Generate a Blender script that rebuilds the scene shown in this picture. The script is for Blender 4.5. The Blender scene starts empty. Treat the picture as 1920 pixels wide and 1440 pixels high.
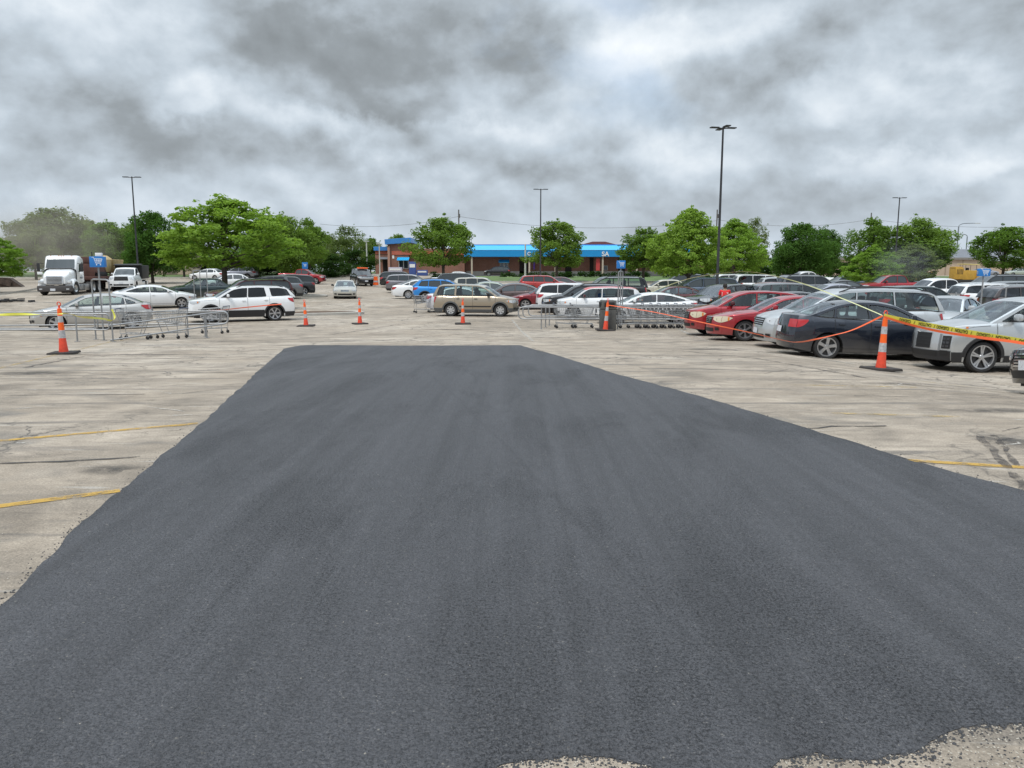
import bpy, bmesh, math, random
import numpy as np
from mathutils import Vector, Matrix, Euler
from mathutils.geometry import tessellate_polygon
R = math.radians
C = bpy.context.scene.collection
scene = bpy.context.scene
random.seed(7)

# ---------------------------------------------------------------- terrain + camera maths
CAMZ, FPX, PITCH = 1.62, 1440.0, math.atan(212.0 / 1440.0)
def ss(t):
    t = max(0.0, min(1.0, t)); return t * t * (3 - 2 * t)
def gz(x, y):
    z = -0.75 * ss((y - 5) / 27.0)
    z += 0.4 * ss((y - 42) / 20.0) * ss((-x - 12) / 14.0)
    z -= 0.27 * ss((x - 6) / 3.0) * (1 - ss((y - 16.5) / 9.0)) * ss((y - 9) / 4.0)
    z += 0.25 * ss((y - 42) / 16.0) + 0.6 * ss((y - 60) / 40.0) + 0.6 * ss((y - 100) / 26.0)
    return z
def ray(u, v):
    x = (u - 960) / FPX; yc = -(v - 720) / FPX
    return x, math.cos(PITCH) + yc * math.sin(PITCH), -math.sin(PITCH) + yc * math.cos(PITCH)
def P(u, v, Y):
    x, f, up = ray(u, v); k = Y / f
    return Vector((x * k, Y, CAMZ + up * k))
def G(u, v, off=0.0):
    x, f, up = ray(u, v)
    Y = 1.0
    while Y < 400:
        k = Y / f
        if CAMZ + up * k <= gz(x * k, Y) + off: break
        Y *= 1.004
    return Vector((x * Y / f, Y, gz(x * Y / f, Y)))
def GU(u, Y):                                   # ground point in image column u at distance Y
    x = (u - 960) / FPX * Y / math.cos(PITCH) * 0.987
    return Vector((x, Y, gz(x, Y)))

# ---------------------------------------------------------------- camera, sky, sun, exposure
cam_d = bpy.data.cameras.new('camera'); cam = bpy.data.objects.new('camera', cam_d); C.objects.link(cam)
cam_d.sensor_width = 36; cam_d.lens = 36 * FPX / 1920.0; cam_d.clip_end = 3000; cam_d.clip_start = 0.05
cam.location = (0, 0, CAMZ); cam.rotation_euler = (math.pi / 2 - PITCH, 0, 0)
scene.camera = cam
scene.view_settings.view_transform = 'Standard'; scene.view_settings.look = 'None'
scene.view_settings.exposure = 0.36; scene.view_settings.gamma = 1.0
SUN_EL, SUN_AZ = R(58), R(215)                  # azimuth clockwise from +Y
world = bpy.data.worlds.new('World'); scene.world = world; world.use_nodes = True

def nn(nt, t, **kw):
    n = nt.nodes.new(t)
    for k, v in kw.items():
        if k in n.inputs: n.inputs[k].default_value = v
        else: setattr(n, k, v)
    return n
def lk(nt, a, b): nt.links.new(a, b)
def mth(nt, op, a, b=None, c=None, clamp=False):
    n = nt.nodes.new('ShaderNodeMath'); n.operation = op; n.use_clamp = clamp
    for i, x in enumerate((a, b, c)):
        if x is None: continue
        if isinstance(x, (int, float)): n.inputs[i].default_value = x
        else: nt.links.new(x, n.inputs[i])
    return n.outputs[0]
def ramp(nt, src, pts, interp='LINEAR'):
    r = nt.nodes.new('ShaderNodeValToRGB'); r.color_ramp.interpolation = interp
    e = r.color_ramp.elements
    while len(e) < len(pts): e.new(0.5)
    for el, (p, c) in zip(e, pts):
        el.position = p
        el.color = (c, c, c, 1) if isinstance(c, (int, float)) else (*c, 1)
    nt.links.new(src, r.inputs[0]); return r.outputs[0]
def noise(nt, vec, scale, detail=4, rough=0.55, dist=0.0, dims='3D'):
    n = nt.nodes.new('ShaderNodeTexNoise'); n.noise_dimensions = dims
    n.inputs['Scale'].default_value = scale; n.inputs['Detail'].default_value = detail
    n.inputs['Roughness'].default_value = rough; n.inputs['Distortion'].default_value = dist
    if vec is not None: nt.links.new(vec, n.inputs['Vector'])
    return n
def mixc(nt, f, a, b, mode='MIX'):
    m = nt.nodes.new('ShaderNodeMix'); m.data_type = 'RGBA'; m.blend_type = mode
    for s, x in ((m.inputs[0], f), (m.inputs[6], a), (m.inputs[7], b)):
        if isinstance(x, (int, float)): s.default_value = x
        elif isinstance(x, tuple): s.default_value = (*x, 1) if len(x) == 3 else x
        else: nt.links.new(x, s)
    return m.outputs[2]
def mapping(nt, vec, scale=(1, 1, 1), rot=(0, 0, 0), loc=(0, 0, 0)):
    m = nt.nodes.new('ShaderNodeMapping')
    m.inputs['Scale'].default_value = scale; m.inputs['Rotation'].default_value = rot; m.inputs['Location'].default_value = loc
    nt.links.new(vec, m.inputs['Vector']); return m.outputs[0]

def build_world():
    nt = world.node_tree; nt.nodes.clear()
    out = nn(nt, 'ShaderNodeOutputWorld'); bg = nn(nt, 'ShaderNodeBackground'); lk(nt, bg.outputs[0], out.inputs[0])
    sky = nn(nt, 'ShaderNodeTexSky', sky_type='NISHITA', sun_disc=False)
    sky.sun_elevation = SUN_EL; sky.sun_rotation = SUN_AZ
    skyc = mixc(nt, 1.0, sky.outputs[0], (0.12, 0.12, 0.12), 'MULTIPLY')
    tc = nn(nt, 'ShaderNodeTexCoord'); D = tc.outputs['Generated']
    sx = nn(nt, 'ShaderNodeSeparateXYZ'); lk(nt, D, sx.inputs[0])
    z = mth(nt, 'MAXIMUM', sx.outputs[2], 0.0)
    den = mth(nt, 'ADD', z, 0.30)
    px = mth(nt, 'DIVIDE', sx.outputs[0], den); py = mth(nt, 'DIVIDE', sx.outputs[1], den)
    cv = nn(nt, 'ShaderNodeCombineXYZ'); lk(nt, px, cv.inputs[0]); lk(nt, py, cv.inputs[1])
    V = cv.outputs[0]
    n1 = noise(nt, mapping(nt, V, (1, 1, 1), loc=(3.1, 1.7, 0)), 0.75, 9, 0.5, 0.3)
    n2 = noise(nt, mapping(nt, D, (1, 1, 1.7), loc=(11.3, 4.2, 2)), 3.6, 9, 0.5, 0.15)
    n3 = noise(nt, mapping(nt, D, (1, 1, 1.3), loc=(1.3, 7.2, 5)), 9, 10, 0.6, 0.2)
    f = mth(nt, 'ADD', mth(nt, 'MULTIPLY', n1.outputs[0], 0.22), mth(nt, 'MULTIPLY', n2.outputs[0], 0.56))
    f = mth(nt, 'ADD', f, mth(nt, 'MULTIPLY', n3.outputs[0], 0.22))
    # relief: a cloud is bright where it thins out above, dark along its base
    def lit(scale, seed, up, k, det=9, stretch=1.35):
        nonlocal f
        a = noise(nt, mapping(nt, D, (1, 1, stretch), loc=seed), scale, det, 0.5, 0.12)
        b = noise(nt, mapping(nt, D, (1, 1, stretch), loc=(seed[0] + .3 * up, seed[1], seed[2] + up * stretch)), scale, det, 0.5, 0.12)
        f = mth(nt, 'ADD', f, mth(nt, 'MULTIPLY', mth(nt, 'SUBTRACT', a.outputs[0], b.outputs[0]), k))
    lit(3.6, (7.7, 2.1, 4.4), 0.05, 0.8); lit(9.0, (1.7, 5.1, 9.4), 0.018, 0.55)
    # big cloud masses, standing in given compass directions; noise ragged edges
    wn = noise(nt, D, 6.0, 7, 0.6)
    wsub = nn(nt, 'ShaderNodeVectorMath', operation='SUBTRACT'); lk(nt, wn.outputs['Color'], wsub.inputs[0]); wsub.inputs[1].default_value = (0.5, 0.5, 0.5)
    wsc = nn(nt, 'ShaderNodeVectorMath', operation='SCALE'); lk(nt, wsub.outputs[0], wsc.inputs[0]); wsc.inputs['Scale'].default_value = 0.15
    wd = nn(nt, 'ShaderNodeVectorMath', operation='ADD'); lk(nt, D, wd.inputs[0]); lk(nt, wsc.outputs[0], wd.inputs[1])
    def blob(u, v, rx, rz, amt, tilt=0.0):
        nonlocal f
        x, y, zz = Vector(ray(u, v)).normalized()
        m = nt.nodes.new('ShaderNodeMapping'); m.vector_type = 'TEXTURE'
        m.inputs['Location'].default_value = (x, y, zz); m.inputs['Rotation'].default_value = (0, tilt, 0); m.inputs['Scale'].default_value = (rx, 0.6, rz)
        lk(nt, wd.outputs[0], m.inputs['Vector'])
        ln = nn(nt, 'ShaderNodeVectorMath', operation='LENGTH'); lk(nt, m.outputs[0], ln.inputs[0])
        w = nn(nt, 'ShaderNodeMapRange', interpolation_type='SMOOTHSTEP'); lk(nt, ln.outputs['Value'], w.inputs[0])
        w.inputs[1].default_value = 1.15; w.inputs[2].default_value = 0.35; w.inputs[3].default_value = 0.0; w.inputs[4].default_value = amt
        f = mth(nt, 'ADD', f, w.outputs[0])
    for b in BLOBS: blob(*b[:4], b[4] * (0.55 if b[4] < 0 else 0.8), *b[5:])
    col = ramp(nt, f, [(0.18, (0.175, 0.193, 0.205)), (0.33, (0.235, 0.262, 0.283)), (0.43, (0.322, 0.364, 0.402)), (0.52, (0.395, 0.450, 0.502)), (0.62, (0.49, 0.545, 0.598)), (0.73, (0.60, 0.645, 0.685)), (0.85, (0.70, 0.73, 0.76))])
    gap = mth(nt, 'MULTIPLY', ramp(nt, n2.outputs[0], [(0.58, 0.0), (0.72, 1.0)]), 0.35)
    col = mixc(nt, gap, col, skyc)
    # bluish paler haze just above the horizon
    hz = nn(nt, 'ShaderNodeMapRange', interpolation_type='SMOOTHSTEP'); lk(nt, sx.outputs[2], hz.inputs[0])
    hz.inputs[1].default_value = 0.14; hz.inputs[2].default_value = 0.0; hz.inputs[3].default_value = 0.0; hz.inputs[4].default_value = 0.55
    col = mixc(nt, hz.outputs[0], col, (0.44, 0.50, 0.565))
    # cloud deck is thinner (brighter) overhead and towards the hidden sun
    zb = nn(nt, 'ShaderNodeMapRange', interpolation_type='SMOOTHSTEP'); lk(nt, sx.outputs[2], zb.inputs[0])
    zb.inputs[1].default_value = 0.42; zb.inputs[2].default_value = 0.8; zb.inputs[3].default_value = 1.1; zb.inputs[4].default_value = 2.85
    lk(nt, col, bg.inputs[0]); lk(nt, zb.outputs[0], bg.inputs[1])
BLOBS = [(740, 120, 0.20, 0.075, -0.20, 0.0), (960, 50, 0.17, 0.06, -0.17, 0.5), (560, 60, 0.16, 0.06, -0.11, 0.2), (1880, 20, 0.13, 0.05, -0.13), (1420, 130, 0.24, 0.045, -0.10, -0.3),
         (280, 130, 0.08, 0.04, -0.04), (430, 280, 0.13, 0.04, -0.10), (90, 60, 0.16, 0.06, 0.10), (160, 170, 0.16, 0.05, 0.07), (250, 40, .12, .04, .06), (1750, 130, 0.14, 0.03, -0.05), (1150, 340, 0.3, 0.022, -0.05), (1500, 380, 0.2, 0.015, -0.05),
         (360, 180, 0.055, 0.045, 0.16), (800, 248, 0.20, 0.028, 0.13), (1330, 40, 0.22, 0.05, 0.12, -0.3), (1180, 60, 0.10, 0.03, 0.08), (960, 330, 0.16, 0.04, 0.10), (1270, 310, 0.10, 0.028, 0.09), (60, 250, 0.12, 0.03, 0.06),
         (1700, 300, 0.14, 0.022, 0.12), (1650, 190, 0.14, 0.03, 0.09), (1860, 260, 0.1, 0.03, 0.07), (650, 225, 0.08, 0.02, 0.08), (560, 400, 0.2, 0.015, 0.06), (200, 330, 0.15, 0.02, 0.05)]
build_world()
sd = bpy.data.lights.new('sun', 'SUN'); sd.energy = 1.5; sd.angle = R(10); sd.color = (1.0, 0.955, 0.88)
sun = bpy.data.objects.new('sun', sd); C.objects.link(sun)
sun.rotation_euler = Vector((-math.sin(SUN_AZ) * math.cos(SUN_EL), -math.cos(SUN_AZ) * math.cos(SUN_EL), -math.sin(SUN_EL))).to_track_quat('-Z', 'Y').to_euler()
sun.location = (0, 0, 60)

# ---------------------------------------------------------------- helpers
def tag(o, label=None, cat=None, group=None, kind=None):
    if label: o['label'] = label
    if cat: o['category'] = cat
    if group: o['group'] = group
    if kind: o['kind'] = kind
    return o
def empty(name, loc=(0, 0, 0), rz=0.0, label=None, cat=None, group=None):
    o = bpy.data.objects.new(name, None); C.objects.link(o); o.location = loc; o.rotation_euler = (0, 0, rz)
    o.empty_display_size = 0.2
    return tag(o, label, cat, group)
class MB:
    def __init__(s): s.v = []; s.f = []; s.m = []
    def add(s, vs, fs, m=0):
        b = len(s.v); s.v += [tuple(p) for p in vs]
        for f in fs: s.f.append(tuple(i + b for i in f)); s.m.append(m)
    def grid(s, rows, m=0, close=False, mf=None):
        b = len(s.v); n = len(rows[0])
        for r in rows: s.v += [tuple(p) for p in r]
        for i in range(len(rows) - 1):
            for j in range(n if close else n - 1):
                k = (j + 1) % n
                s.f.append((b + i * n + j, b + i * n + k, b + (i + 1) * n + k, b + (i + 1) * n + j))
                s.m.append(mf(i, j) if mf else m)
    def box(s, c, d, m=0, rz=0.0, bev=0.0, taper=(1, 1), ry=0.0, rx=0.0):
        hx, hy, hz = d[0] / 2, d[1] / 2, d[2] / 2
        if bev > 0:
            bm = bmesh.new(); bmesh.ops.create_cube(bm, size=1.0)
            for v in bm.verts:
                t = v.co.z > 0
                v.co = Vector((v.co.x * d[0] * (taper[0] if t else 1), v.co.y * d[1] * (taper[1] if t else 1), v.co.z * d[2]))
            bmesh.ops.bevel(bm, geom=bm.edges[:], offset=bev, segments=2, profile=0.6, affect='EDGES', clamp_overlap=True)
            M = Matrix.Translation(c) @ Euler((rx, ry, rz)).to_matrix().to_4x4()
            bm.verts.index_update()
            s.add([M @ v.co for v in bm.verts], [[v.index for v in f.verts] for f in bm.faces], m); bm.free(); return
        vs = [(x * hx * (taper[0] if z > 0 else 1), y * hy * (taper[1] if z > 0 else 1), z * hz) for z in (-1, 1) for y in (-1, 1) for x in (-1, 1)]
        M = Matrix.Translation(c) @ Euler((rx, ry, rz)).to_matrix().to_4x4()
        s.add([M @ Vector(p) for p in vs], [(0, 2, 3, 1), (4, 5, 7, 6), (0, 1, 5, 4), (2, 6, 7, 3), (0, 4, 6, 2), (1, 3, 7, 5)], m)
    def tube(s, pts, r, m=0, n=6, cap=True):
        pts = [Vector(p) for p in pts]; rr = r if isinstance(r, (list, tuple)) else [r] * len(pts)
        rows = []; up = None
        for i, p in enumerate(pts):
            t = (pts[min(i + 1, len(pts) - 1)] - pts[max(i - 1, 0)])
            if t.length < 1e-7: t = Vector((0, 0, 1))
            t.normalize()
            if up is None:
                up = Vector((0, 0, 1)) if abs(t.z) < 0.9 else Vector((1, 0, 0))
            a = t.cross(up)
            if a.length < 1e-4: a = t.orthogonal()
            a.normalize(); b = a.cross(t); up = b
            rows.append([p + (a * math.cos(2 * math.pi * k / n) + b * math.sin(2 * math.pi * k / n)) * rr[i] for k in range(n)])
        b0 = len(s.v); s.grid(rows, m, close=True)
        if cap:
            s.f.append(tuple(b0 + k for k in range(n))); s.m.append(m)
            e = b0 + (len(rows) - 1) * n; s.f.append(tuple(e + n - 1 - k for k in range(n))); s.m.append(m)
    def lathe(s, prof, c=(0, 0, 0), axis='z', n=24, m=0, mf=None):
        rows = []
        for r, h in prof:
            row = []
            for k in range(n):
                a = 2 * math.pi * k / n; x, y = r * math.cos(a), r * math.sin(a)
                p = (x, y, h) if axis == 'z' else (x, h, y) if axis == 'y' else (h, x, y)
                row.append((p[0] + c[0], p[1] + c[1], p[2] + c[2]))
            rows.append(row)
        s.grid(rows, m, close=True, mf=mf)
    def poly(s, pts, m=0): s.add(pts, [tuple(range(len(pts)))], m)
    def build(s, name, mats, parent=None, smooth=35):
        me = bpy.data.meshes.new(name); me.from_pydata(s.v, [], s.f)
        for mt in (mats if isinstance(mats, (list, tuple)) else [mats]): me.materials.append(mt)
        me.polygons.foreach_set('material_index', s.m)
        if smooth:
            me.polygons.foreach_set('use_smooth', [True] * len(me.polygons)); me.set_sharp_from_angle(angle=R(smooth))
        me.update()
        o = bpy.data.objects.new(name, me); C.objects.link(o)
        if parent: o.parent = parent
        return o
def copy_tree(o, parent=None):
    c = o.copy(); C.objects.link(c)
    if parent: c.parent = parent
    for ch in list(o.children): copy_tree(ch, c)
    return c

_M = {}
def pm(name, col, rough=0.5, metal=0.0, coat=0.0, spec=0.5, emit=0.0, bump=0.0, bscale=40, var=0.0, vscale=3, alpha=1.0):
    if name in _M: return _M[name]
    m = bpy.data.materials.new(name); m.use_nodes = True; nt = m.node_tree; b = nt.nodes['Principled BSDF']
    b.inputs['Base Color'].default_value = (*col, 1); b.inputs['Roughness'].default_value = rough
    b.inputs['Metallic'].default_value = metal; b.inputs['Coat Weight'].default_value = coat; b.inputs['Coat Roughness'].default_value = 0.04
    b.inputs['Specular IOR Level'].default_value = spec
    if emit: b.inputs['Emission Color'].default_value = (*col, 1); b.inputs['Emission Strength'].default_value = emit
    if bump or var:
        tc = nn(nt, 'ShaderNodeTexCoord')
    if var:
        n = noise(nt, tc.outputs['Object'], vscale, 5, 0.6)
        lk(nt, mixc(nt, ramp(nt, n.outputs[0], [(0.3, 0.0), (0.7, 1.0)]), tuple(c * (1 - var) for c in col), tuple(min(1, c * (1 + var)) for c in col)), b.inputs['Base Color'])
    if bump:
        n = noise(nt, tc.outputs['Object'], bscale, 4, 0.6)
        bp = nn(nt, 'ShaderNodeBump', Strength=bump, Distance=0.02); lk(nt, n.outputs[0], bp.inputs['Height']); lk(nt, bp.outputs[0], b.inputs['Normal'])
    _M[name] = m; return m
def paint(name, col, metal=0.3, rough=0.32):
    key = 'paint_' + name
    if key in _M: return _M[key]
    m = pm(key, col, rough, metal, coat=0.9)
    nt = m.node_tree; b = nt.nodes['Principled BSDF']; tc = nn(nt, 'ShaderNodeTexCoord')
    # road dust along the lower body
    s = nn(nt, 'ShaderNodeSeparateXYZ'); lk(nt, tc.outputs['Object'], s.inputs[0])
    n = noise(nt, tc.outputs['Object'], 6, 5, 0.6)
    d = mth(nt, 'SUBTRACT', 0.55, s.outputs[2]); d = mth(nt, 'ADD', d, mth(nt, 'MULTIPLY', n.outputs[0], 0.35))
    fac = mth(nt, 'MULTIPLY', ramp(nt, d, [(0.15, 0.0), (0.6, 1.0)]), 0.28)
    lk(nt, mixc(nt, fac, col, (0.22, 0.2, 0.17)), b.inputs['Base Color'])
    lk(nt, mth(nt, 'ADD', mth(nt, 'MULTIPLY', fac, 0.8), rough), b.inputs['Roughness'])
    return m
def glass_mat(name, tint, rough=0.02):
    if name in _M: return _M[name]
    m = bpy.data.materials.new(name); m.use_nodes = True; nt = m.node_tree; nt.nodes.clear()
    o = nn(nt, 'ShaderNodeOutputMaterial'); mx = nn(nt, 'ShaderNodeMixShader'); tr = nn(nt, 'ShaderNodeBsdfTransparent'); gl = nn(nt, 'ShaderNodeBsdfGlossy')
    tr.inputs[0].default_value = (*tint, 1); gl.inputs['Roughness'].default_value = rough; gl.inputs[0].default_value = (0.9, 0.95, 1, 1)
    fr = nn(nt, 'ShaderNodeFresnel'); fr.inputs[0].default_value = 1.6
    lk(nt, mth(nt, 'ADD', mth(nt, 'MULTIPLY', fr.outputs[0], 1.1), 0.03, clamp=True), mx.inputs[0])
    lk(nt, tr.outputs[0], mx.inputs[1]); lk(nt, gl.outputs[0], mx.inputs[2]); lk(nt, mx.outputs[0], o.inputs[0])
    _M[name] = m; return m
GL_CLEAR = glass_mat('glass_clear', (0.70, 0.80, 0.77)); GL_DARK = glass_mat('glass_tinted', (0.10, 0.11, 0.12))
GL_FAR = pm('glass_far', (0.035, 0.045, 0.05), 0.06, spec=0.9); 
BLK = pm('black_plastic', (0.022, 0.022, 0.024), 0.55, bump=0.1, bscale=60); INT = pm('car_interior', (0.035, 0.035, 0.038), 0.8)
INT_TAN = pm('car_interior_tan', (0.30, 0.26, 0.21), 0.8)
TYRE = pm('tyre_rubber', (0.022, 0.022, 0.023), 0.75, bump=0.2, bscale=80); CHROME = pm('chrome', (0.75, 0.76, 0.78), 0.12, 1.0)
RIM = pm('alloy_rim', (0.55, 0.56, 0.58), 0.28, 0.9); RIMD = pm('rim_dark', (0.03, 0.03, 0.032), 0.4); HUBW = pm('steel_rim', (0.5, 0.5, 0.5), 0.45, 0.5)
LAMP = pm('headlight_lens', (0.62, 0.64, 0.66), 0.08, 0.3, coat=1); LAMPY = pm('aged_headlight', (0.66, 0.58, 0.42), 0.2, 0.1, coat=0.6); RED = pm('tail_lens', (0.42, 0.01, 0.015), 0.12, coat=1); AMB = pm('amber_lens', (0.7, 0.2, 0.02), 0.15, coat=1)
PLATE = pm('plate', (0.6, 0.62, 0.66), 0.4, var=0.2, vscale=40); GALV = pm('galvanised', (0.31, 0.315, 0.32), 0.45, 0.5, var=0.15, vscale=8)
WHT = pm('white_plain', (0.75, 0.75, 0.74), 0.5); SEAL = pm('seam', (0.012, 0.012, 0.013), 0.6)
# ---------------------------------------------------------------- ground, patch, lines
def asphalt_old():
    m = bpy.data.materials.new('weathered_asphalt'); m.use_nodes = True; nt = m.node_tree; b = nt.nodes['Principled BSDF']
    g = nn(nt, 'ShaderNodeNewGeometry'); Pn = g.outputs['Position']
    flat = mapping(nt, Pn, (1, 1, 0))
    big = noise(nt, flat, 0.16, 6, 0.6, 0.6); med = noise(nt, flat, 1.1, 8, 0.65, 0.4); fine = noise(nt, flat, 60, 5, 0.75)
    gritv = nn(nt, 'ShaderNodeTexVoronoi'); gritv.inputs['Scale'].default_value = 75; lk(nt, flat, gritv.inputs['Vector'])
    col = ramp(nt, big.outputs[0], [(0.3, (0.27, 0.225, 0.175)), (0.5, (0.40, 0.337, 0.268)), (0.7, (0.51, 0.443, 0.366))])
    col = mixc(nt, 0.7, col, ramp(nt, med.outputs[0], [(0.3, 0.22), (0.5, 0.5), (0.72, 0.76)]), 'OVERLAY')
    # drag marks, mostly running across the aisle
    st = noise(nt, mapping(nt, Pn, (0.8, 2.0, 0), rot=(0, 0, R(-6))), 1.0, 10, 0.76, 1.8)
    col = mixc(nt, 1.0, col, ramp(nt, st.outputs[0], [(0.28, 0.5), (0.40, 0.84), (0.5, 1.0), (0.66, 1.16)]), 'MULTIPLY')
    st2 = noise(nt, mapping(nt, Pn, (0.5, 5.5, 0), rot=(0, 0, R(5)), loc=(5, 3, 0)), 1.0, 4, 0.6, 1.2)
    col = mixc(nt, ramp(nt, st2.outputs[0], [(0.62, 0.0), (0.74, 0.7)]), col, (0.13, 0.12, 0.11))
    sc = noise(nt, mapping(nt, Pn, (0.7, 7.5, 0), rot=(0, 0, R(24)), loc=(15, 9, 0)), 1.0, 3, 0.6, 0.5)
    col = mixc(nt, ramp(nt, sc.outputs[0], [(0.64, 0.0), (0.72, 0.55)]), col, (0.56, 0.535, 0.49))
    # tyre arcs
    wv = nn(nt, 'ShaderNodeTexWave', wave_type='RINGS'); wv.inputs['Scale'].default_value = 0.22; wv.inputs['Distortion'].default_value = 3.0; wv.inputs['Detail'].default_value = 3; wv.inputs['Detail Scale'].default_value = 0.5
    lk(nt, mapping(nt, Pn, (1, 1, 0), loc=(14, -19, 0)), wv.inputs['Vector'])
    arcm = mth(nt, 'MULTIPLY', ramp(nt, wv.outputs[0], [(0.955, 0.0), (0.985, 1.0)]), ramp(nt, med.outputs[0], [(0.42, 0.0), (0.6, 0.65)]))
    col = mixc(nt, arcm, col, (0.10, 0.095, 0.09))
    # cracks: jittered cells, only here and there
    wn = noise(nt, flat, 1.6, 4, 0.6); wv2 = nn(nt, 'ShaderNodeVectorMath', operation='SCALE'); lk(nt, wn.outputs['Color'], wv2.inputs[0]); wv2.inputs['Scale'].default_value = 1.1
    ad = nn(nt, 'ShaderNodeVectorMath', operation='ADD'); lk(nt, flat, ad.inputs[0]); lk(nt, wv2.outputs[0], ad.inputs[1])
    vo = nn(nt, 'ShaderNodeTexVoronoi', feature='DISTANCE_TO_EDGE'); vo.inputs['Scale'].default_value = 0.38; lk(nt, ad.outputs[0], vo.inputs['Vector'])
    ck = mth(nt, 'MULTIPLY', ramp(nt, vo.outputs[0], [(0.0, 1.0), (0.014, 0.0)]), ramp(nt, big.outputs[0], [(0.42, 0.0), (0.55, 0.9)]))
    col = mixc(nt, ck, col, (0.06, 0.055, 0.05))
    vo2 = nn(nt, 'ShaderNodeTexVoronoi', feature='DISTANCE_TO_EDGE'); vo2.inputs['Scale'].default_value = 1.3; lk(nt, ad.outputs[0], vo2.inputs['Vector'])
    ck2 = mth(nt, 'MULTIPLY', ramp(nt, vo2.outputs[0], [(0.0, 1.0), (0.022, 0.0)]), ramp(nt, noise(nt, mapping(nt, Pn, (1, 1, 0), loc=(9, 4, 0)), 0.35, 4, 0.6).outputs[0], [(0.52, 0.0), (0.62, 0.75)]))
    col = mixc(nt, ck2, col, (0.09, 0.08, 0.07))
    wt = noise(nt, mapping(nt, Pn, (1, 1, 0), loc=(2, 14, 0)), 0.5, 5, 0.65, 0.6)
    col = mixc(nt, ramp(nt, wt.outputs[0], [(0.5, 0.0), (0.68, 0.5)]), col, (0.38, 0.31, 0.235))
    sp_ = noise(nt, flat, 14, 6, 0.8); col = mixc(nt, ramp(nt, sp_.outputs[0], [(0.6, 0.0), (0.7, 0.5)]), col, (0.16, 0.145, 0.125)); col = mixc(nt, ramp(nt, sp_.outputs[0], [(0.28, 0.5), (0.38, 0.0)]), col, (0.60, 0.56, 0.50))
    # dirt blotches
    bl = noise(nt, mapping(nt, Pn, (0.5, 1.1, 0), loc=(40, 7, 0)), 0.8, 6, 0.6, 0.8)
    col = mixc(nt, ramp(nt, bl.outputs[0], [(0.58, 0.0), (0.70, 0.62)]), col, (0.15, 0.145, 0.135))
    col = mixc(nt, 1.0, col, ramp(nt, fine.outputs[0], [(0.3, 0.62), (0.5, 1.0), (0.7, 1.32)]), 'MULTIPLY')
    gr = ramp(nt, gritv.outputs['Distance'], [(0.0, 1.12), (0.45, 0.8)])
    col = mixc(nt, 1.0, col, gr, 'MULTIPLY')
    # paler, greyer surface far down the aisle where fewer streaks remain
    lk(nt, col, b.inputs['Base Color']); b.inputs['Roughness'].default_value = 0.82; b.inputs['Specular IOR Level'].default_value = 0.35
    bp = nn(nt, 'ShaderNodeBump', Strength=0.5, Distance=0.012)
    h = mth(nt, 'ADD', fine.outputs[0], mth(nt, 'MULTIPLY', med.outputs[0], 0.8)); h = mth(nt, 'SUBTRACT', h, ck)
    lk(nt, h, bp.inputs['Height']); lk(nt, bp.outputs[0], b.inputs['Normal'])
    return m
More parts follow.
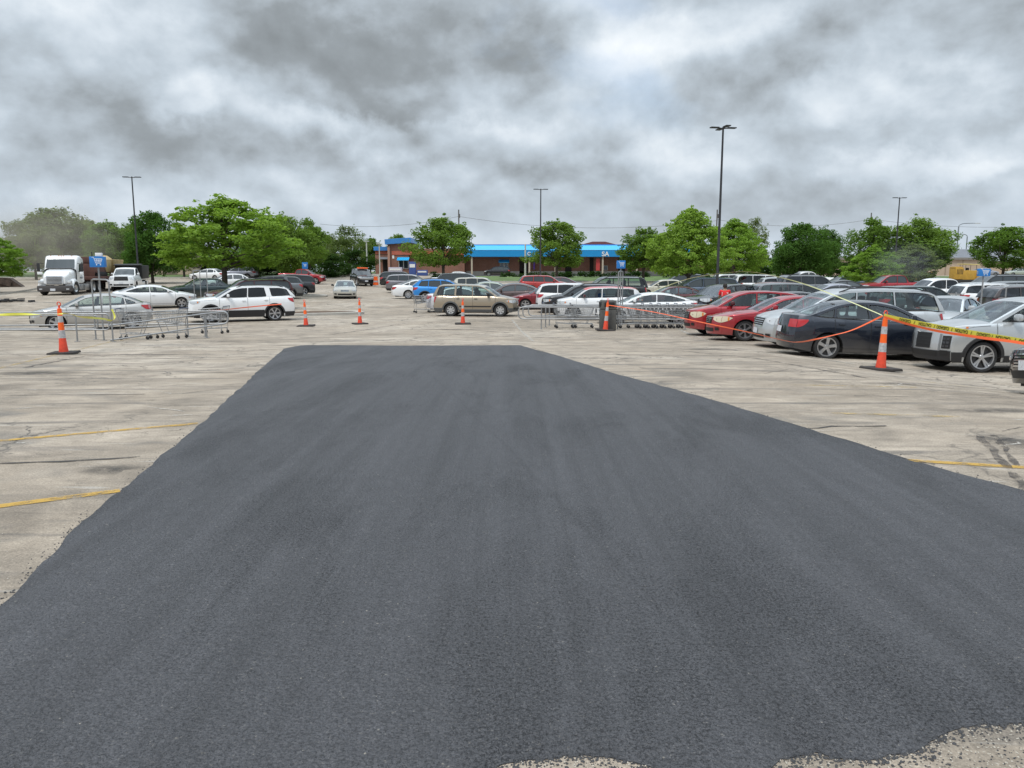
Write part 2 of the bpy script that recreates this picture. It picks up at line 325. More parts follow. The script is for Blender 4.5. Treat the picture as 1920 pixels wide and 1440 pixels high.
def asphalt_new():
    m = bpy.data.materials.new('fresh_asphalt'); m.use_nodes = True; nt = m.node_tree; b = nt.nodes['Principled BSDF']
    g = nn(nt, 'ShaderNodeNewGeometry'); Pn = g.outputs['Position']; flat = mapping(nt, Pn, (1, 1, 0))
    wr = noise(nt, flat, 30, 3, 0.6); ws = nn(nt, 'ShaderNodeVectorMath', operation='SCALE'); lk(nt, wr.outputs['Color'], ws.inputs[0]); ws.inputs['Scale'].default_value = 0.012
    wa = nn(nt, 'ShaderNodeVectorMath', operation='ADD'); lk(nt, flat, wa.inputs[0]); lk(nt, ws.outputs[0], wa.inputs[1])
    v1 = nn(nt, 'ShaderNodeTexVoronoi'); v1.inputs['Scale'].default_value = 68; lk(nt, wa.outputs[0], v1.inputs['Vector'])
    v2 = nn(nt, 'ShaderNodeTexVoronoi'); v2.inputs['Scale'].default_value = 150; lk(nt, wa.outputs[0], v2.inputs['Vector'])
    lane = mapping(nt, Pn, (1.5, 0.10, 0), rot=(0, 0, R(-14)))
    strk = noise(nt, lane, 1.6, 5, 0.6, 0.15); big = noise(nt, mapping(nt, Pn, (1.2, 0.25, 0), rot=(0, 0, R(-14))), 0.6, 5, 0.6, 0.3); mid = noise(nt, flat, 9, 5, 0.7)
    # coarse open spots, ragged
    coarse = ramp(nt, noise(nt, mapping(nt, Pn, (1.3, 0.38, 0), rot=(0, 0, R(-16)), loc=(2.2, 4.9, 0)), 0.8, 7, 0.62, 0.5).outputs[0], [(0.5, 0.0), (0.64, 1.0)])
    gn = noise(nt, flat, 190, 3, 0.8); va = ramp(nt, v1.outputs['Color'], [(0, 0), (1, 1)]); vb = ramp(nt, v2.outputs['Color'], [(0, 0), (1, 1)])
    mixv = mth(nt, 'ADD', mth(nt, 'MULTIPLY', vb, 0.42), mth(nt, 'ADD', mth(nt, 'MULTIPLY', va, 0.28), mth(nt, 'MULTIPLY', gn.outputs[0], 0.3)))
    base = ramp(nt, mixv, [(0.20, (0.036, 0.036, 0.039)), (0.42, (0.0545, 0.0545, 0.0595)), (0.60, (0.066, 0.066, 0.072)), (0.72, (0.084, 0.083, 0.088)), (0.79, (0.16, 0.15, 0.135)), (0.83, (0.40, 0.36, 0.30))])
    pn = noise(nt, flat, 120, 4, 0.7, 0.4); pf = mth(nt, 'SUBTRACT', pn.outputs[0], mth(nt, 'ADD', mth(nt, 'MULTIPLY', coarse, 0.07), mth(nt, 'MULTIPLY', mid.outputs[0], 0.10)))
    base = mixc(nt, ramp(nt, pf, [(0.335, 0.85), (0.40, 0.0)]), base, (0.011, 0.011, 0.013))
    base = mixc(nt, 1.0, base, ramp(nt, strk.outputs[0], [(0.3, 0.80), (0.5, 1.0), (0.7, 1.18)]), 'MULTIPLY')
    fs = noise(nt, mapping(nt, Pn, (7.0, 0.05, 0), rot=(0, 0, R(-14))), 1.0, 4, 0.7, 0.1)
    base = mixc(nt, 1.0, base, ramp(nt, fs.outputs[0], [(0.35, 0.88), (0.5, 1.0), (0.65, 1.1)]), 'MULTIPLY')
    A_, B_ = G(770, 672), G(1010, 905); d_ = (B_ - A_).normalized(); dp = nn(nt, 'ShaderNodeVectorMath', operation='DOT_PRODUCT'); lk(nt, Pn, dp.inputs[0]); dp.inputs[1].default_value = (-d_.y, d_.x, 0)
    ln_ = mth(nt, 'ABSOLUTE', mth(nt, 'ADD', mth(nt, 'SUBTRACT', dp.outputs['Value'], -d_.y * A_.x + d_.x * A_.y), mth(nt, 'MULTIPLY', mth(nt, 'SUBTRACT', noise(nt, flat, 0.8, 3).outputs[0], .5), .10)))
    seam = mth(nt, 'MULTIPLY', ramp(nt, ln_, [(0.0, 1.0), (0.03, 0.0)]), ramp(nt, mid.outputs[0], [(.35, .1), (.6, .75)]))
    base = mixc(nt, mth(nt, 'MULTIPLY', seam, 0.55), base, (0.02, 0.02, 0.022))
    base = mixc(nt, 1.0, base, ramp(nt, big.outputs[0], [(0.3, 0.93), (0.7, 1.06)]), 'MULTIPLY')
    base = mixc(nt, 1.0, base, ramp(nt, mid.outputs[0], [(0.3, 0.82), (0.7, 1.15)]), 'MULTIPLY')
    base = mixc(nt, mth(nt, 'MULTIPLY', coarse, 0.12), base, mixc(nt, 1.0, base, (0.5, 0.5, 0.5), 'MULTIPLY'))
    lk(nt, base, b.inputs['Base Color'])
    lk(nt, ramp(nt, v1.outputs['Color'], [(0.0, 0.5), (1.0, 0.75)]), b.inputs['Roughness']); b.inputs['Specular IOR Level'].default_value = 0.5
    h = mth(nt, 'SUBTRACT', mth(nt, 'MULTIPLY', v1.outputs['Distance'], -1.0), mth(nt, 'MULTIPLY', v2.outputs['Distance'], 0.4))
    pit = ramp(nt, noise(nt, flat, 55, 4, 0.7).outputs[0], [(0.34, 0.0), (0.45, 1.0)])
    h = mth(nt, 'ADD', h, mth(nt, 'MULTIPLY', pit, mth(nt, 'ADD', mth(nt, 'MULTIPLY', coarse, 1.2), 0.5)))
    h = mth(nt, 'ADD', h, mth(nt, 'MULTIPLY', mid.outputs[0], 0.6))
    bp = nn(nt, 'ShaderNodeBump', Strength=0.85, Distance=0.010); lk(nt, h, bp.inputs['Height']); lk(nt, bp.outputs[0], b.inputs['Normal'])
    return m
OLD = asphalt_old(); NEW = asphalt_new()
ys = [-40, -20, -8, -3] + [i * 0.5 for i in range(0, 90)] + [45 + i * 2.5 for i in range(0, 46)] + [165, 200, 260, 340, 460, 640, 900, 1400, 2000]
xs = [-2000, -1200, -700, -400, -250, -160, -110, -80] + [-60 + 2 * i for i in range(61)] + [80, 110, 160, 250, 400, 700, 1200, 2000]
g_ = MB(); g_.grid([[(x, y, gz(x, y)) for x in xs] for y in ys], 0)
tag(g_.build('ground', OLD), kind='structure')

def lerp(a, b, t): return a + (b - a) * t
def pl(pts, t):                                  # piecewise linear y(x)
    return float(np.interp(t, [p[0] for p in pts], [p[1] for p in pts]))
def build_patch():
    Lp = [G(*q) for q in ((-60, 1188), (0, 1134), (55, 1082), (105, 1031), (145, 990), (187, 953), (233, 917), (311, 851), (389, 785), (444, 734), (490, 691), (533, 654))]
    Rp = [G(*q) for q in ((2200, 1010), (1920, 921), (1700, 862), (1500, 800), (1360, 757), (1150, 700), (1050, 668), (955, 642))]
    Np = [G(*q) for q in ((-700, 1700), (600, 1500), (960, 1484), (1030, 1465), (1090, 1448), (1160, 1432), (1220, 1422), (1270, 1421), (1320, 1427), (1360, 1441), (1400, 1462), (1500, 1468), (1560, 1456), (1600, 1434), (1640, 1420), (1700, 1414), (1760, 1416), (1830, 1408), (1880, 1388), (1930, 1372), (2300, 1340))]
    lx = sorted([(p.y, p.x) for p in Lp]); rx = sorted([(p.y, p.x) for p in Rp]); ny = sorted([(p.x, p.y) for p in Np])
    # extend to the near side
    s = (lx[1][1] - lx[0][1]) / (lx[1][0] - lx[0][0]); lx = [(1.2, lx[0][1] + s * (1.2 - lx[0][0]))] + lx
    s = (rx[1][1] - rx[0][1]) / (rx[1][0] - rx[0][0]); rx = [(1.2, rx[0][1] + s * (1.2 - rx[0][0]))] + rx
    rnd = random.Random(3)
    yend = 22.3
    NX, NY = 440, 210
    jl = [rnd.uniform(-1, 1) for _ in range(NY + 1)]; jr = [rnd.uniform(-1, 1) for _ in range(NY + 1)]; jl = [jl[i] + jl[i // 4] * 1.6 + jl[i // 13] * 2 for i in range(NY + 1)]; jr = [jr[i] + jr[i // 4] * 1.6 + jr[i // 13] * 2 for i in range(NY + 1)]; jn = [rnd.uniform(-1, 1) for _ in range(NX + 1)]; jn = [jn[i] * .5 + jn[i // 3] * .8 + jn[i // 9] * 1.2 + jn[i // 23] * 1.5 for i in range(NX + 1)]; jn = [(jn[max(0, i - 1)] + 2 * jn[i] + jn[min(NX, i + 1)]) / 4 for i in range(NX + 1)]
    rows = []
    for i in range(NY + 1):
        t = i / NY; t2 = t ** 1.6
        row = []
        for j in range(NX + 1):
            q = j / NX
            y = 1.3 + (yend - 1.3) * t2
            x0 = pl(lx, y); x1 = pl(rx, y); x = lerp(x0, x1, q)
            y0 = pl(ny, x) + jn[j] * 0.012 + .02 * math.sin(x * 7) ; ye = yend + 0.12 * math.sin(x * 0.9 + 1) - 0.10 * (x < -5.2) + jn[j] * 0.02
            ye += (x + 3) * -0.03
            y = y0 + (ye - y0) * t2
            x0 = pl(lx, y) + jl[i] * 0.005 + 0.006 * math.sin(y * 2.3) + 0.008 * math.sin(y * 9.1); x1 = pl(rx, y) + jr[i] * 0.004 + 0.006 * math.sin(y * 1.7 + 2) + 0.008 * math.sin(y * 8)
            x = lerp(x0, x1, q)
            edge = min(q * (x1 - x0), (1 - q) * (x1 - x0), y - y0, ye - y)
            z = gz(x, y) + 0.004 + 0.012 * ss(edge / 0.16) + 0.004 * math.sin(x * 2.1 + y * 0.6) * ss(edge)
            row.append((x, y, z))
        rows.append(row)
    mb = MB(); mb.grid(rows, 0)
    # skirt
    per = [rows[0][j] for j in range(NX + 1)] + [rows[i][NX] for i in range(1, NY + 1)] + [rows[NY][j] for j in range(NX - 1, -1, -1)] + [rows[i][0] for i in range(NY - 1, 0, -1)]
    mb.grid([per, [(p[0], p[1], gz(p[0], p[1]) - 0.02) for p in per]], 0, close=True)
    tag(mb.build('asphalt_patch', NEW, smooth=60), kind='structure')
    return per
PER = build_patch()
def crumbs():
    rnd = random.Random(5); mb = MB(); mb2 = MB()
    def stone(mb, x, y, r, z=0.0):
        z += gz(x, y) + r * 0.3
        vs = [Vector((math.cos(a) * r * rnd.uniform(.7, 1.2), math.sin(a) * r * rnd.uniform(.7, 1.2), rnd.uniform(-.2, .2) * r)) for a in (0, 1.25, 2.5, 3.8, 5.0)] + [Vector((rnd.uniform(-.2, .2) * r, rnd.uniform(-.2, .2) * r, r * rnd.uniform(.5, .9))), Vector((0, 0, -r * .4))]
        mb.add([(x + v.x, y + v.y, z + v.z) for v in vs], [(0, 1, 5), (1, 2, 5), (2, 3, 5), (3, 4, 5), (4, 0, 5), (1, 0, 6), (2, 1, 6), (3, 2, 6), (4, 3, 6), (0, 4, 6)], 0)
    for p in PER:
        d = p[1]
        if d > 16: continue
        k = int(max(1, 26 / (d + 0.5)))
        for _ in range(k * (2 if d < 5 else 1)):
            o = abs(rnd.gauss(0, 0.05)) + 0.0; a = rnd.uniform(0, 6.28)
            stone(mb, p[0] + math.cos(a) * o + rnd.uniform(-.05, .05), p[1] + math.sin(a) * o * .8, rnd.choice((1, 1, 1, 1.5)) * rnd.uniform(0.0015, 0.0055) * (1 + d * 0.02))
    for _ in range(11000):
        u = rnd.uniform(950, 2000); y = rnd.uniform(1.9, 3.15); x = (u - 960) / 1440 * (y + .35)
        stone(mb2 if rnd.random() < .6 else mb, x, y, rnd.uniform(0.0015, 0.0050))
    for _ in range(1500):
        y = rnd.uniform(3.5, 14) ; side = rnd.random() < .5
        x = (rnd.uniform(-9, -2) if side else rnd.uniform(2.5, 9)); stone(mb2, x, y, rnd.uniform(0.002, 0.006))
    tag(mb.build('asphalt_crumbs', pm('crumb', (0.045, 0.045, 0.048), 0.7), smooth=0), 'black asphalt crumbs scattered along the edge of the fresh patch', 'asphalt crumbs', kind='stuff')
    tag(mb2.build('gravel', pm('pebble', (0.42, 0.38, 0.32), 0.8, var=0.5, vscale=300), smooth=0), 'pale gravel loose on the old asphalt at the near edge', 'gravel', kind='stuff')
crumbs()

def worn_paint(name, col, cov=0.5, soft=False):
    m = bpy.data.materials.new(name); m.use_nodes = True; nt = m.node_tree; b = nt.nodes['Principled BSDF']
    b.inputs['Roughness'].default_value = 0.75
    g = nn(nt, 'ShaderNodeNewGeometry'); n = noise(nt, g.outputs['Position'], 5, 8, 0.75, 0.4); n2 = noise(nt, g.outputs['Position'], 70, 3, 0.7)
    f = mth(nt, 'ADD', mth(nt, 'MULTIPLY', n.outputs[0], 0.7), mth(nt, 'MULTIPLY', n2.outputs[0], 0.3))
    al = ramp(nt, f, [(cov - 0.06, 0.0), (cov + 0.08, 0.85)])
    if soft:                                       # blot: fades out from its middle
        tc = nn(nt, 'ShaderNodeTexCoord'); mp = mapping(nt, tc.outputs['Generated'], loc=(-1, -1, 0), scale=(2, 2, 0)); ln = nn(nt, 'ShaderNodeVectorMath', operation='LENGTH'); lk(nt, mp, ln.inputs[0])
        al = mth(nt, 'MULTIPLY', al, ramp(nt, ln.outputs['Value'], [(0.1, 0.75), (0.8, 0.0)]))
    lk(nt, al, b.inputs['Alpha'])
    lk(nt, mixc(nt, n2.outputs[0], tuple(c * 0.8 for c in col), col), b.inputs['Base Color'])
    return m
YL = worn_paint('worn_yellow_paint', (0.56, 0.34, 0.06), 0.46); YL2 = worn_paint('faded_yellow_paint', (0.55, 0.40, 0.17), 0.52); WLN = worn_paint('worn_pale_paint', (0.55, 0.53, 0.48), 0.5)
def stripe(a, b, w, mat, name='painted_line'):
    A, B = G(*a), G(*b); n = max(2, int((B - A).length / 0.4)); d = (B - A).normalized(); s = Vector((-d.y, d.x, 0)) * w / 2
    rows = []
    for i in range(n + 1):
        p = A.lerp(B, i / n)
        rows.append([(p.x + s.x * k, p.y + s.y * k, gz(p.x + s.x * k, p.y + s.y * k) + 0.005) for k in (-1, -.33, .33, 1)])
    mb = MB(); mb.grid(rows); tag(mb.build(name, mat, smooth=0), kind='structure')
stripe((-80, 835), (372, 795), 0.10, YL); stripe((-90, 963), (225, 921), 0.10, YL); stripe((-40, 700), (215, 639), 0.10, YL2)
stripe((205, 642), (330, 622), 0.10, YL2); stripe((1560, 776), (1800, 782), 0.10, YL2); stripe((1690, 864), (2000, 882), 0.10, YL)
stripe((1480, 722), (1720, 727), 0.10, YL2); stripe((1730, 716), (1990, 728), 0.10, YL2); stripe((-60, 770), (60, 766), 0.09, WLN)
stripe((960, 600), (1000, 640), 0.1, WLN); stripe((700, 575), (830, 578), .1, YL2); stripe((560, 596), (640, 585), .1, WLN)
stripe((1240, 600), (1330, 640), .1, WLN); stripe((1430, 655), (1600, 683), .1, WLN); stripe((1850, 690), (2000, 702), .1, WLN)
# tar blots, oil stains and scrape marks lie as thin irregular sheets
def stain(u, v, rx, ry, seed, mat):
    c = G(u, v); rnd = random.Random(seed); n = 28; ph = [rnd.uniform(0, 6.28) for _ in range(5)]
    pts = []
    for k in range(n):
        a = 2 * math.pi * k / n; r = 1 + sum(math.sin(a * (i + 2) + ph[i]) * 0.22 / (i * .5 + 1) for i in range(5))
        x, y = c.x + rx * r * math.cos(a), c.y + ry * r * math.sin(a); pts.append((x, y, gz(x, y) + 0.004))
    mb = MB(); mb.add(pts + [(c.x, c.y, gz(c.x, c.y) + 0.004)], [(k, (k + 1) % n, n) for k in range(n)]); tag(mb.build('oil_stain', mat, smooth=0), kind='structure')
STN = worn_paint('oil_stain', (0.07, 0.065, 0.06), 0.44, True)
for i, (u, v, rx, ry) in enumerate([(80, 700, 1.2, .5), (300, 665, 1.6, .25), (200, 880, .35, .22), (1560, 640, .9, .5), (1850, 770, .7, .3), (1330, 655, 1.6, .5), (1470, 662, 1.2, .4), (840, 618, 1.4, .5), (620, 640, 2.0, .35), (1700, 720, 1.0, .25), (1890, 830, .35, .5), (420, 640, 1.2, .4), (130, 665, .9, .2)]):
    stain(u, v, rx, ry, i, STN)
GRASS = pm('grass', (0.085, 0.135, 0.035), 0.9, bump=0.8, bscale=6, var=0.45, vscale=0.6)
SOIL = pm('mulch', (0.11, 0.075, 0.05), 0.95, bump=0.8, bscale=9, var=0.4); CONC = pm('kerb_concrete', (0.42, 0.40, 0.36), 0.85, var=0.15, vscale=2, bump=0.3, bscale=20)
def sheet(name, x0, x1, y0, y1, off, mat, nx=40, ny=10):
    mb = MB(); mb.grid([[(lerp(x0, x1, i / nx), lerp(y0, y1, j / ny), gz(lerp(x0, x1, i / nx), lerp(y0, y1, j / ny)) + off) for i in range(nx + 1)] for j in range(ny + 1)])
    return tag(mb.build(name, mat), kind='structure')
sheet('lawn', -12, 160, 104, 131, 0.05, GRASS, 80, 20)
sheet('lawn', -200, -26, 108, 200, 0.05, GRASS, 60, 20)
sheet('lawn', -200, 400, 165, 400, 0.03, GRASS, 60, 12)
def kerb(x0, x1, y):
    mb = MB(); n = 40
    rows = [[(lerp(x0, x1, i / n), yy, gz(lerp(x0, x1, i / n), yy) + zz) for i in range(n + 1)] for yy, zz in ((y, -.05), (y, .14), (y + .02, .15), (y + .18, .15), (y + .2, .03))]
    mb.grid(rows); tag(mb.build('kerb', CONC), kind='structure')
kerb(-12, 160, 103.7); kerb(-200, -26, 107.7)
def island(c, L, W, rz, mat=None):                # planted island with a kerb
    pts = []
    for k in range(40):
        a = 2 * math.pi * k / 40; x = math.copysign(abs(math.cos(a)) ** .5, math.cos(a)) * L / 2; y = math.copysign(abs(math.sin(a)) ** .5, math.sin(a)) * W / 2
        pts.append((x * math.cos(rz) - y * math.sin(rz) + c.x, x * math.sin(rz) + y * math.cos(rz) + c.y))
    def ringz(s, h): return [(c.x + (x - c.x) * s, c.y + (y - c.y) * s, gz(x, y) + h) for x, y in pts]
    mb = MB(); mb.grid([ringz(1, -.03), ringz(1, .12), ringz(.97, .14), ringz(.88, .14), ringz(.87, .11), ringz(.4, .17), ringz(.01, .2)], 0, close=True, mf=lambda i, j: 0 if i < 4 else 1)
    tag(mb.build('kerb_island', [CONC, mat or SOIL]), kind='structure')

def kerb_run(pts, name='kerb'):
    mb = MB(); pts = [G(*p) for p in pts]; rows = []
    for k, (o, h) in enumerate(((0, -.05), (0, .13), (.16, .14), (.18, -.05))):
        rows.append([(p.x, p.y + o, gz(p.x, p.y) + h) for p in pts])
    mb.grid(rows); tag(mb.build(name, CONC), kind='structure')
kerb_run([(-120, 566), (-40, 558), (10, 552), (50, 546), (76, 541)])

TAR = worn_paint('tar_seal', (0.035, 0.032, 0.03), 0.42)
def tar(pts, w, name='sealed_crack', mat=None, seed=0):
    rnd = random.Random(seed); q = [G(*p) for p in pts]; rows = []
    for a, b in zip(q[:-1], q[1:]):
        n = max(3, int((b - a).length / .18)); d = (b - a).normalized()
        for i in range(n):
            p = a.lerp(b, i / n); o = rnd.gauss(0, .012) + .05 * math.sin(p.x * 2.1 + seed); ww = w * rnd.uniform(.35, 1.2)
            rows.append([(p.x - d.y * (o + k * ww), p.y + d.x * (o + k * ww), gz(p.x, p.y) + .0055) for k in (-.5, .5)])
    mb = MB(); mb.grid(rows); tag(mb.build(name, mat or TAR, smooth=0), kind='structure')
for i, (pts, w) in enumerate([(((-60, 872), (120, 864), (310, 855)), .05), (((-60, 676), (200, 674), (520, 669)), .05), (((-60, 708), (200, 703), (470, 698)), .03), (((-60, 745), (300, 738)), .03),
        (((1130, 664), (1350, 668), (1640, 664)), .04), (((1430, 806), (1560, 800), (1700, 801)), .05), (((1200, 690), (1500, 698), (1900, 694)), .035), (((1600, 742), (1980, 752)), .03), (((560, 634), (900, 630), (1300, 640)), .05), (((1000, 652), (1240, 735), (1500, 822), (1800, 880)), .02)]): tar(pts, w, seed=i)
SCUF = worn_paint('tyre_scuff', (0.07, 0.06, 0.055), 0.5); SCR = worn_paint('pale_scratch', (0.62, 0.58, 0.52), 0.5)
for i, (pts, w) in enumerate([(((1845, 818), (1870, 845), (1905, 895), (1950, 960)), .07), (((1862, 816), (1890, 842), (1930, 885)), .07), (((620, 628), (760, 606), (930, 603)), .12), (((700, 640), (960, 618), (1120, 628)), .10), (((40, 690), (160, 668), (300, 662)), .12), (((1240, 655), (1420, 672), (1640, 712)), .10)]): tar(pts, w, 'tyre_mark', SCUF, i + 20)
rn_ = random.Random(11)
for i in range(34):
    u = rn_.choice((rn_.uniform(-20, 430), rn_.uniform(1250, 1900))); v = rn_.uniform(655, 840); 
    if u < 430 and u > 560 - (v - 640) * 1.05: continue
    if u > 1200 and v > 665 + (u - 1050) * .27: continue
    a = rn_.uniform(-.35, .35); L_ = rn_.uniform(30, 130); tar(((u, v), (u + L_ * .5, v + L_ * .25 * a), (u + L_, v + L_ * a * .5)), .03, 'scratch', SCR if i % 3 else SCUF, i + 40)
# ---------------------------------------------------------------- vehicles
def smooth_line(pts, n=3, step=0.06, k=None):
    s0, s1 = pts[0][0], pts[-1][0]; N = int((s1 - s0) / step) + 1
    s = np.linspace(s0, s1, N); z = np.interp(s, [p[0] for p in pts], [p[1] for p in pts])
    for _ in range(n):
        z[1:-1] = (z[:-2] + 2 * z[1:-1] + z[2:]) / 4
    return s, z
def resample(pts, step=0.07, n=2):
    out = [];
    for a, b in zip(pts[:-1], pts[1:]):
        d = math.dist(a, b); k = max(1, int(d / step))
        out += [(lerp(a[0], b[0], i / k), lerp(a[1], b[1], i / k)) for i in range(k)]
    out.append(pts[-1])
    for _ in range(n):
        out = [out[0]] + [((out[i - 1][0] + 2 * out[i][0] + out[i + 1][0]) / 4, (out[i - 1][1] + 2 * out[i][1] + out[i + 1][1]) / 4) for i in range(1, len(out) - 1)] + [out[-1]]
    return out
def clip(poly, p0, p1, keep):                     # half plane clip: keep side sign of cross
    def side(p): return ((p1[0] - p0[0]) * (p[1] - p0[1]) - (p1[1] - p0[1]) * (p[0] - p0[0])) * keep
    out = []
    for i in range(len(poly)):
        a, b = poly[i], poly[(i + 1) % len(poly)]; sa, sb = side(a), side(b)
        if sa >= 0: out.append(a)
        if (sa > 0 and sb < 0) or (sa < 0 and sb > 0):
            t = sa / (sa - sb); out.append((lerp(a[0], b[0], t), lerp(a[1], b[1], t)))
    return out
SP = {}
def spec(key, base=None, **kw):
    d = dict(SP[base]) if base else {}
    d.update(kw); SP[key] = d
spec('sedan', L=4.65, W=1.80, gc=.20, rw=.325, fa=.95, ra=3.66, tum=24, belt=.93,
     top=[(0, .60), (.12, .70), (.35, .775), (.8, .85), (1.35, .93), (2.4, .955), (3.6, 1.0), (4.05, 1.05), (4.5, 1.04), (4.65, .98)],
     roof=[(1.22, .92), (2.02, 1.33), (2.45, 1.405), (2.95, 1.405), (3.35, 1.34), (4.12, 1.045)], wt=2.0, rt=3.36,
     cuts=[(2.60, 2.64), (3.48, 3.40)], dlo=[(1.22, 1.22), (3.86, 3.6)], setF=(.05, .20), setR=(.06, .10), plan=(.95, .32, .85, .24), fb=.24, rb=.17)
spec('cruze', 'sedan', L=4.60, W=1.80, rw=.33, fa=.95, ra=3.63,
     top=[(0, .66), (.12, .76), (.4, .86), (.9, .93), (1.3, .97), (2.4, 1.0), (3.6, 1.04), (4.05, 1.09), (4.45, 1.11), (4.6, 1.03)],
     roof=[(1.15, .97), (1.95, 1.36), (2.4, 1.445), (2.9, 1.445), (3.35, 1.37), (4.1, 1.085)])
spec('coupe_sedan', 'sedan', L=4.7, top=[(0, .62), (.12, .72), (.4, .8), (.9, .88), (1.3, .94), (2.4, .965), (3.6, 1.0), (4.2, 1.05), (4.55, 1.03), (4.7, .96)],
     roof=[(1.15, .94), (1.95, 1.28), (2.5, 1.37), (3.0, 1.36), (3.5, 1.27), (4.35, 1.04)], rt=3.5, cuts=[(2.66, 2.68)], dlo=[(1.15, 1.15), (3.95, 3.75)])
spec('fullsedan', 'sedan', L=5.05, W=1.86, fa=1.0, ra=3.85, rw=.335,
     top=[(0, .64), (.12, .74), (.4, .82), (1.0, .90), (1.5, .96), (2.6, .98), (3.8, 1.02), (4.35, 1.05), (4.9, 1.03), (5.05, .97)],
     roof=[(1.4, .95), (2.2, 1.33), (2.65, 1.42), (3.2, 1.42), (3.6, 1.35), (4.4, 1.045)], wt=2.2, rt=3.6, cuts=[(2.85, 2.88), (3.78, 3.66)], dlo=[(1.4, 1.4), (4.15, 3.9)])
spec('boxsedan', 'sedan', L=4.75, W=1.78, rw=.31,
     top=[(0, .60), (.1, .70), (.35, .76), (.9, .83), (1.4, .90), (2.4, .92), (3.6, .94), (4.1, .97), (4.6, .96), (4.75, .92)],
     roof=[(1.3, .9), (1.98, 1.30), (2.3, 1.37), (3.1, 1.38), (3.5, 1.33), (4.05, .965)], wt=1.95, rt=3.5, cuts=[(2.62, 2.62), (3.5, 3.42)], dlo=[(1.3, 1.3), (3.8, 3.62)], plan=(.5, .16, .5, .14))
spec('suv', L=4.65, W=1.85, gc=.24, rw=.36, fa=.92, ra=3.6, tum=16,
     top=[(0, .84), (.10, .93), (.35, 1.0), (.9, 1.06), (1.2, 1.09), (2.4, 1.10), (3.6, 1.13), (4.4, 1.16), (4.65, 1.10)],
     roof=[(1.12, 1.07), (1.80, 1.53), (2.15, 1.62), (3.1, 1.64), (4.05, 1.60), (4.35, 1.54), (4.6, 1.13)], wt=1.8, rt=4.3,
     cuts=[(2.45, 2.5), (3.42, 3.40)], dlo=[(1.12, 1.12), (4.42, 4.2)], setF=(.07, .10), setR=(.06, .05), plan=(.7, .24, .5, .15), clad=1, fb=.2, rb=.13)
spec('acadia', 'suv', L=4.91, W=1.9, rw=.37, fa=.98, ra=3.84, 
     top=[(0, .88), (.08, .96), (.35, 1.03), (1.0, 1.09), (1.35, 1.12), (2.4, 1.12), (3.6, 1.15), (4.6, 1.2), (4.91, 1.12)],
     roof=[(1.25, 1.1), (1.95, 1.52), (2.35, 1.62), (3.3, 1.64), (4.2, 1.60), (4.5, 1.55), (4.84, 1.16)], wt=1.95, rt=4.45, cuts=[(2.62, 2.68), (3.62, 3.52, .26)], dlo=[(1.25, 1.25), (4.62, 4.35)], clad=1)
spec('crv', 'suv', L=4.53, W=1.78, rw=.34, fa=.87, ra=3.50, tum=13,
     top=[(0, .80), (.08, .88), (.35, .95), (.9, 1.02), (1.15, 1.05), (2.4, 1.06), (3.6, 1.07), (4.3, 1.08), (4.53, 1.04)],
     roof=[(1.0, 1.03), (1.72, 1.52), (2.0, 1.61), (3.0, 1.64), (4.0, 1.62), (4.2, 1.57), (4.47, 1.07)], wt=1.7, rt=4.15, cuts=[(2.32, 2.36), (3.26, 3.22, .12)], dlo=[(1.0, 1.0), (4.28, 4.05)], clad=1)
spec('crosstrek', 'suv', L=4.45, W=1.8, rw=.34, fa=.88, ra=3.54, top=[(0, .76), (.1, .85), (.35, .92), (.9, .99), (1.15, 1.02), (2.4, 1.03), (3.6, 1.08), (4.2, 1.12), (4.45, 1.06)],
     roof=[(1.0, 1.01), (1.8, 1.44), (2.2, 1.53), (3.1, 1.54), (3.9, 1.49), (4.4, 1.10)], wt=1.8, rt=3.95, cuts=[(2.4, 2.45), (3.3, 3.25)], dlo=[(1.0, 1.0), (4.0, 3.7)], clad=1)
spec('hhr', 'suv', L=4.48, W=1.76, rw=.33, fa=.90, ra=3.53, tum=17, clad=0,
     top=[(0, .80), (.10, .90), (.35, .97), (.8, 1.03), (1.05, 1.06), (2.4, 1.06), (3.6, 1.08), (4.2, 1.10), (4.48, 1.02)],
     roof=[(.95, 1.04), (1.65, 1.45), (2.1, 1.57), (2.8, 1.58), (3.6, 1.52), (4.1, 1.38), (4.42, 1.05)], wt=1.6, rt=4.0, cuts=[(2.35, 2.38), (3.25, 3.22)], dlo=[(1.0, 1.0), (4.15, 3.9)])
spec('mitsu', 'suv', L=4.37, W=1.81, rw=.345, fa=.86, ra=3.53, clad=1,
     top=[(0, .90), (.06, .97), (.3, 1.02), (.8, 1.06), (1.15, 1.08), (2.4, 1.09), (3.6, 1.14), (4.1, 1.18), (4.37, 1.10)],
     roof=[(1.0, 1.06), (1.85, 1.50), (2.25, 1.59), (3.1, 1.6), (3.8, 1.54), (4.3, 1.16)], wt=1.85, rt=3.85, cuts=[(2.45, 2.5), (3.35, 3.3)], dlo=[(1.0, 1.0), (4.0, 3.8)])
spec('minivan', 'suv', setF=(.07, .22), L=5.1, W=1.98, rw=.34, fa=1.0, ra=4.0, tum=15, clad=0, gc=.22,
     top=[(0, .78), (.1, .88), (.4, .96), (.9, 1.05), (1.1, 1.09), (2.4, 1.1), (4.6, 1.12), (5.1, 1.06)],
     roof=[(.95, 1.06), (1.85, 1.55), (2.3, 1.67), (3.4, 1.70), (4.5, 1.66), (4.75, 1.6), (5.02, 1.12)], wt=1.85, rt=4.7, cuts=[(2.5, 2.55), (3.6, 3.58)], dlo=[(.98, .98), (4.85, 4.62)])
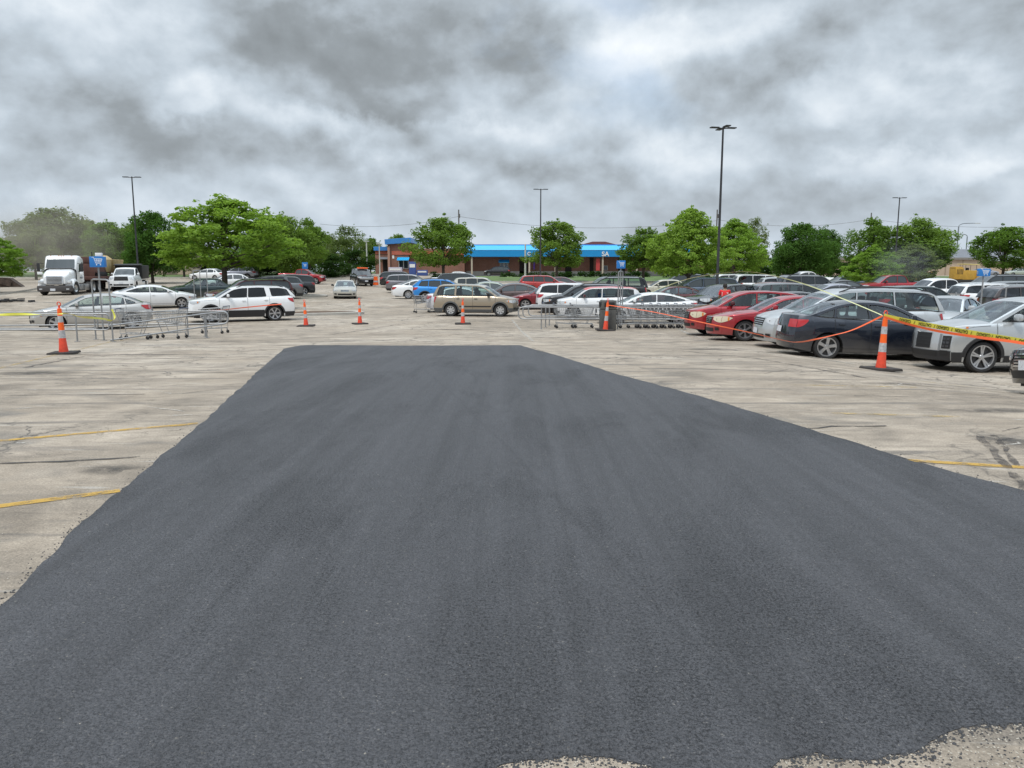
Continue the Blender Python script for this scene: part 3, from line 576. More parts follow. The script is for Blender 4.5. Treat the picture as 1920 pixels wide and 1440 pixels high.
spec('bigsuv', 'suv', L=5.1, W=2.0, rw=.39, fa=.98, ra=3.98, tum=12, gc=.28, clad=0,
     top=[(0, .98), (.06, 1.06), (.35, 1.12), (1.1, 1.16), (1.4, 1.19), (2.4, 1.2), (4.8, 1.2), (5.1, 1.15)],
     roof=[(1.35, 1.16), (1.95, 1.68), (2.25, 1.78), (3.4, 1.80), (4.6, 1.78), (4.85, 1.72), (5.05, 1.2)], wt=1.95, rt=4.8, cuts=[(2.75, 2.78), (3.75, 3.75)], dlo=[(1.35, 1.35), (4.88, 4.72)])
spec('boxy', 'suv', L=4.15, W=1.82, rw=.335, fa=.82, ra=3.38, tum=10, clad=0, gc=.2,
     top=[(0, .86), (.06, .94), (.3, 1.0), (.7, 1.04), (.95, 1.06), (2.4, 1.08), (3.9, 1.14), (4.15, 1.1)],
     roof=[(.85, 1.04), (1.4, 1.46), (1.65, 1.55), (2.6, 1.58), (3.7, 1.54), (3.92, 1.5), (4.1, 1.12)], wt=1.38, rt=3.88, cuts=[(2.2, 2.22), (3.1, 3.1)], dlo=[(.85, .85), (3.75, 3.7)])
spec('pickup', 'bigsuv', L=5.6, W=1.98, ra=4.5, bed=(3.72, 5.5), clad=0,
     top=[(0, .96), (.06, 1.04), (.35, 1.1), (1.1, 1.14), (1.4, 1.17), (2.4, 1.18), (3.6, 1.18), (5.3, 1.2), (5.6, 1.18)],
     roof=[(1.35, 1.14), (2.0, 1.66), (2.3, 1.76), (3.0, 1.78), (3.4, 1.75), (3.68, 1.18)], wt=2.0, rt=3.42, cuts=[(2.75, 2.78)], dlo=[(1.35, 1.35), (3.52, 3.44)], plan=(.5, .12, .2, .02))
spec('smallpickup', 'pickup', L=5.1, W=1.75, rw=.35, ra=3.95, bed=(3.3, 5.0),
     top=[(0, .80), (.08, .88), (.35, .94), (1.0, 1.0), (1.3, 1.03), (2.4, 1.04), (3.2, 1.04), (4.8, 1.04), (5.1, 1.02)],
     roof=[(1.2, 1.0), (1.85, 1.45), (2.1, 1.53), (2.7, 1.55), (3.0, 1.52), (3.22, 1.04)], wt=1.85, rt=3.02, cuts=[(2.45, 2.46)], dlo=[(1.2, 1.2), (3.08, 3.02)])
spec('superduty', 'pickup', L=5.9, W=2.03, rw=.41, gc=.4, fa=1.0, ra=4.6, bed=(2.9, 5.8),
     top=[(0, 1.12), (.06, 1.22), (.35, 1.27), (1.1, 1.3), (1.35, 1.33), (2.4, 1.33), (2.9, 1.3), (3.1, .75), (5.9, .75)],
     roof=[(1.3, 1.3), (1.85, 1.82), (2.1, 1.92), (2.5, 1.94), (2.75, 1.9), (2.88, 1.32)], wt=1.85, rt=2.72, cuts=[], dlo=[(1.3, 1.3), (2.6, 2.55)])

def car(kind, name, cat, label, p, head, col, lod=1, group=None, lamps=None, glass=None, **kw):
    S = dict(SP[kind]); S.update(kw)
    L, W, gc, rw = S['L'], S['W'], S['gc'], S['rw']
    root = empty(name, (p.x, p.y, p.z), R(head), label, cat, group)
    # lie on the slope of the lot
    h = R(head); fx, fy = math.cos(h), math.sin(h); e = 1.3
    pit = math.atan2(gz(p.x + fx * e, p.y + fy * e) - gz(p.x - fx * e, p.y - fy * e), 2 * e)
    rol = math.atan2(gz(p.x + fy * .8, p.y - fx * .8) - gz(p.x - fy * .8, p.y + fx * .8), 1.6)
    root.rotation_euler = (-rol, -pit, h)
    ts, tz = smooth_line(S['top'], 3); ztop = lambda s: float(np.interp(s, ts, tz))
    fa, ra = S['fa'], S['ra']; Ra = rw + .055; zc = rw
    d0, c0, d1, c1 = S['plan']
    def plan(s):
        a = 1.0
        if s < d0: a -= c0 * ((d0 - s) / d0) ** 2.3
        if s > L - d1: a -= c1 * ((s - L + d1) / d1) ** 2.3
        return a
    zbelt = ztop(L * .5)
    def sect(z): return float(np.interp((z - gc) / (zbelt - gc), [-.5, 0, .1, .35, .6, .78, .92, 1.0, 1.3], [.90, .925, .955, .985, 1.0, .995, .975, .95, .88]))
    def yb(s, z): return W / 2 * plan(s) * sect(z)
    fb = S.get('fb', .16); rb = S.get('rb', .12); cf = fb; ce = L - rb
    def zb(s):
        for a in (fa, ra):
            if abs(s - a) < Ra: return max(gc, zc + math.sqrt(max(0, Ra * Ra - (s - a) ** 2)) - .01)
        if s < fa - Ra: return gc + .04 * (1 - s / (fa - Ra))
        if s > ra + Ra: return gc + .10 * (s - ra - Ra) / (L - ra - Ra)
        return gc
    def setb(s, z):                               # fore-aft setback of the end faces at height z
        ff = max(0, 1 - s / .5); rr = max(0, 1 - (L - s) / .5)
        q = (z - .45) / .5
        a, b = S['setF']; c_, d_ = S['setR']
        return ff * (a * max(0, -q * 2) + b * max(0, q) ** 2) - rr * (c_ * max(0, -q * 2) + d_ * max(0, q) ** 2)
    X = lambda s: L / 2 - s
    def side(s, z, off=0.0, sg=1): return (X(s + setb(s, z)), sg * (yb(s, z) + off), z)
    def front(q, z, off=0.0, t=0):                    # q in -1..1 across the nose
        return (X(cf + setb(cf, z) - fb * (1 - abs(q) ** 2.2)) + off, q * yb(cf, z) * (1 - .035 * t ** 8), z)
    def rear(q, z, off=0.0, t=0): return (X(ce + setb(ce, z) + rb * (1 - abs(q) ** 2.2)) - off, q * yb(ce, z) * (1 - .035 * t ** 8), z)
    # ---- lower body
    ss_ = set([cf, ce]); n = 34 if lod else 18
    for i in range(n + 1): ss_.add(round(lerp(cf, ce, i / n), 4))
    for a in (fa, ra):
        for v in list(ss_):
            if abs(v - a) < Ra + .03 : ss_.discard(v)
        for k in range(13 if lod else 9):
            ss_.add(round(a + Ra * .9995 * math.cos(math.pi * k / (12 if lod else 8)), 4))
        ss_.add(round(a - Ra - .004, 4)); ss_.add(round(a + Ra + .004, 4))
    cols = sorted(x for x in ss_ if cf <= x <= ce); K = 11 if lod else 7
    tt = [1 - (1 - i / (K - 1)) ** 1.25 for i in range(K)]
    B = MB(); PA, DK, CL, GB = 0, 1, 2, 3
    clad = S.get('clad')
    for sg in (1, -1):
        rows = []
        for t in tt:
            row = []
            for s in cols:
                lo, hi = zb(s), ztop(s); z = lo + (hi - lo) * t
                x, y, z = side(s, z, 0, sg); y *= 1 - .035 * t ** 8
                row.append((x, y, z))
            rows.append(row)
        B.grid(rows if sg > 0 else [r[::-1] for r in rows], PA)
        # arch liners
        for a in (fa, ra):
            ar = [s for s in cols if abs(s - a) <= Ra + .001]
            lip = [side(s, zb(s), 0, sg) for s in ar]
            B.grid([lip, [(q[0], q[1] - sg * .28, q[2]) for q in lip]], DK)
            wall = [(q[0], q[1] - sg * .28, q[2]) for q in lip]
            B.grid([wall, [(q[0], q[1], gc) for q in wall]], DK)
            if clad:
                rr = [[(X(a + (Ra + d) * math.cos(th)), sg * (yb(a + (Ra + d) * math.cos(th), zc + (Ra + d) * math.sin(th)) + o), zc + (Ra + d) * math.sin(th)) for th in [math.pi * k / 16 for k in range(17)]] for d, o in ((-.012, -.01), (-.012, .014), (.055, .012), (.07, -.004))]
                rr = [[(q[0], q[1], max(q[2], gc)) for q in r_] for r_ in rr]
                B.grid(rr, CL)
        if clad:
            for s0, s1 in ((fa + Ra + .05, ra - Ra - .05), (cf, fa - Ra - .05), (ra + Ra + .05, ce)):
                if s1 <= s0: continue
                hh = gc + (S.get('rock', .13) if s0 > cf and s1 < ce else .2)
                B.grid([[side(lerp(s0, s1, i / 10), z, o, sg) for i in range(11)] for z, o in ((gc - .01, .0), (gc, .014), (hh, .012), (hh + .015, -.003))], CL)
    ne = 12
    qs = [-1 + 2 * i / ne for i in range(ne + 1)]
    B.grid([[front(q, zb(cf) + (ztop(cf) - zb(cf)) * t, 0, t) for q in qs] for t in tt], PA)
    B.grid([[rear(q, zb(ce) + (ztop(ce) - zb(ce)) * t, 0, t) for q in qs] for t in tt], PA)
    if clad:
        B.grid([[front(q, z, o) for q in qs] for z, o in ((zb(cf) - .01, .0), (zb(cf), .014), (gc + .22, .012), (gc + .235, -.003))], CL)
        B.grid([[rear(q, z, o) for q in qs] for z, o in ((zb(ce) - .01, .0), (zb(ce), .014), (gc + .32, .012), (gc + .335, -.003))], CL)
    rf = resample(S['roof'], .09 if lod else .16, 3)
    sA, sC = rf[0][0], rf[-1][0]
    def topz(s, q):
        cr = .075 * ss((s - cf) / .8) * ss((ce - s) / .25) * (1 if s < sA + .2 else .45)
        if S.get('bed') and S['bed'][0] <= s <= S['bed'][1]: cr = 0.0
        return ztop(s) + cr * (1 - abs(q) ** 2.4)
    rows = []
    for s in cols:
        row = []
        for q in qs:
            x = X(s + setb(s, ztop(s))); x += fb * (1 - abs(q) ** 2.2) * max(0, 1 - (s - cf) / .9) - rb * (1 - abs(q) ** 2.2) * max(0, 1 - (ce - s) / .6)
            z = topz(s, q)
            if S.get('bed') and S['bed'][0] <= s <= S['bed'][1] and abs(q) < .95: z = max(.72, ztop(s) - .5)
            row.append((x, q * yb(s, ztop(s)) * .965, z))
        rows.append(row)
    B.grid(rows, PA, mf=lambda i, j: DK if (sA + .12 < (cols[i] + cols[i + 1]) / 2 < sC - .12 and abs(qs[j]) < .95) else PA)
    B.box((0, 0, gc + .10), (L - .7, W - .52, .26), DK)
    # ---- greenhouse
    tn = math.tan(R(S['tum'])); bz = lambda s: ztop(s)
    def yg(s, z): 
        s_ = max(sA, min(sC, s)); return yb(s_, bz(s_)) * .985 - .012 - max(0, z - bz(s_)) * tn
    zr = lambda s: float(np.interp(s, [p_[0] for p_ in rf], [p_[1] for p_ in rf]))
    mT = S.get('mt', .055); 
    lowb = lambda s: bz(s) + .03
    N = 60; region = []
    sa, sb = S['dlo'][0], S['dlo'][1]
    xs_ = [lerp(sA + .05, sC - .03, i / N) for i in range(N + 1)]
    up = []
    for s in xs_:
        sl = (zr(s + .02) - zr(s - .02)) / .04; z = zr(s) - mT * math.sqrt(1 + sl * sl) * (1.0 if sl < .3 else 1.05)
        if z > lowb(s) + .004: up.append((s, z))
    lo = [(lerp(up[0][0], up[-1][0], i / 12), lowb(lerp(up[0][0], up[-1][0], i / 12))) for i in range(13)]
    region = lo + up[::-1]
    zt_ = max(p_[1] for p_ in rf)
    def line(c, off):
        return (c[0] + off, bz(c[0])), (c[1] + off, zt_)
    def halfL(poly, c, off): a, b = line(c, off); return clip(poly, a, b, 1)       # keep smaller s
    def halfR(poly, c, off): a, b = line(c, off); return clip(poly, a, b, -1)
    region = halfL(region, S['dlo'][1], 0)
    panes = []; rest = region
    for c in S['cuts']:
        w = c[2] / 2 if len(c) > 2 else .035
        panes.append(halfL(rest, c, -w)); rest = halfR(rest, c, w)
    panes.append(rest); panes = [q for q in panes if len(q) > 3 and (max(a[0] for a in q) - min(a[0] for a in q)) > .08]
    def rnd_poly(q):
        out = []; n_ = len(q)
        for i in range(n_):
            a, b, c = Vector(q[i - 1]), Vector(q[i]), Vector(q[(i + 1) % n_])
            d1, d2 = (a - b), (c - b)
            if d1.length < 1e-5 or d2.length < 1e-5: continue
            ang = d1.angle(d2)
            if ang < R(140):
                k = min(.05, d1.length * .4, d2.length * .4); out += [tuple(b + d1.normalized() * k), tuple(b + (d1.normalized() + d2.normalized()) * k * .33), tuple(b + d2.normalized() * k)]
            else: out.append(tuple(b))
        return out
    panes = [rnd_poly(q) for q in panes]
    outline = [(s, z) for s, z in rf] + [(lerp(sC, sA, i / 12), bz(lerp(sC, sA, i / 12)) - .03) for i in range(13)]
    loops = [[Vector((a[0], a[1], 0)) for a in outline]] + [[Vector((a[0], a[1], 0)) for a in q] for q in panes]
    flat = [v for l_ in loops for v in l_]; tris = tessellate_polygon(loops)
    frm = S.get('frame', PA)
    for sg in (1, -1):
        vs = [(X(v.x), sg * yg(v.x, v.y), v.y) for v in flat]
        B.add(vs, [t_ if sg > 0 else t_[::-1] for t_ in tris], frm)
        off = len(outline)
        for q in panes:                            # reveals
            B.grid([[(X(a[0]), sg * yg(*a), a[1]) for a in q], [(X(a[0]), sg * (yg(*a) - .02), a[1]) for a in q]], GB, close=True); 
        # dark surround of each opening
        if lod and kw.get('trim', True):
            for q in panes:
                cx = sum(a[0] for a in q) / len(q); cz = sum(a[1] for a in q) / len(q)
                def inn(a, d):
                    v = Vector((a[0] - cx, a[1] - cz)); l_ = v.length; return (cx + v.x * (1 + d / l_), cz + v.y * (1 + d / l_))
                B.grid([[(X(a[0]), sg * (yg(*a) + .004), a[1]) for a in [inn(b_, d) for b_ in q]] for d in (.016, 0)], GB, close=True)
    # roof
    def xb(s): 
        if s <= S['wt']: return lerp(.20, .09, (s - sA) / (S['wt'] - sA))
        if s >= S['rt']: return -lerp(.07, .12, (s - S['rt']) / max(.01, sC - S['rt']))
        return lerp(.09, -.07, (s - S['wt']) / (S['rt'] - S['wt']))
    def rpt(s, z, q, off=0.0):
        cr = .05 * min(1, min((s - sA) / .7, (sC - s) / .5) if sC > s else 0) ; cr = max(.0, cr)
        return (X(s) + xb(s) * (1 - q * q), q * (yg(s, z) + .001), z + cr * (1 - abs(q) ** 3) + off)
    qn = 10; q2 = [-1 + 2 * i / qn for i in range(qn + 1)]
    roofp = [p_ for p_ in rf if S['wt'] - .03 <= p_[0] <= S['rt'] + .03]; ws = [p_ for p_ in rf if p_[0] <= S['wt'] - .03] + [roofp[0]]; rw_ = [roofp[-1]] + [p_ for p_ in rf if p_[0] > S['rt'] + .03]
    B.grid([[rpt(s, z, q) for q in q2] for s, z in roofp], kw.get('roofm', PA) if not kw.get('roofcol') else 4)
    roofp_ = [p_ for p_ in rf if S['wt'] - .03 <= p_[0] <= S['rt'] + .03]
    for seg in ([p_ for p_ in rf if p_[0] <= S['wt'] - .03] + [roofp_[0]], [roofp_[-1]] + [p_ for p_ in rf if p_[0] > S['rt'] + .03]):
        for sg in (1, -1):
            B.grid([[tuple(Vector(rpt(s, z, sg * q)) + Vector((0, 0, .004))) for q in (.92, .96, 1.0)] for s, z in seg], PA)
    mats = [col, INT, kw.get('cladm', BLK), SEAL] + ([kw['roofcol']] if kw.get('roofcol') else [])
    B.build('body', mats, root, 38)
    gm = glass or (GL_CLEAR if lod > 1 else GL_FAR)
    for nm, seg, flip in (('windshield', ws, 1), ('rear_window', rw_, -1)):
        g2 = MB(); ins = .94
        g2.grid([[rpt(s, z, q * ins) for q in q2] for s, z in seg], 0); g2.build(nm, gm if nm == 'windshield' or not kw.get('tintrear') else GL_DARK, root, 60)
        if lod > 1:
            pass
    # pillars beside the windscreens: narrow painted strips
    for sg in (1, -1):
        for q in panes:
            g2 = MB(); vs = [(X(a[0]), sg * (yg(*a) - .018), a[1]) for a in q]
            cxx = sum(v[0] for v in vs) / len(vs); czz = sum(v[2] for v in vs) / len(vs)
            vs = [(cxx + (v[0] - cxx) * 1.01, v[1], czz + (v[2] - czz) * 1.02) for v in vs]
            g2.poly(vs if sg > 0 else vs[::-1]); gg = gm
            if kw.get('tintrear') and sum(a[0] for a in q) / len(q) > S.get('tints', 2.55): gg = GL_DARK
            g2.build('side_window', gg, root, 0)
    if lod > 1:                                    # seats and wheel seen through the glass
        im = kw.get('intm', INT)
        seats = [(2.15, 1), (2.15, -1), (3.15, 1), (3.15, -1)]
        for s0, sg in seats:
            if s0 > sC - 1.1 and kind == 'pickup': continue
            s0 += (sA - 1.15); t_ = MB(); zt2 = zbelt
            t_.box((X(s0 + .18), sg * .37, zt2 + .02), (.16, .46, .5), 0, ry=-.22, bev=.05); t_.box((X(s0 + .26), sg * .37, zt2 + .32), (.1, .26, .17), 0, ry=-.15, bev=.04)
            t_.build('seat', im, root, 40)
        t_ = MB(); t_.lathe([(.17 + .015 * math.cos(a), .015 * math.sin(a)) for a in [k * math.pi / 3 for k in range(7)]], n=20); sw = t_.build('steering_wheel', INT, root, 40)
        sw.location = (X(sA + .75), .37, zbelt - .01); sw.rotation_euler = (0, R(-65), 0)
        t_ = MB(); t_.box((X(sA + .42), 0, zbelt - .02), (.5, W * .72, .10), 0, bev=.04); t_.build('dashboard', INT, root, 40)
    # ---- lamps, grille, plate
    def patch(fn, a0, a1, z0, z1, off, nu=6, nz=3, sk=0.0, rnd=0):
        g3 = MB(); rows = []
        for j in range(nz + 1):
            z = lerp(z0, z1, j / nz); rows.append([fn(lerp(a0, a1, i / nu), z + sk * (i / nu), off) for i in range(nu + 1)])
        return rows
    lm = lamps or LAMP
    hz0, hz1 = S.get('hl', (ztop(cf) - .20, ztop(cf) - .05)); hq = S.get('hq', .56); hl = S.get('hlen', .34)
    for sg in (1, -1):
        o = MB()
        hm_ = (hz0 + hz1) / 2
        def hsh(t):                                # lens outline: thin at both ends, full at the corner
            k = 1 - abs(t) ** 2.0 * .92; up_ = .045 * max(0, t); return hm_ + up_ - (hm_ - hz0) * k, hm_ + up_ + (hz1 - hm_) * (k if t > 0 else 1 - .25 * t * t)
        o.grid([[front(sg * lerp(hq, 1.0, i / 8), lerp(*hsh(-(1 - i / 8)), j / 3), .008) for i in range(9)] for j in range(4)], 0)
        o.grid([[side(cf + (hl * i / 8), lerp(*hsh(i / 8), j / 3), .006, sg) for i in range(9)] for j in range(4)], 0)
        if lod:
            o.grid([[side(cf + hl * .55 + .06 * i / 2, hm_ + .02 + (j - 1) * (hz1 - hz0) * .28, .009, sg) for i in range(3)] for j in range(3)], 1)
            c_ = front(sg * (hq + .2), (hz0 + hz1) / 2, .0); o.lathe([(.001, c_[0] + .012), (.028, c_[0] + .012), (.036, c_[0] + .008)], (0, c_[1], c_[2]), 'x', 12, 2)
        o.build('headlight', [lm, AMB, CHROME], root, 40)
        o = MB(); tz0, tz1 = S.get('tl', (ztop(ce) - .26, ztop(ce) - .06)) if kind not in ('crv',) else (.85, 1.35)
        if kind in ('crv', 'minivan', 'bigsuv', 'boxy', 'pickup', 'smallpickup', 'superduty'): 
            tz0, tz1 = S.get('tl', (ztop(ce) - .34, ztop(ce) - .02)); tq, tl_ = .84, .10
        else: tq, tl_ = .62, .30
        if S.get('tlen'): tl_ = S['tlen']
        o.grid([[rear(sg * lerp(tq, 1, i / 4), lerp(tz0, tz1, j / 3), .008) for i in range(5)] for j in range(4)], 0)
        o.grid([[side(ce - tl_ * i / 6, lerp(lerp(tz0, tz1 - .03, (i / 6) ** 2), tz1, j / 3), .007, sg) for i in range(7)] for j in range(4)], 0)
        o.build('tail_light', RED, root, 40)
    if kw.get('block'):
        for sg in (1, -1):
            o = MB(); fr = lambda q, z, of: front(sg * q, z, of)
            o.grid(patch(fr, .74, .97, .52, .80, .010, 5, 4), 0)
            for j in range(3):
                for i in range(2): o.grid(patch(fr, .76 + i * .10, .84 + i * .10, .55 + j * .08, .60 + j * .08, .018, 2, 1), 1)
            o.grid(patch(fr, .66, .70, .47, .84, .02, 1, 3), 2); o.grid(patch(fr, .70, .98, .475, .49, .015, 5, 1), 2)
            o.build('lamp_cluster', [SEAL, pm('lamp_cell', (.06, .062, .066), .15, .4), pm('satin_trim', (.30, .31, .32), .35, .7)], root, 40)
    gq = S.get('gq', .46); gz0, gz1 = S.get('gr', (hz0 - .05, hz1 - .02))
    o = MB(); o.grid(patch(front, -gq, gq, gz0, gz1, .006, 10, 2), 0)
    for k in range(1, 4): z = lerp(gz0, gz1, k / 4); o.grid(patch(front, -gq * .97, gq * .97, z - .008, z + .008, .014, 10, 1), 1)
    o.grid(patch(front, -gq * 1.02, gq * 1.02, gz1 - .01, gz1 + .012, .014, 10, 1), 1)
    o.grid(patch(front, -gq * 1.02, gq * 1.02, gz0 - .012, gz0 + .01, .014, 10, 1), 1)
    o.build('grille', [SEAL, CHROME if S.get('chromeg', 1) else BLK], root, 40)
    o = MB(); o.grid(patch(front, -.62, .62, gc + .10, gc + .22, .016 if clad else .008, 10, 2), 0)
    for sg in (1, -1): o.grid(patch(lambda q, z, of: front(sg * q, z, of), .72, .93, gc + .14, gc + .24, .018, 3, 1), 0)
    o.build('air_intake', SEAL, root, 40)
    for fn, zz in ((front, gc + .30), (rear, S.get('pz', .72))):
        if fn is front and kw.get('nofp'): continue
        o = MB(); a = yb(cf, zz); o.grid(patch(fn, -.17 / a, .17 / a, zz - .075, zz + .075, .02, 4, 1), 0); o.build('license_plate', PLATE, root, 40)
    if lod:
        sm = MB()                                  # door and panel seams
        cx_ = [c for c in S['cuts']][:2]; ends = [sA + .12] + [c[0] for c in cx_]
        zlo = gc + .10
        for sg in (1, -1):
            for s0 in ends:
                zz0 = max(zlo, zb(s0) + .02); sm.grid([[side(s0 + d, lerp(zz0, bz(s0) - .005, i / 8), .0022, sg) for i in range(9)] for d in (-.005, .005)], 0)
            a1 = ends[-1] if len(ends) < 3 else min(ra - .05, ends[-1] + .32)
            for a_, b_ in ((ends[0], ends[-1]),):
                sm.grid([[side(lerp(a_, b_, i / 14), zlo + d, .0022, sg) for i in range(15)] for d in (-.004, .005)], 0)
            # hood shut line and fuel door
            sm.grid([[side(lerp(cf + .25, sA - .02, i / 8), ztop(lerp(cf + .25, sA - .02, i / 8)) - .045 + d, .0022, sg) for i in range(9)] for d in (-.004, .004)], 0)
        sm.build('panel_seam', SEAL, root, 60)
        hm = kw.get('handm', col)
        for sg in (1, -1):
            for c in cx_:
                s0 = c[0] - .17; z0 = bz(s0) - .13; y0 = yb(s0, z0)
                o = MB(); o.box((X(s0), sg * (y0 + .022), z0), (.17, .03, .03), 0, bev=.012); o.build('door_handle', hm, root, 40)
            o = MB(); s0 = sA + .50; z0 = bz(s0) + .09
            o.box((X(s0), sg * (yb(s0, bz(s0)) + .11), z0 + .03), (.13, .21, .15), 0, bev=.05, taper=(.85, .9)); o.box((X(s0) + .01, sg * (yb(s0, bz(s0)) - .0), z0 - .045), (.09, .14, .045), 1, bev=.015)
            o.box((X(s0 + .066), sg * (yb(s0, bz(s0)) + .11), z0 + .03), (.006, .16, .10), 2)
            o.build('mirror', [kw.get('mirm', col), BLK, CHROME], root, 40)
    if kw.get('rails'):
        for sg in (1, -1):
            o = MB(); s0, s1 = S['wt'] + .25, S['rt'] - .15
            pts = [Vector(rpt(lerp(s0, s1, i / 8), zr(lerp(s0, s1, i / 8)), sg * .88)) + Vector((0, 0, .055 * (0 if i in (0, 8) else 1))) for i in range(9)]
            o.tube(pts, .02, 0); o.build('roof_rail', kw.get('railm', BLK), root, 50)
    if kw.get('belt'):
        for sg in (1, -1):
            o = MB(); o.grid([[(X(s), sg * (yg(s, bz(s)) + .012), bz(s) + d) for s in [lerp(up[0][0], S['dlo'][1][0], i / 20) for i in range(21)]] for d in (.006, .026)], 0)
            o.build('belt_trim', CHROME, root, 40)
    if kw.get('strip'):
        o = MB()
        for sg in (1, -1): o.grid([[side(lerp(fa + Ra + .08, ra - Ra - .08, i / 12), z, of, sg) for i in range(13)] for z, of in ((.50, -.002), (.505, .016), (.56, .016), (.565, -.002))], 0)
        o.build('side_moulding', BLK, root, 40)
    # ---- wheels
    style = kw.get('rim', 5); first = True
    for a, sg in ((fa, 1), (fa, -1), (ra, 1), (ra, -1)):
        w = wheel(rw, style, lod, root); yc = sg * (yb(a, rw) - .115); w.location = (X(a), yc, rw); w.rotation_euler = (0, R(random.uniform(0, 60)), 0 if sg > 0 else math.pi)
    return root
_W = {}
def wheel(rw, style, lod, root):
    key = (round(rw, 3), style, bool(lod))
    if key in _W: return copy_tree(_W[key], root)
    w = .21; n = 32 if lod else 18; rr = rw * (.71 if style != 'steel' else .60)
    if style == 'big': rr = rw * .74
    T = MB(); T.lathe([(rr, -w / 2 + .01), (rw * .90, -w / 2), (rw * .985, -w / 2 + .03), (rw, -w / 4), (rw, w / 4), (rw * .985, w / 2 - .03), (rw * .90, w / 2), (rr + .012, w / 2 - .004), (rr, w / 2 - .02)], axis='y', n=n)
    t = T.build('wheel', TYRE, root, 40)
    m = MB(); y1 = w / 2 - .02
    rm = {'steel': HUBW}.get(style, RIM)
    m.lathe([(rr + .002, y1 - .03), (rr + .004, y1 + .012), (rr - .018, y1 + .010), (rr - .026, y1 - .05)], axis='y', n=n, m=0)
    m.lathe([(rr - .02, y1 - .055), (.001, y1 - .06)], axis='y', n=n, m=1)
    m.lathe([(.001, y1 + .004), (.045, y1 + .002), (.062, y1 - .018)], axis='y', n=14, m=0)
    ns = {5: 5, 6: 6, 10: 10, 'big': 10, 'steel': 7, 'cap': 9}.get(style, 5)
    for k in range(ns):
        a = 2 * math.pi * k / ns
        if style == 'big': offs = ((-.13, .026), (.13, .026)) if k % 2 == 0 else ()
        elif style == 6: offs = ((-.09, .022), (.09, .022))
        else: offs = ((0, {5: .055, 10: .03, 'steel': .052, 'cap': .05}.get(style, .05)),)
        for da, hw in offs:
            a_ = a + da; d = Vector((math.cos(a_), 0, math.sin(a_))); t_ = Vector((-math.sin(a_), 0, math.cos(a_)))
            r0, r1 = .035, rr - .012
            vs = []
            for r_, y_, k_ in ((r0, y1 - .004, .8), (r1 * .6, y1 - .008, .8), (r1, y1 + .004, 1.0)):
                p = d * r_; vs.append([tuple(p + t_ * hw * k_ + Vector((0, y_ - .03, 0))), tuple(p + t_ * hw * k_ * .8 + Vector((0, y_, 0))), tuple(p - t_ * hw * k_ * .8 + Vector((0, y_, 0))), tuple(p - t_ * hw * k_ + Vector((0, y_ - .03, 0)))])
            m.grid(vs, 0)
    m.build('rim', [rm, RIMD], t, 30)
    _W[key] = t
    return t
# ---------------------------------------------------------------- street furniture
ORG = pm('cone_orange', (0.90, 0.125, 0.012), 0.5, var=0.12, vscale=9); ORGD = pm('cone_orange_dark', (0.74, 0.07, 0.03), 0.55, var=0.15, vscale=12)
RFL = pm('reflective_band', (0.42, 0.42, 0.43), 0.35, var=0.25, vscale=25); RUB = pm('base_rubber', (0.035, 0.03, 0.028), 0.85, bump=0.4, bscale=25, var=0.4)
BLUE = pm('sign_blue', (0.02, 0.18, 0.52), 0.4); BLUED = pm('sign_blue_side', (0.015, 0.10, 0.36), 0.4)
def cone(loc, H, label, rz=0.3, lean=(0, 0), w=.5):
    r = empty('traffic_cone', loc, rz, label, 'traffic cone', 'orange traffic cones around the fresh asphalt'); r.rotation_euler = (lean[0], lean[1], rz)
    o = MB(); o.box((0, 0, .03), (w, w * .95, .055), 0, bev=.012, taper=(.96, .96)); o.build('base', RUB, r, 40)
    k = H / 1.1
    def rad(h): return float(np.interp(h, [0, .05, .26, .3, 1.0 * 1.04], [.105, .092, .083, .075, .042])) * (.9 + .1 * k)
    bands = [(0, .30, 1), (.30, .47, 2), (.47, .64, 0), (.64, .78, 2), (.78, .93, 0)]
    o = MB()
    for a, b, m in bands:
        a_, b_ = .055 + a * (H - .06), .055 + b * (H - .06); o.lathe([(rad(a) * (1.0 if m != 2 else 1.03), a_), (rad((a + b) / 2) * (1.0 if m != 2 else 1.03), (a_ + b_) / 2), (rad(b) * (1.0 if m != 2 else 1.03), b_)], n=20, mf=lambda i, j, m=m: 0 if m == 0 else 3 if m == 1 else 2)
        if m == 2: o.lathe([(rad(b) * 1.03, b_), (rad(b), b_ + .001)], n=20, m=2); o.lathe([(rad(a), a_ - .001), (rad(a) * 1.03, a_)], n=20, m=2)
    z0 = .055 + .93 * (H - .06); o.lathe([(.042, z0), (.03, z0 + .01), (.022, z0 + .015), (.022, H + .0), (.0, H + .008)], n=14, m=3)
    o.build('body', [ORG, ORG, RFL, ORGD], r, 50)
    o = MB(); o.tube([(.0, 0, H - .05)] + [(.038 * math.cos(a), 0, H + .03 + .05 * math.sin(a)) for a in [math.pi * i / 8 - math.pi * .2 for i in range(12)]], .011, 0); o.build('grab_loop', ORGD, r, 60)
    return r
CONES = {}
cone(G(1651, 694), 1.16, 'orange traffic cone with tape tied at its top, before the dark navy sedan', .25, (0, R(1.5)), .62)
cone(G(120, 664), 1.18, 'orange traffic cone standing in front of the left cart corral', .2, (0, R(-1)), .6)
cone(G(574, 612), 1.06, 'orange traffic cone at the far left corner of the patch, near the white suv', .1, (0, R(-2)), .72)
cone(G(675, 608), 1.08, 'orange traffic cone standing in the aisle below the oncoming gold sedan', .5, (0, 0), .62)
cone(G(868, 608), 1.07, 'orange traffic cone standing in front of the tan SUV', .1, (0, 0), .72)
cone(G(1135, 620), 1.20, 'orange traffic cone leaning against the grey trash bin', .1, (0, R(4)), .72)

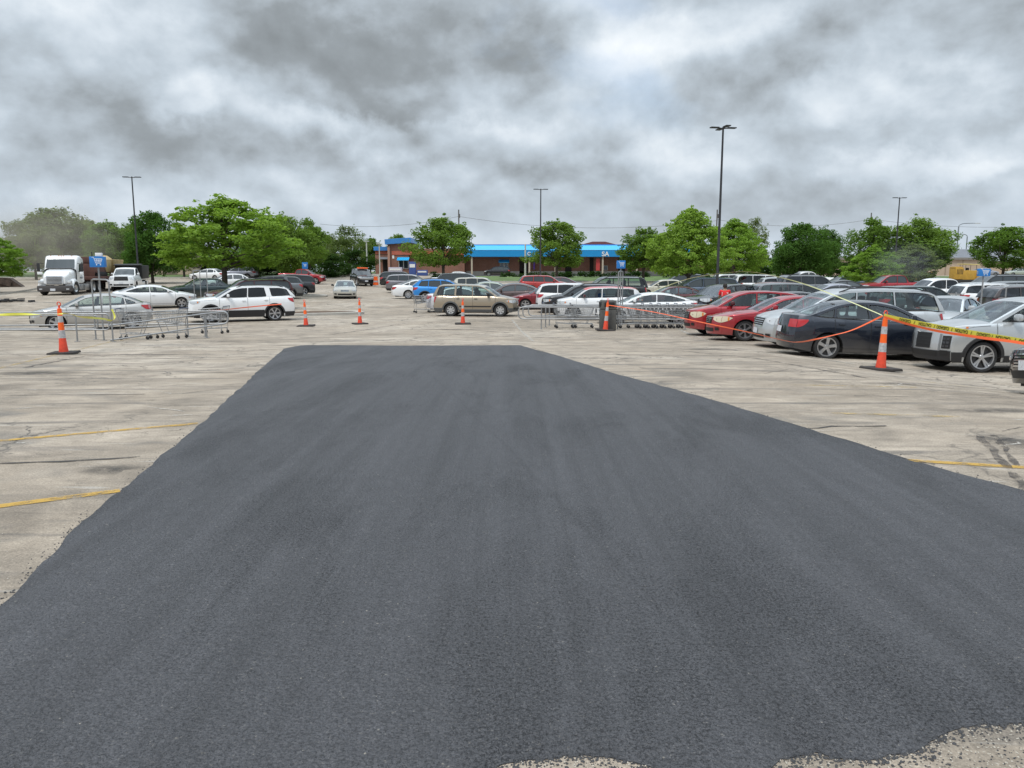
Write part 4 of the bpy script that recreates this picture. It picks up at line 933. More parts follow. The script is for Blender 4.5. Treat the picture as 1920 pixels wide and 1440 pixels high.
def sticker(mb, c, ux, uz, w, h, m):             # flat rectangle on a sign face
    c, ux, uz = Vector(c), Vector(ux), Vector(uz)
    mb.add([c - ux * w / 2 - uz * h / 2, c + ux * w / 2 - uz * h / 2, c + ux * w / 2 + uz * h / 2, c - ux * w / 2 + uz * h / 2], [(0, 1, 2, 3)], m)
def icon(mb, s, m, mir=1):                          # cart pictogram in the xz plane, facing -y
    def bar(a, b, t=.022):
        a, b = Vector(a), Vector(b); d = (b - a).normalized(); n = Vector((-d.y, d.x)) * t / 2 * s
        a *= s; b *= s
        mb.add([(p.x * mir, 0, p.y) for p in (a - n, b - n, b + n, a + n)], [(0, 1, 2, 3)], m)
    bar((-.24, .2), (-.15, .2)); bar((-.15, .2), (-.06, -.1)); bar((-.06, -.1), (.18, -.1)); bar((-.12, .12), (.24, .12), .03); bar((.24, .12), (.18, -.04)); bar((-.09, -.04), (.18, -.04))
    bar((-.11, .04), (.22, .04)); bar((-.02, .12), (.0, -.04)); bar((.06, .12), (.07, -.04)); bar((.15, .12), (.13, -.04))
    for x in (-.03, .15): 
        mb.add([((x + .03 * math.cos(a)) * s * mir, 0, (-.17 + .03 * math.sin(a)) * s) for a in [k * math.pi / 4 for k in range(8)]], [tuple(range(8))], m)
def corral_sign(loc, zc, w, h, rz, label, z0, arrow=True, top=None, poles=1):
    r = empty('cart_return_sign', loc, rz, label, 'sign', 'blue cart return signs')
    o = MB(); o.box((0, 0, zc), (w, w * .55, h), 0, bev=.012); o.build('sign_box', [BLUE], r, 40)
    o = MB(); icon(o, w * 1.45, 0); ic = o.build('cart_icon', pm('icon_white', (.75, .8, .85), .5), r, 0); ic.location = (w * .02, -w * .275 - .004, zc + h * .05)
    o = MB(); icon(o, w * .8, 0); ic = o.build('cart_icon', pm('icon_white', (.75, .8, .85), .5), r, 0); ic.location = (-w * .5 - .004, 0, zc); ic.rotation_euler = (0, 0, -math.pi / 2)
    o = MB(); o.tube([(0, 0, z0), (0, 0, zc - h / 2)], .028, 0, 8); o.build('pole', GALV, r, 60)
    if top: 
        o = MB(); o.box((w * .1, 0, zc + h / 2 + .06), (w * .45, w * .35, .11), 0, bev=.02); o.build('cap', WHT, r, 40)
    return r
def arc(a, b, c, n=6):                            # bezier through corner
    a, b, c = Vector(a), Vector(b), Vector(c); return [a * (1 - t) ** 2 + b * 2 * t * (1 - t) + c * t * t for t in [i / n for i in range(n + 1)]]
TR = .026
def rail_loop(mb, A, B, zt, zl, endr=.22, side_end=1, droop=0):
    """two parallel rails from A to B joined by a rounded end at B"""
    d = Vector((B[0] - A[0], B[1] - A[1], 0)); d.normalize()
    za, zb_ = gz(A[0], A[1]), gz(B[0], B[1])
    At = Vector((A[0], A[1], za + zt[0])); Bt = Vector((B[0], B[1], zb_ + zt[1])); Al = Vector((A[0], A[1], za + zl[0])); Bl = Vector((B[0], B[1], zb_ + zl[1]))
    e = d * endr
    pts = [At, At.lerp(Bt, .5)] + [Bt] + arc(Bt, Bt + e, Bt + e - Vector((0, 0, endr)), 6)[1:] + arc(Bl + e + Vector((0, 0, min(endr, (zt[1] - zl[1]) / 2))), Bl + e, Bl, 6) + [Al]
    mb.tube(pts, TR, 0, 8)
def post(mb, x, y, h, base=True):
    z = gz(x, y); mb.tube([(x, y, z), (x, y, z + h)], TR, 0, 8)
    if base: mb.box((x, y, z + .008), (.13, .13, .014), 0)
def world_root(name, loc, label, cat, group=None):
    r = empty(name, loc, 0, label, cat, group); return r
def reparent(o, r): o.parent = r; o.matrix_parent_inverse = Matrix.Translation(-Vector(r.location)); return o
def cart(loc, rz, label=None, group=None, lod=1):
    r = empty('shopping_cart', loc, rz, label, 'shopping cart', group)
    w1, w2 = .27, .22; L0 = .92
    t = .0065
    o = MB()                                       # basket: wire panels
    def Pt(s, sg, z):                              # s 0 rear .. 1 nose
        x = -L0 / 2 + s * L0; zb_, zt_ = .52 + .08 * s, .98 - .06 * s; w = lerp(w1, w2, s) * lerp(.86, 1, z)
        return (x + (1 - z) * (.10 * (0 if s > .5 else 1) - .1 * (s > .5)) , sg * w, lerp(zb_, zt_, z))
    for sg in (1, -1):
        for z in (0, .25, .5, .75, 1): o.tube([Pt(0, sg, z), Pt(1, sg, z)], t * (1.8 if z in (0, 1) else 1), 0, 4, cap=False)
        for k in range(12): o.tube([Pt(k / 11, sg, 0), Pt(k / 11, sg, 1)], t, 0, 4, cap=False)
    for s in (0, 1):
        for z in (0, .25, .5, .75, 1): o.tube([Pt(s, 1, z), Pt(s, -1, z)], t * (1.8 if z == 1 else 1), 0, 4, cap=False)
        for k in range(1, 6): o.tube([Vector(Pt(s, 1, 0)).lerp(Vector(Pt(s, -1, 0)), k / 6), Vector(Pt(s, 1, 1)).lerp(Vector(Pt(s, -1, 1)), k / 6)], t, 0, 4, cap=False)
    for k in range(1, 8): o.tube([Vector(Pt(k / 8, 1, 0)), Vector(Pt(k / 8, -1, 0))], t, 0, 4, cap=False)
    o.build('basket', GALV, r, 60)
    o = MB()
    for sg in (1, -1):
        o.tube([(-L0 / 2 - .08, sg * .27, 1.03), (-L0 / 2 + .05, sg * .26, .55), (-L0 / 2 + .02, sg * .27, .22), (L0 / 2 - .05, sg * .17, .17)], .014, 0, 6)
        o.tube([(-L0 / 2 + .05, sg * .26, .55), (L0 / 2 - .1, sg * .2, .58)], .011, 0, 6); o.tube([(L0 / 2 - .3, sg * .18, .18), (L0 / 2 - .15, sg * .2, .58)], .011, 0, 6)
    for k in range(5): o.tube([(lerp(-L0 / 2 + .05, L0 / 2 - .1, k / 4), .25 - .02 * k, .2), (lerp(-L0 / 2 + .05, L0 / 2 - .1, k / 4), -.25 + .02 * k, .2)], .008, 0, 5)
    o.build('frame', GALV, r, 60)
    o = MB(); o.tube([(-L0 / 2 - .08, .28, 1.03), (-L0 / 2 - .08, -.28, 1.03)], .018, 0, 8); o.build('handle', pm('cart_handle', (.06, .08, .13), .5), r, 60)
    for x, y in ((-L0 / 2 + .03, .25), (-L0 / 2 + .03, -.25), (L0 / 2 - .08, .16), (L0 / 2 - .08, -.16)):
        o = MB(); o.lathe([(.001, -.016), (.058, -.016), (.063, 0), (.058, .016), (.001, .016)], (x, y, .063), 'y', 14, 0); o.box((x + .02, y, .13), (.03, .05, .1), 1); o.build('wheel', [TYRE, GALV], r, 40)
    return r

# --- left corral ---------------------------------------------------
r = world_root('cart_corral', G(300, 635), 'tubular steel cart corral by the silver compact sedan, tall hoop at its left end', 'cart corral', 'tubular steel cart corrals')
a, b = G(207, 640), G(388, 634)
o = MB(); rail_loop(o, a, (b.x + .55, b.y + .0, 0), (.50, .90), (.03, .48), .2); reparent(o.build('side_rail', GALV, None, 60), r)
c_, d_ = G(166, 626), G(350, 629)
f0 = Vector((c_.x - 5.2, 26.8, 0)); f1 = Vector(((418 - 960) / 1440 * 27.3, 27.3, 0))
o = MB(); rail_loop(o, f0, f1, (.84, .90), (.38, .46), .2); reparent(o.build('side_rail', GALV, None, 60), r)
m1 = (b.x - .1, b.y + 1.0); o = MB(); rail_loop(o, (m1[0] - 3.2, m1[1]), m1, (.74, .88), (.3, .45), .2); reparent(o.build('middle_rail', GALV, None, 60), r)
for (x, y) in ((b.x, b.y), (b.x - .35, b.y + .75), ((352 - 960) / 1440 * 27.0, 27.0)):
    o = MB(); post(o, x, y, .84); reparent(o.build('post', GALV, None, 60), r)
o = MB(); hx, hy = a.x, a.y                        # hoop frame: three uprights under a rounded top
U = [P(174, 560, 25.6), P(189, 560, 25.0), P(206, 560, 24.3)]
for i, q in enumerate(U):
    z0 = gz(q.x, q.y); zt = P(190, 524, q.y).z
    o.tube([(q.x, q.y, z0), (q.x, q.y, zt - (.07 if i != 1 else 0))], TR, 0, 8); o.box((q.x, q.y, z0 + .008), (.13, .13, .014), 0)
q0, q1 = U[0], U[2]; zt = P(190, 524, 25).z
o.tube(arc((q0.x, q0.y, zt - .1), (q0.x, q0.y, zt), (lerp(q0.x, q1.x, .18), lerp(q0.y, q1.y, .18), zt), 5) + arc((lerp(q0.x, q1.x, .82), lerp(q0.y, q1.y, .82), zt), (q1.x, q1.y, zt), (q1.x, q1.y, zt - .1), 5), TR, 0, 8)
reparent(o.build('hoop_frame', GALV, None, 60), r)
q = U[1]; corral_sign((q.x, q.y, gz(q.x, q.y)), P(185, 491, 25).z - gz(q.x, q.y), .44, .34, R(12), 'blue cart return sign on the left corral, beside the white semi truck', zt - gz(q.x, q.y) - .02, top=1)
# second corral, running out of the left edge
r = world_root('cart_corral', (P(60, 560, 24.5).x, 24.5, gz(-14, 24.5)), 'steel cart corral running out of the left edge behind the nearest left cone', 'cart corral', 'tubular steel cart corrals')
e0 = P(-260, 590, 24.2); e1 = P(196, 590, 24.6)
o = MB(); rail_loop(o, (e0.x, e0.y, 0), (e1.x, e1.y, 0), (P(0, 589, 24.3).z - gz(-15, 24.3),) * 2, (P(0, 619, 24.3).z - gz(-15, 24.3),) * 2, .12); reparent(o.build('side_rail', GALV, None, 60), r)
o = MB(); rail_loop(o, (e0.x, 25.6, 0), (e1.x - .9, 25.6, 0), (.80,) * 2, (.36,) * 2, .12); reparent(o.build('side_rail', GALV, None, 60), r)
for uu in (142, -100): q = P(uu, 600, 24.4); o = MB(); post(o, q.x, q.y, .84); reparent(o.build('post', GALV, None, 60), r)
for (u, Y, rz, lb) in ((255, 25.6, 8, 'shopping cart in the left corral nearest the hoop frame'), (318, 26.2, 172, 'middle shopping cart loose in the left corral'), (400, 29.2, 176, 'shopping cart standing at the open right end of the left corral')):
    q = P(u, 600, Y); cart((q.x, q.y, gz(q.x, q.y)), R(rz), lb, 'shopping carts')

# --- middle corral -------------------------------------------------
r = world_root('cart_corral', G(1130, 613), 'long steel cart corral full of carts, in front of the red roofed white wagon', 'cart corral', 'tubular steel cart corrals')
a, b = G(1330, 613), G(1016, 613); 
o = MB(); rail_loop(o, (P(1330, 600, 31.2).x, 31.2, 0), (P(982, 600, 31.6).x, 31.6, 0), (.90, .90), (.42, .42), .22); reparent(o.build('side_rail', GALV, None, 60), r)
o = MB(); rail_loop(o, (P(1330, 600, 33.6).x, 33.6, 0), (P(1000, 600, 33.8).x, 33.8, 0), (.90, .90), (.42, .42), .22); reparent(o.build('side_rail', GALV, None, 60), r)
o = MB(); rail_loop(o, (P(1330, 600, 32.5).x, 32.5, 0), (P(990, 600, 32.7).x, 32.7, 0), (.90, .90), (.42, .42), .22); reparent(o.build('middle_rail', GALV, None, 60), r)
for u, Y in ((1015, 31.6), (1023, 32.7), (1030, 33.8), (1128, 31.5), (1285, 31.3), (1290, 33.6), (1135, 32.6)):
    q = P(u, 600, Y); o = MB(); post(o, q.x, q.y, .9); reparent(o.build('post', GALV, None, 60), r)
o = MB(); U = [P(1159, 560, 31.6), P(1163, 560, 32.6), P(1167, 560, 33.6)]; zt = P(1160, 508, 32.0).z
for i, q in enumerate(U): o.tube([(q.x, q.y, gz(q.x, q.y)), (q.x, q.y, zt - .03)], TR, 0, 8)
o.tube([(U[0].x, U[0].y, zt - .04), (U[1].x, U[1].y, zt), (U[2].x, U[2].y, zt - .04)], TR, 0, 8); reparent(o.build('hoop_frame', GALV, None, 60), r)
q = U[1]; corral_sign((q.x, q.y, gz(q.x, q.y)), P(1164, 496, 32.6).z - gz(q.x, q.y), .36, .33, R(-4), 'blue cart return sign above the middle corral, seen against the blue roofed building', zt - gz(q.x, q.y) - .02)
for i in range(8):
    q = P(1180 + i * 15.5, 600, 32.2); cart((q.x, q.y, gz(q.x, q.y)), R(180 + random.uniform(-2, 2)), 'one of eight nested shopping carts packed in the right half of the middle corral', 'nested shopping carts in the middle corral')
for u, rz, lb in ((1062, 3, 'shopping cart at the open left end of the middle corral'), (1093, 0, 'second shopping cart from the open left end of the middle corral')):
    q = P(u, 600, 32.3); cart((q.x, q.y, gz(q.x, q.y)), R(rz), lb, 'shopping carts')
q = P(792, 565, 44); cart((q.x, q.y, gz(q.x, q.y)), R(20), 'lone shopping cart beside the blue crossover', 'shopping carts')

# --- trash bin -----------------------------------------------------
q = G(1140, 620); q = Vector((q.x + .05, q.y + .55, gz(q.x, q.y + .5)))
r = empty('trash_bin', q, R(4), 'square grey litter bin with dark opening behind the leaning cone', 'trash bin')
BIN = pm('bin_grey', (.085, .085, .08), .7, var=.2, vscale=6, bump=.2, bscale=30)
o = MB(); o.box((0, 0, .42), (.60, .60, .84), 0, bev=.05, taper=(1.04, 1.04)); o.build('body', BIN, r, 40)
o = MB(); o.box((0, 0, 1.02), (.66, .66, .36), 0, bev=.06, taper=(.9, .9)); o.build('hood', BIN, r, 40)
o = MB(); o.box((0, -.325, 1.03), (.40, .03, .19), 0, bev=.01); o.box((-.325, 0, 1.03), (.03, .40, .19), 0, bev=.01); o.build('opening', SEAL, r, 40)

# --- right corral (only poles and sign rise above the cars) ---------
r = world_root('cart_corral', (P(1840, 600, 27).x, 27, gz(16, 27)), 'cart corral poles rising behind the silver crossover', 'cart corral', 'tubular steel cart corrals')
for u, vt in ((1792, 548), (1885, 538)):
    q = P(u, 560, 27); o = MB(); o.tube([(q.x, q.y, gz(q.x, q.y)), (q.x, q.y, P(u, vt, 27).z)], TR, 0, 8); reparent(o.build('post', GALV, None, 60), r)
o = MB(); q0, q1 = P(1700, 560, 27), P(1960, 560, 27); rail_loop(o, (q1.x, q1.y, 0), (q0.x, q0.y, 0), (.9, .9), (.42, .42), .2); reparent(o.build('side_rail', GALV, None, 60), r)
q = P(1840, 560, 27.4); corral_sign((q.x, q.y, gz(q.x, q.y)), P(1841, 511, 27.4).z - gz(q.x, q.y), .38, .26, R(-14), 'blue cart return sign on a pole above the white SUV at the right', 0)
# small corral far left
r = world_root('cart_corral', (P(376, 540, 44).x, 44, gz(-17, 44)), 'narrow hoop corral in front of the dark green sedan', 'cart corral', 'tubular steel cart corrals')
U = [P(364, 540, 43.2), P(376, 540, 44), P(389, 540, 44.8)]; zt = P(376, 507, 44).z
for i, q in enumerate(U): o = MB(); o.tube([(q.x, q.y, gz(q.x, q.y)), (q.x, q.y, zt - .02)], TR, 0, 8); reparent(o.build('post', GALV, None, 60), r)
o = MB(); o.tube([(U[0].x, U[0].y, zt - .02), (U[1].x, U[1].y, zt), (U[2].x, U[2].y, zt - .02)], TR, 0, 8); reparent(o.build('top_bar', GALV, None, 60), r)

# --- tapes ---------------------------------------------------------
TY = pm('tape_yellow', (.60, .57, .07), .35); TO = pm('tape_orange', (.85, .13, .03), .4); TPK = pm('tape_orange_far', (.82, .15, .07), .4)
def ribbon(name, pts, w, mat, twist=None, label='', cat='tape', n=90, group=None):
    pts = [Vector(p) for p in pts]
    sp = []
    for i in range(len(pts) - 1):
        p0, p1, p2, p3 = pts[max(0, i - 1)], pts[i], pts[i + 1], pts[min(len(pts) - 1, i + 2)]
        k = max(2, n // (len(pts) - 1))
        for j in range(k):
            t = j / k; sp.append(.5 * ((2 * p1) + (-p0 + p2) * t + (2 * p0 - 5 * p1 + 4 * p2 - p3) * t * t + (-p0 + 3 * p1 - 3 * p2 + p3) * t ** 3))
    sp.append(pts[-1]); m = MB(); rows = []
    for i, p in enumerate(sp):
        t = (sp[min(i + 1, len(sp) - 1)] - sp[max(0, i - 1)]).normalized(); q = i / (len(sp) - 1)
        a = twist(q) if twist else 0
        upv = (Vector((0, 0, 1)) - t * t.z).normalized(); sd = t.cross(upv).normalized()
        d = (upv * math.cos(a) + sd * math.sin(a)) * w / 2; th = sd * .0012
        rows.append([p - d, p + d])
    m.grid(rows); o = m.build(name, mat, None, 60)
    return tag(o, label, cat, group), sp
top = P(1656, 590, 13.75)
ribbon('barrier_tape', [P(1655, 592, 13.7), P(1600, 618, 14.0), P(1560, 629, 14.4), P(1529, 636, 15.1), P(1500, 641, 16.2), P(1473, 639, 17.6), P(1400, 622, 20.5), P(1300, 601, 24.5), P(1220, 584, 28), P(1140, 572, 30.3)], .030, TO, lambda q: .9 * math.sin(q * 9), 'orange tape sagging from the tape tied cone back to the cone by the bin', 'barrier tape')
ribbon('caution_tape', [P(1655, 592, 13.7), P(1640, 585, 14.2), P(1575, 558, 16), P(1500, 530, 18.5), P(1430, 513, 20.5), P(1390, 509.5, 22), P(1340, 514, 24), P(1290, 523, 26), P(1240, 540, 28.5), P(1205, 555, 30.2), P(1165, 571, 31.4)], .021, pm('tape_yellow_pale', (.62, .63, .32), .4), lambda q: 1.2 * math.sin(q * 7 + 1), 'yellow tape blown up in a high arc over the parked cars', 'caution tape')
e = P(2060, 668, 10.2)
o1, sp = ribbon('caution_tape', [P(1657, 592, 13.7), P(1700, 601.5, 13.2), P(1760, 613, 12.6), P(1840, 627, 11.8), P(1920, 640.5, 11.1), e], .075, TY, None, 'yellow tape printed with caution words, stretched across the silver crossover', 'caution tape')
ribbon('barrier_tape', [P(1657, 594, 13.65), P(1700, 607, 13.1), P(1760, 621, 12.5), P(1840, 633, 11.7), P(1920, 644, 11.0), P(2060, 674, 10.1)], .042, TO, lambda q: .3 * math.sin(q * 6), 'orange tape running just below the printed yellow tape at the right', 'barrier tape')
# printing on the tape, upside down as in the place
TXM = pm('tape_print', (.05, .045, .01), .6)
def tape_text():
    words = ['CUIDADO', '/', 'CAUTION', '/']; L = 0.0; i = 0; d = [0.0]
    for k in range(1, len(sp)): d.append(d[-1] + (sp[k] - sp[k - 1]).length)
    pos = .38
    while pos < d[-1] - .3:
        wd = words[i % 4]; wl = .25 if len(wd) > 1 else .03
        k = min(range(len(d)), key=lambda j: abs(d[j] - (pos + wl / 2))); t = (sp[min(k + 1, len(sp) - 1)] - sp[max(0, k - 1)]).normalized()
        p = sp[k]; cu = bpy.data.curves.new('t', 'FONT'); cu.body = wd; cu.size = .072; cu.align_x = 'CENTER'; cu.align_y = 'CENTER'; cu.offset = .0022
        ob = bpy.data.objects.new('t', cu); C.objects.link(ob); dg = bpy.context.evaluated_depsgraph_get(); me = bpy.data.meshes.new_from_object(ob.evaluated_get(dg)); bpy.data.objects.remove(ob)
        me.name = 'printed_word'; me.materials.clear(); me.materials.append(TXM)
        xs_ = [v.co.x for v in me.vertices]; sc = wl / max(.001, max(xs_) - min(xs_)) if len(wd) > 1 else 1
        upv = (Vector((0, 0, 1)) - t * t.z).normalized(); ex = -t; ez = -upv; ny = ex.cross(ez)     # rotated half a turn
        nrm = t.cross(upv); 
        if nrm.y > 0: nrm = -nrm
        M = Matrix((( ex.x * sc, ez.x, nrm.x, p.x + nrm.x * .005), (ex.y * sc, ez.y, nrm.y, p.y + nrm.y * .005), (ex.z * sc, ez.z, nrm.z, p.z + nrm.z * .005), (0, 0, 0, 1)))
        me.transform(M); w_ = bpy.data.objects.new('printed_word', me); C.objects.link(w_); w_.parent = o1
        pos += wl + .05; i += 1
tape_text()
ribbon('caution_tape', [P(118, 588, 17.8), P(80, 590, 17.9), P(40, 589, 18.1), P(0, 590, 18.3), P(-80, 592, 18.6)], .06, TY, lambda q: .9 + .8 * math.sin(q * 8), 'yellow tape running from the left cone out of the left edge', 'caution tape')
ribbon('caution_tape', [P(118, 588, 17.75), P(133, 589, 18.6), P(150, 594, 20), P(175, 596, 21.5), P(195, 598, 23), P(210, 601, 24), P(215, 594, 24.2), P(210, 580, 24.25)], .06, TY, lambda q: .6 + 1.0 * math.sin(q * 9), 'loose end of yellow tape hanging from the left cone to the hoop frame', 'caution tape')
o = MB(); q = P(400, 598, 30.5)
ribbon('barrier_tape', [P(378, 584, 33), P(418, 581, 33.3), P(455, 577, 33.6), P(495, 573, 33.9), P(528, 570, 34.2)], .045, TPK, lambda q: .3 * math.sin(q * 5), 'pinkish orange tape stretched low along the white SUV', 'barrier tape')

# --- lamp poles ----------------------------------------------------
DKP = pm('pole_bronze', (.035, .035, .038), .5, .4); 
def lamp_pole(u, v, Y, arms, rz, label, r0=.13, r1=.08, vb=None, lean=0.0):
    q = P(u, v, Y); z0 = gz(q.x, Y); H = q.z - z0
    r = empty('light_pole', (q.x, Y, z0), 0, label, 'light pole', 'tall parking lot light poles'); r.rotation_euler = (0, lean, 0)
    o = MB(); o.lathe([(r0, 0), (r0, .3), (r0 * .95, .31), (r1, H)], n=12); o.build('pole', DKP, r, 60)
    o = MB(); o.lathe([(.3, -.1), (.3, .75), (.28, .8), (.001, .8)], n=20); o.build('concrete_base', CONC, r, 40)
    for a in arms:
        ca, sa = math.cos(a + rz), math.sin(a + rz)
        o = MB(); o.tube([(0, 0, H - .1), (ca * .35, sa * .35, H - .06)], .04, 0, 6); o.box((ca * .58, sa * .58, H - .05), (.56, .34, .07), 0, rz=a + rz, bev=.03); o.build('lamp_head', DKP, r, 40)
    return r
lamp_pole(1356, 238, 51, (0, math.pi, math.pi / 2, -math.pi / 2), .15, 'tallest dark light pole with four lamp heads, rising behind the bright green tree', .105, .06)
lamp_pole(247, 331, 78, (0, math.pi), .1, 'dark light pole with two lamp heads at the left, before the rounded trees', .10, .055)
lamp_pole(1014, 354, 92, (0, math.pi), .1, 'dark light pole with two lamp heads above the building', .105, .06)
lamp_pole(1687, 370, 96, (0, math.pi), .1, 'dark light pole with two lamp heads rising from the trees at the right', .105, .06)
WP = pm('lamp_post_pale', (.5, .5, .46), .5)
def white_post(u, v, Y, label, rr=.09, head=True):
    q = P(u, v, Y); z0 = gz(q.x, Y); H = q.z - z0; r = empty('lamp_post', (q.x, Y, z0), 0, label, 'lamp post', 'slim pale lamp posts')
    o = MB(); o.lathe([(rr * 3, 0), (rr * 3, .6), (rr * 1.3, .62), (rr, H)], n=10); o.build('pole', WP, r, 60)
    if head: o = MB(); o.box((0, 0, H + .04), (.8, .35, .12), 0, bev=.04); o.build('lamp_head', WP, r, 40)
white_post(687, 453, 118, 'slim pale lamp post between the bushes and the brick building'); white_post(711, 458, 112, 'slim pale lamp post in front of the low brick wing', .07); white_post(604, 461, 120, 'slim pale lamp post before the sparse tall tree', .07)
white_post(985, 458, 112, 'slim white pole with wide foot on the lawn by the canopy', .11, False)
STP = pm('utility_wood', (.12, .11, .10), .8)
def cobra(u, v, Y, arm, label):
    q = P(u, v, Y); z0 = gz(q.x, Y); H = q.z - z0; r = empty('street_lamp', (q.x, Y, z0), 0, label, 'street lamp', 'distant curved arm street lamps')
    o = MB(); o.tube([(0, 0, 0), (0, 0, H - .6)] + arc((0, 0, H - .6), (0, 0, H), (arm * .35, 0, H + .15), 5) + [(arm, 0, H + .2)], [.14] * 2 + [.1] * 6 + [.07], 0, 8); o.build('pole', pm('steel_grey', (.25, .27, .29), .5, .5), r, 60)
    o = MB(); o.box((arm * 1.12, 0, H + .17), (abs(arm) * .35, .3, .16), 0, bev=.05); o.build('lamp_head', WP, r, 40)
cobra(1798, 420, 180, 3.8, 'street lamp with long arm to the right above the grey roofed building'); cobra(1814, 440, 215, -3.6, 'street lamp with arm to the left behind the grey roofed building')
def upole(u, v, Y, label):
    q = P(u, v, Y); z0 = gz(q.x, Y); H = q.z - z0; r = empty('utility_pole', (q.x, Y, z0), 0, label, 'utility pole', 'wooden utility poles'); 
    o = MB(); o.tube([(0, 0, 0), (0, 0, H)], [.19, .13], 0, 8); o.build('pole', STP, r, 60); o = MB(); o.tube([(.18, 0, H - .9), (.18, 0, H - 1.7)], .12, 0, 8); o.build('transformer', STP, r, 40)
    return (q.x, Y, q.z)
U1 = upole(860, 393, 165, 'thin utility pole rising behind the round tree left of the canopy'); U2 = upole(1345, 393, 160, 'utility pole just left of the tallest light pole'); U3 = upole(1634, 399, 175, 'utility pole above the pointed trees at the right')
def wire(a, b, sag, label):
    a, b = Vector(a), Vector(b); o = MB(); o.tube([a.lerp(b, t) - Vector((0, 0, sag * 4 * t * (1 - t))) for t in [i / 14 for i in range(15)]], .028, 0, 4, cap=False)
    tag(o.build('overhead_wire', STP, None, 60), label, 'wire', 'overhead wires')
wire(P(600, 420, 170), (U1[0], U1[1], U1[2] - 1.4), 1.2, 'overhead wire left of the pole behind the round tree'); wire((U1[0], U1[1], U1[2] - 1.4), (U2[0], U2[1], U2[2] - 2.2), 1.9, 'overhead wire spanning above the canopy roof'); wire((U2[0], U2[1], U2[2] - 2.0), (U3[0], U3[1], U3[2] - 1.4), 1.4, 'overhead wire between the tallest light pole and the pointed trees')
wire((U3[0], U3[1], U3[2] - 1.4), P(2000, 420, 180), 1.2, 'overhead wire at the far right above the round tree')

q = P(572, 500, 90); corral_sign((q.x, 90, gz(q.x, 90)), P(572, 498, 90).z - gz(q.x, 90), .6, .75, 0, 'tiny blue sign rising behind the red pickup truck', 0)
# ---------------------------------------------------------------- trees
def leaf_mat(name, col, var=.32, trans=.42):
    m = bpy.data.materials.new(name); m.use_nodes = True; nt = m.node_tree; nt.nodes.clear()
    o = nn(nt, 'ShaderNodeOutputMaterial'); d = nn(nt, 'ShaderNodeBsdfDiffuse'); t = nn(nt, 'ShaderNodeBsdfTranslucent'); mx = nn(nt, 'ShaderNodeMixShader'); mx.inputs[0].default_value = trans
    tc = nn(nt, 'ShaderNodeTexCoord'); n = noise(nt, tc.outputs['Object'], 1.1, 3, .6); n2 = noise(nt, tc.outputs['Object'], 9, 2, .5)
    f = mth(nt, 'ADD', mth(nt, 'MULTIPLY', n.outputs[0], .6), mth(nt, 'MULTIPLY', n2.outputs[0], .4))
    oi = nn(nt, 'ShaderNodeObjectInfo')
    c = mixc(nt, ramp(nt, f, [(.32, 0.0), (.68, 1.0)]), tuple(x * (1 - var) for x in col), tuple(x * (1 + var) for x in col))
    c = mixc(nt, 1.0, c, ramp(nt, oi.outputs['Random'], [(0, (.85, .9, .8)), (1, (1.15, 1.08, 1.1))]), 'MULTIPLY')
    lk(nt, c, d.inputs[0]); lk(nt, mixc(nt, 1.0, c, (1.3, 1.35, .6), 'MULTIPLY'), t.inputs[0]); lk(nt, d.outputs[0], mx.inputs[1]); lk(nt, t.outputs[0], mx.inputs[2]); lk(nt, mx.outputs[0], o.inputs[0])
    return m
LEAF = {'maple': leaf_mat('leaf_mid_green', (.130, .215, .048)), 'dark': leaf_mat('leaf_dark_green', (.080, .155, .042)), 'locust': leaf_mat('leaf_yellow_green', (.185, .300, .058)), 'olive': leaf_mat('leaf_olive', (.15, .195, .08)), 'bush': leaf_mat('leaf_bush', (.035, .07, .022)), 'far': leaf_mat('leaf_far', (.07, .11, .045))}
BARK = pm('bark', (.075, .062, .05), .95, bump=.8, bscale=12, var=.3)
def leaves_mesh(name, centres, radii, nl, ls, rng, flat=1.0, shell=.55):
    """leaf-sized quads through the outer shell of many clumps"""
    C_ = np.array(centres); Rr = np.array(radii); w = Rr ** 2; idx = rng.choice(len(C_), nl, p=w / w.sum())
    d = rng.normal(size=(nl, 3)); d /= np.linalg.norm(d, axis=1)[:, None]
    rad = Rr[idx] * (shell + (1 - shell) * rng.random(nl) ** .7) * (1 + .12 * rng.normal(size=nl)); d2 = d.copy(); d2[:, 2] *= flat
    p = C_[idx] + d2 * rad[:, None]
    a = rng.normal(size=(nl, 3)) * .8 + d * .3; a /= np.linalg.norm(a, axis=1)[:, None]
    nrm = rng.normal(size=(nl, 3)) * .55 + d * .6 + np.array([0, 0, .55]); t = np.cross(a, nrm); t /= np.linalg.norm(t, axis=1)[:, None] + 1e-9; b = np.cross(nrm, t); b /= np.linalg.norm(b, axis=1)[:, None] + 1e-9
    s = (ls * (.6 + .8 * rng.random(nl)))[:, None]
    v = np.stack([p - t * s * .5, p - b * s * .32, p + t * s * .6, p + b * s * .36], 1).reshape(-1, 3)
    me = bpy.data.meshes.new(name); me.vertices.add(len(v)); me.vertices.foreach_set('co', v.astype(np.float32).ravel())
    me.loops.add(nl * 4); me.loops.foreach_set('vertex_index', np.arange(nl * 4, dtype=np.int32)); me.polygons.add(nl); me.polygons.foreach_set('loop_start', np.arange(0, nl * 4, 4, dtype=np.int32)); me.polygons.foreach_set('loop_total', np.full(nl, 4, dtype=np.int32))
    me.update(); me.validate(); return me
_T = {}
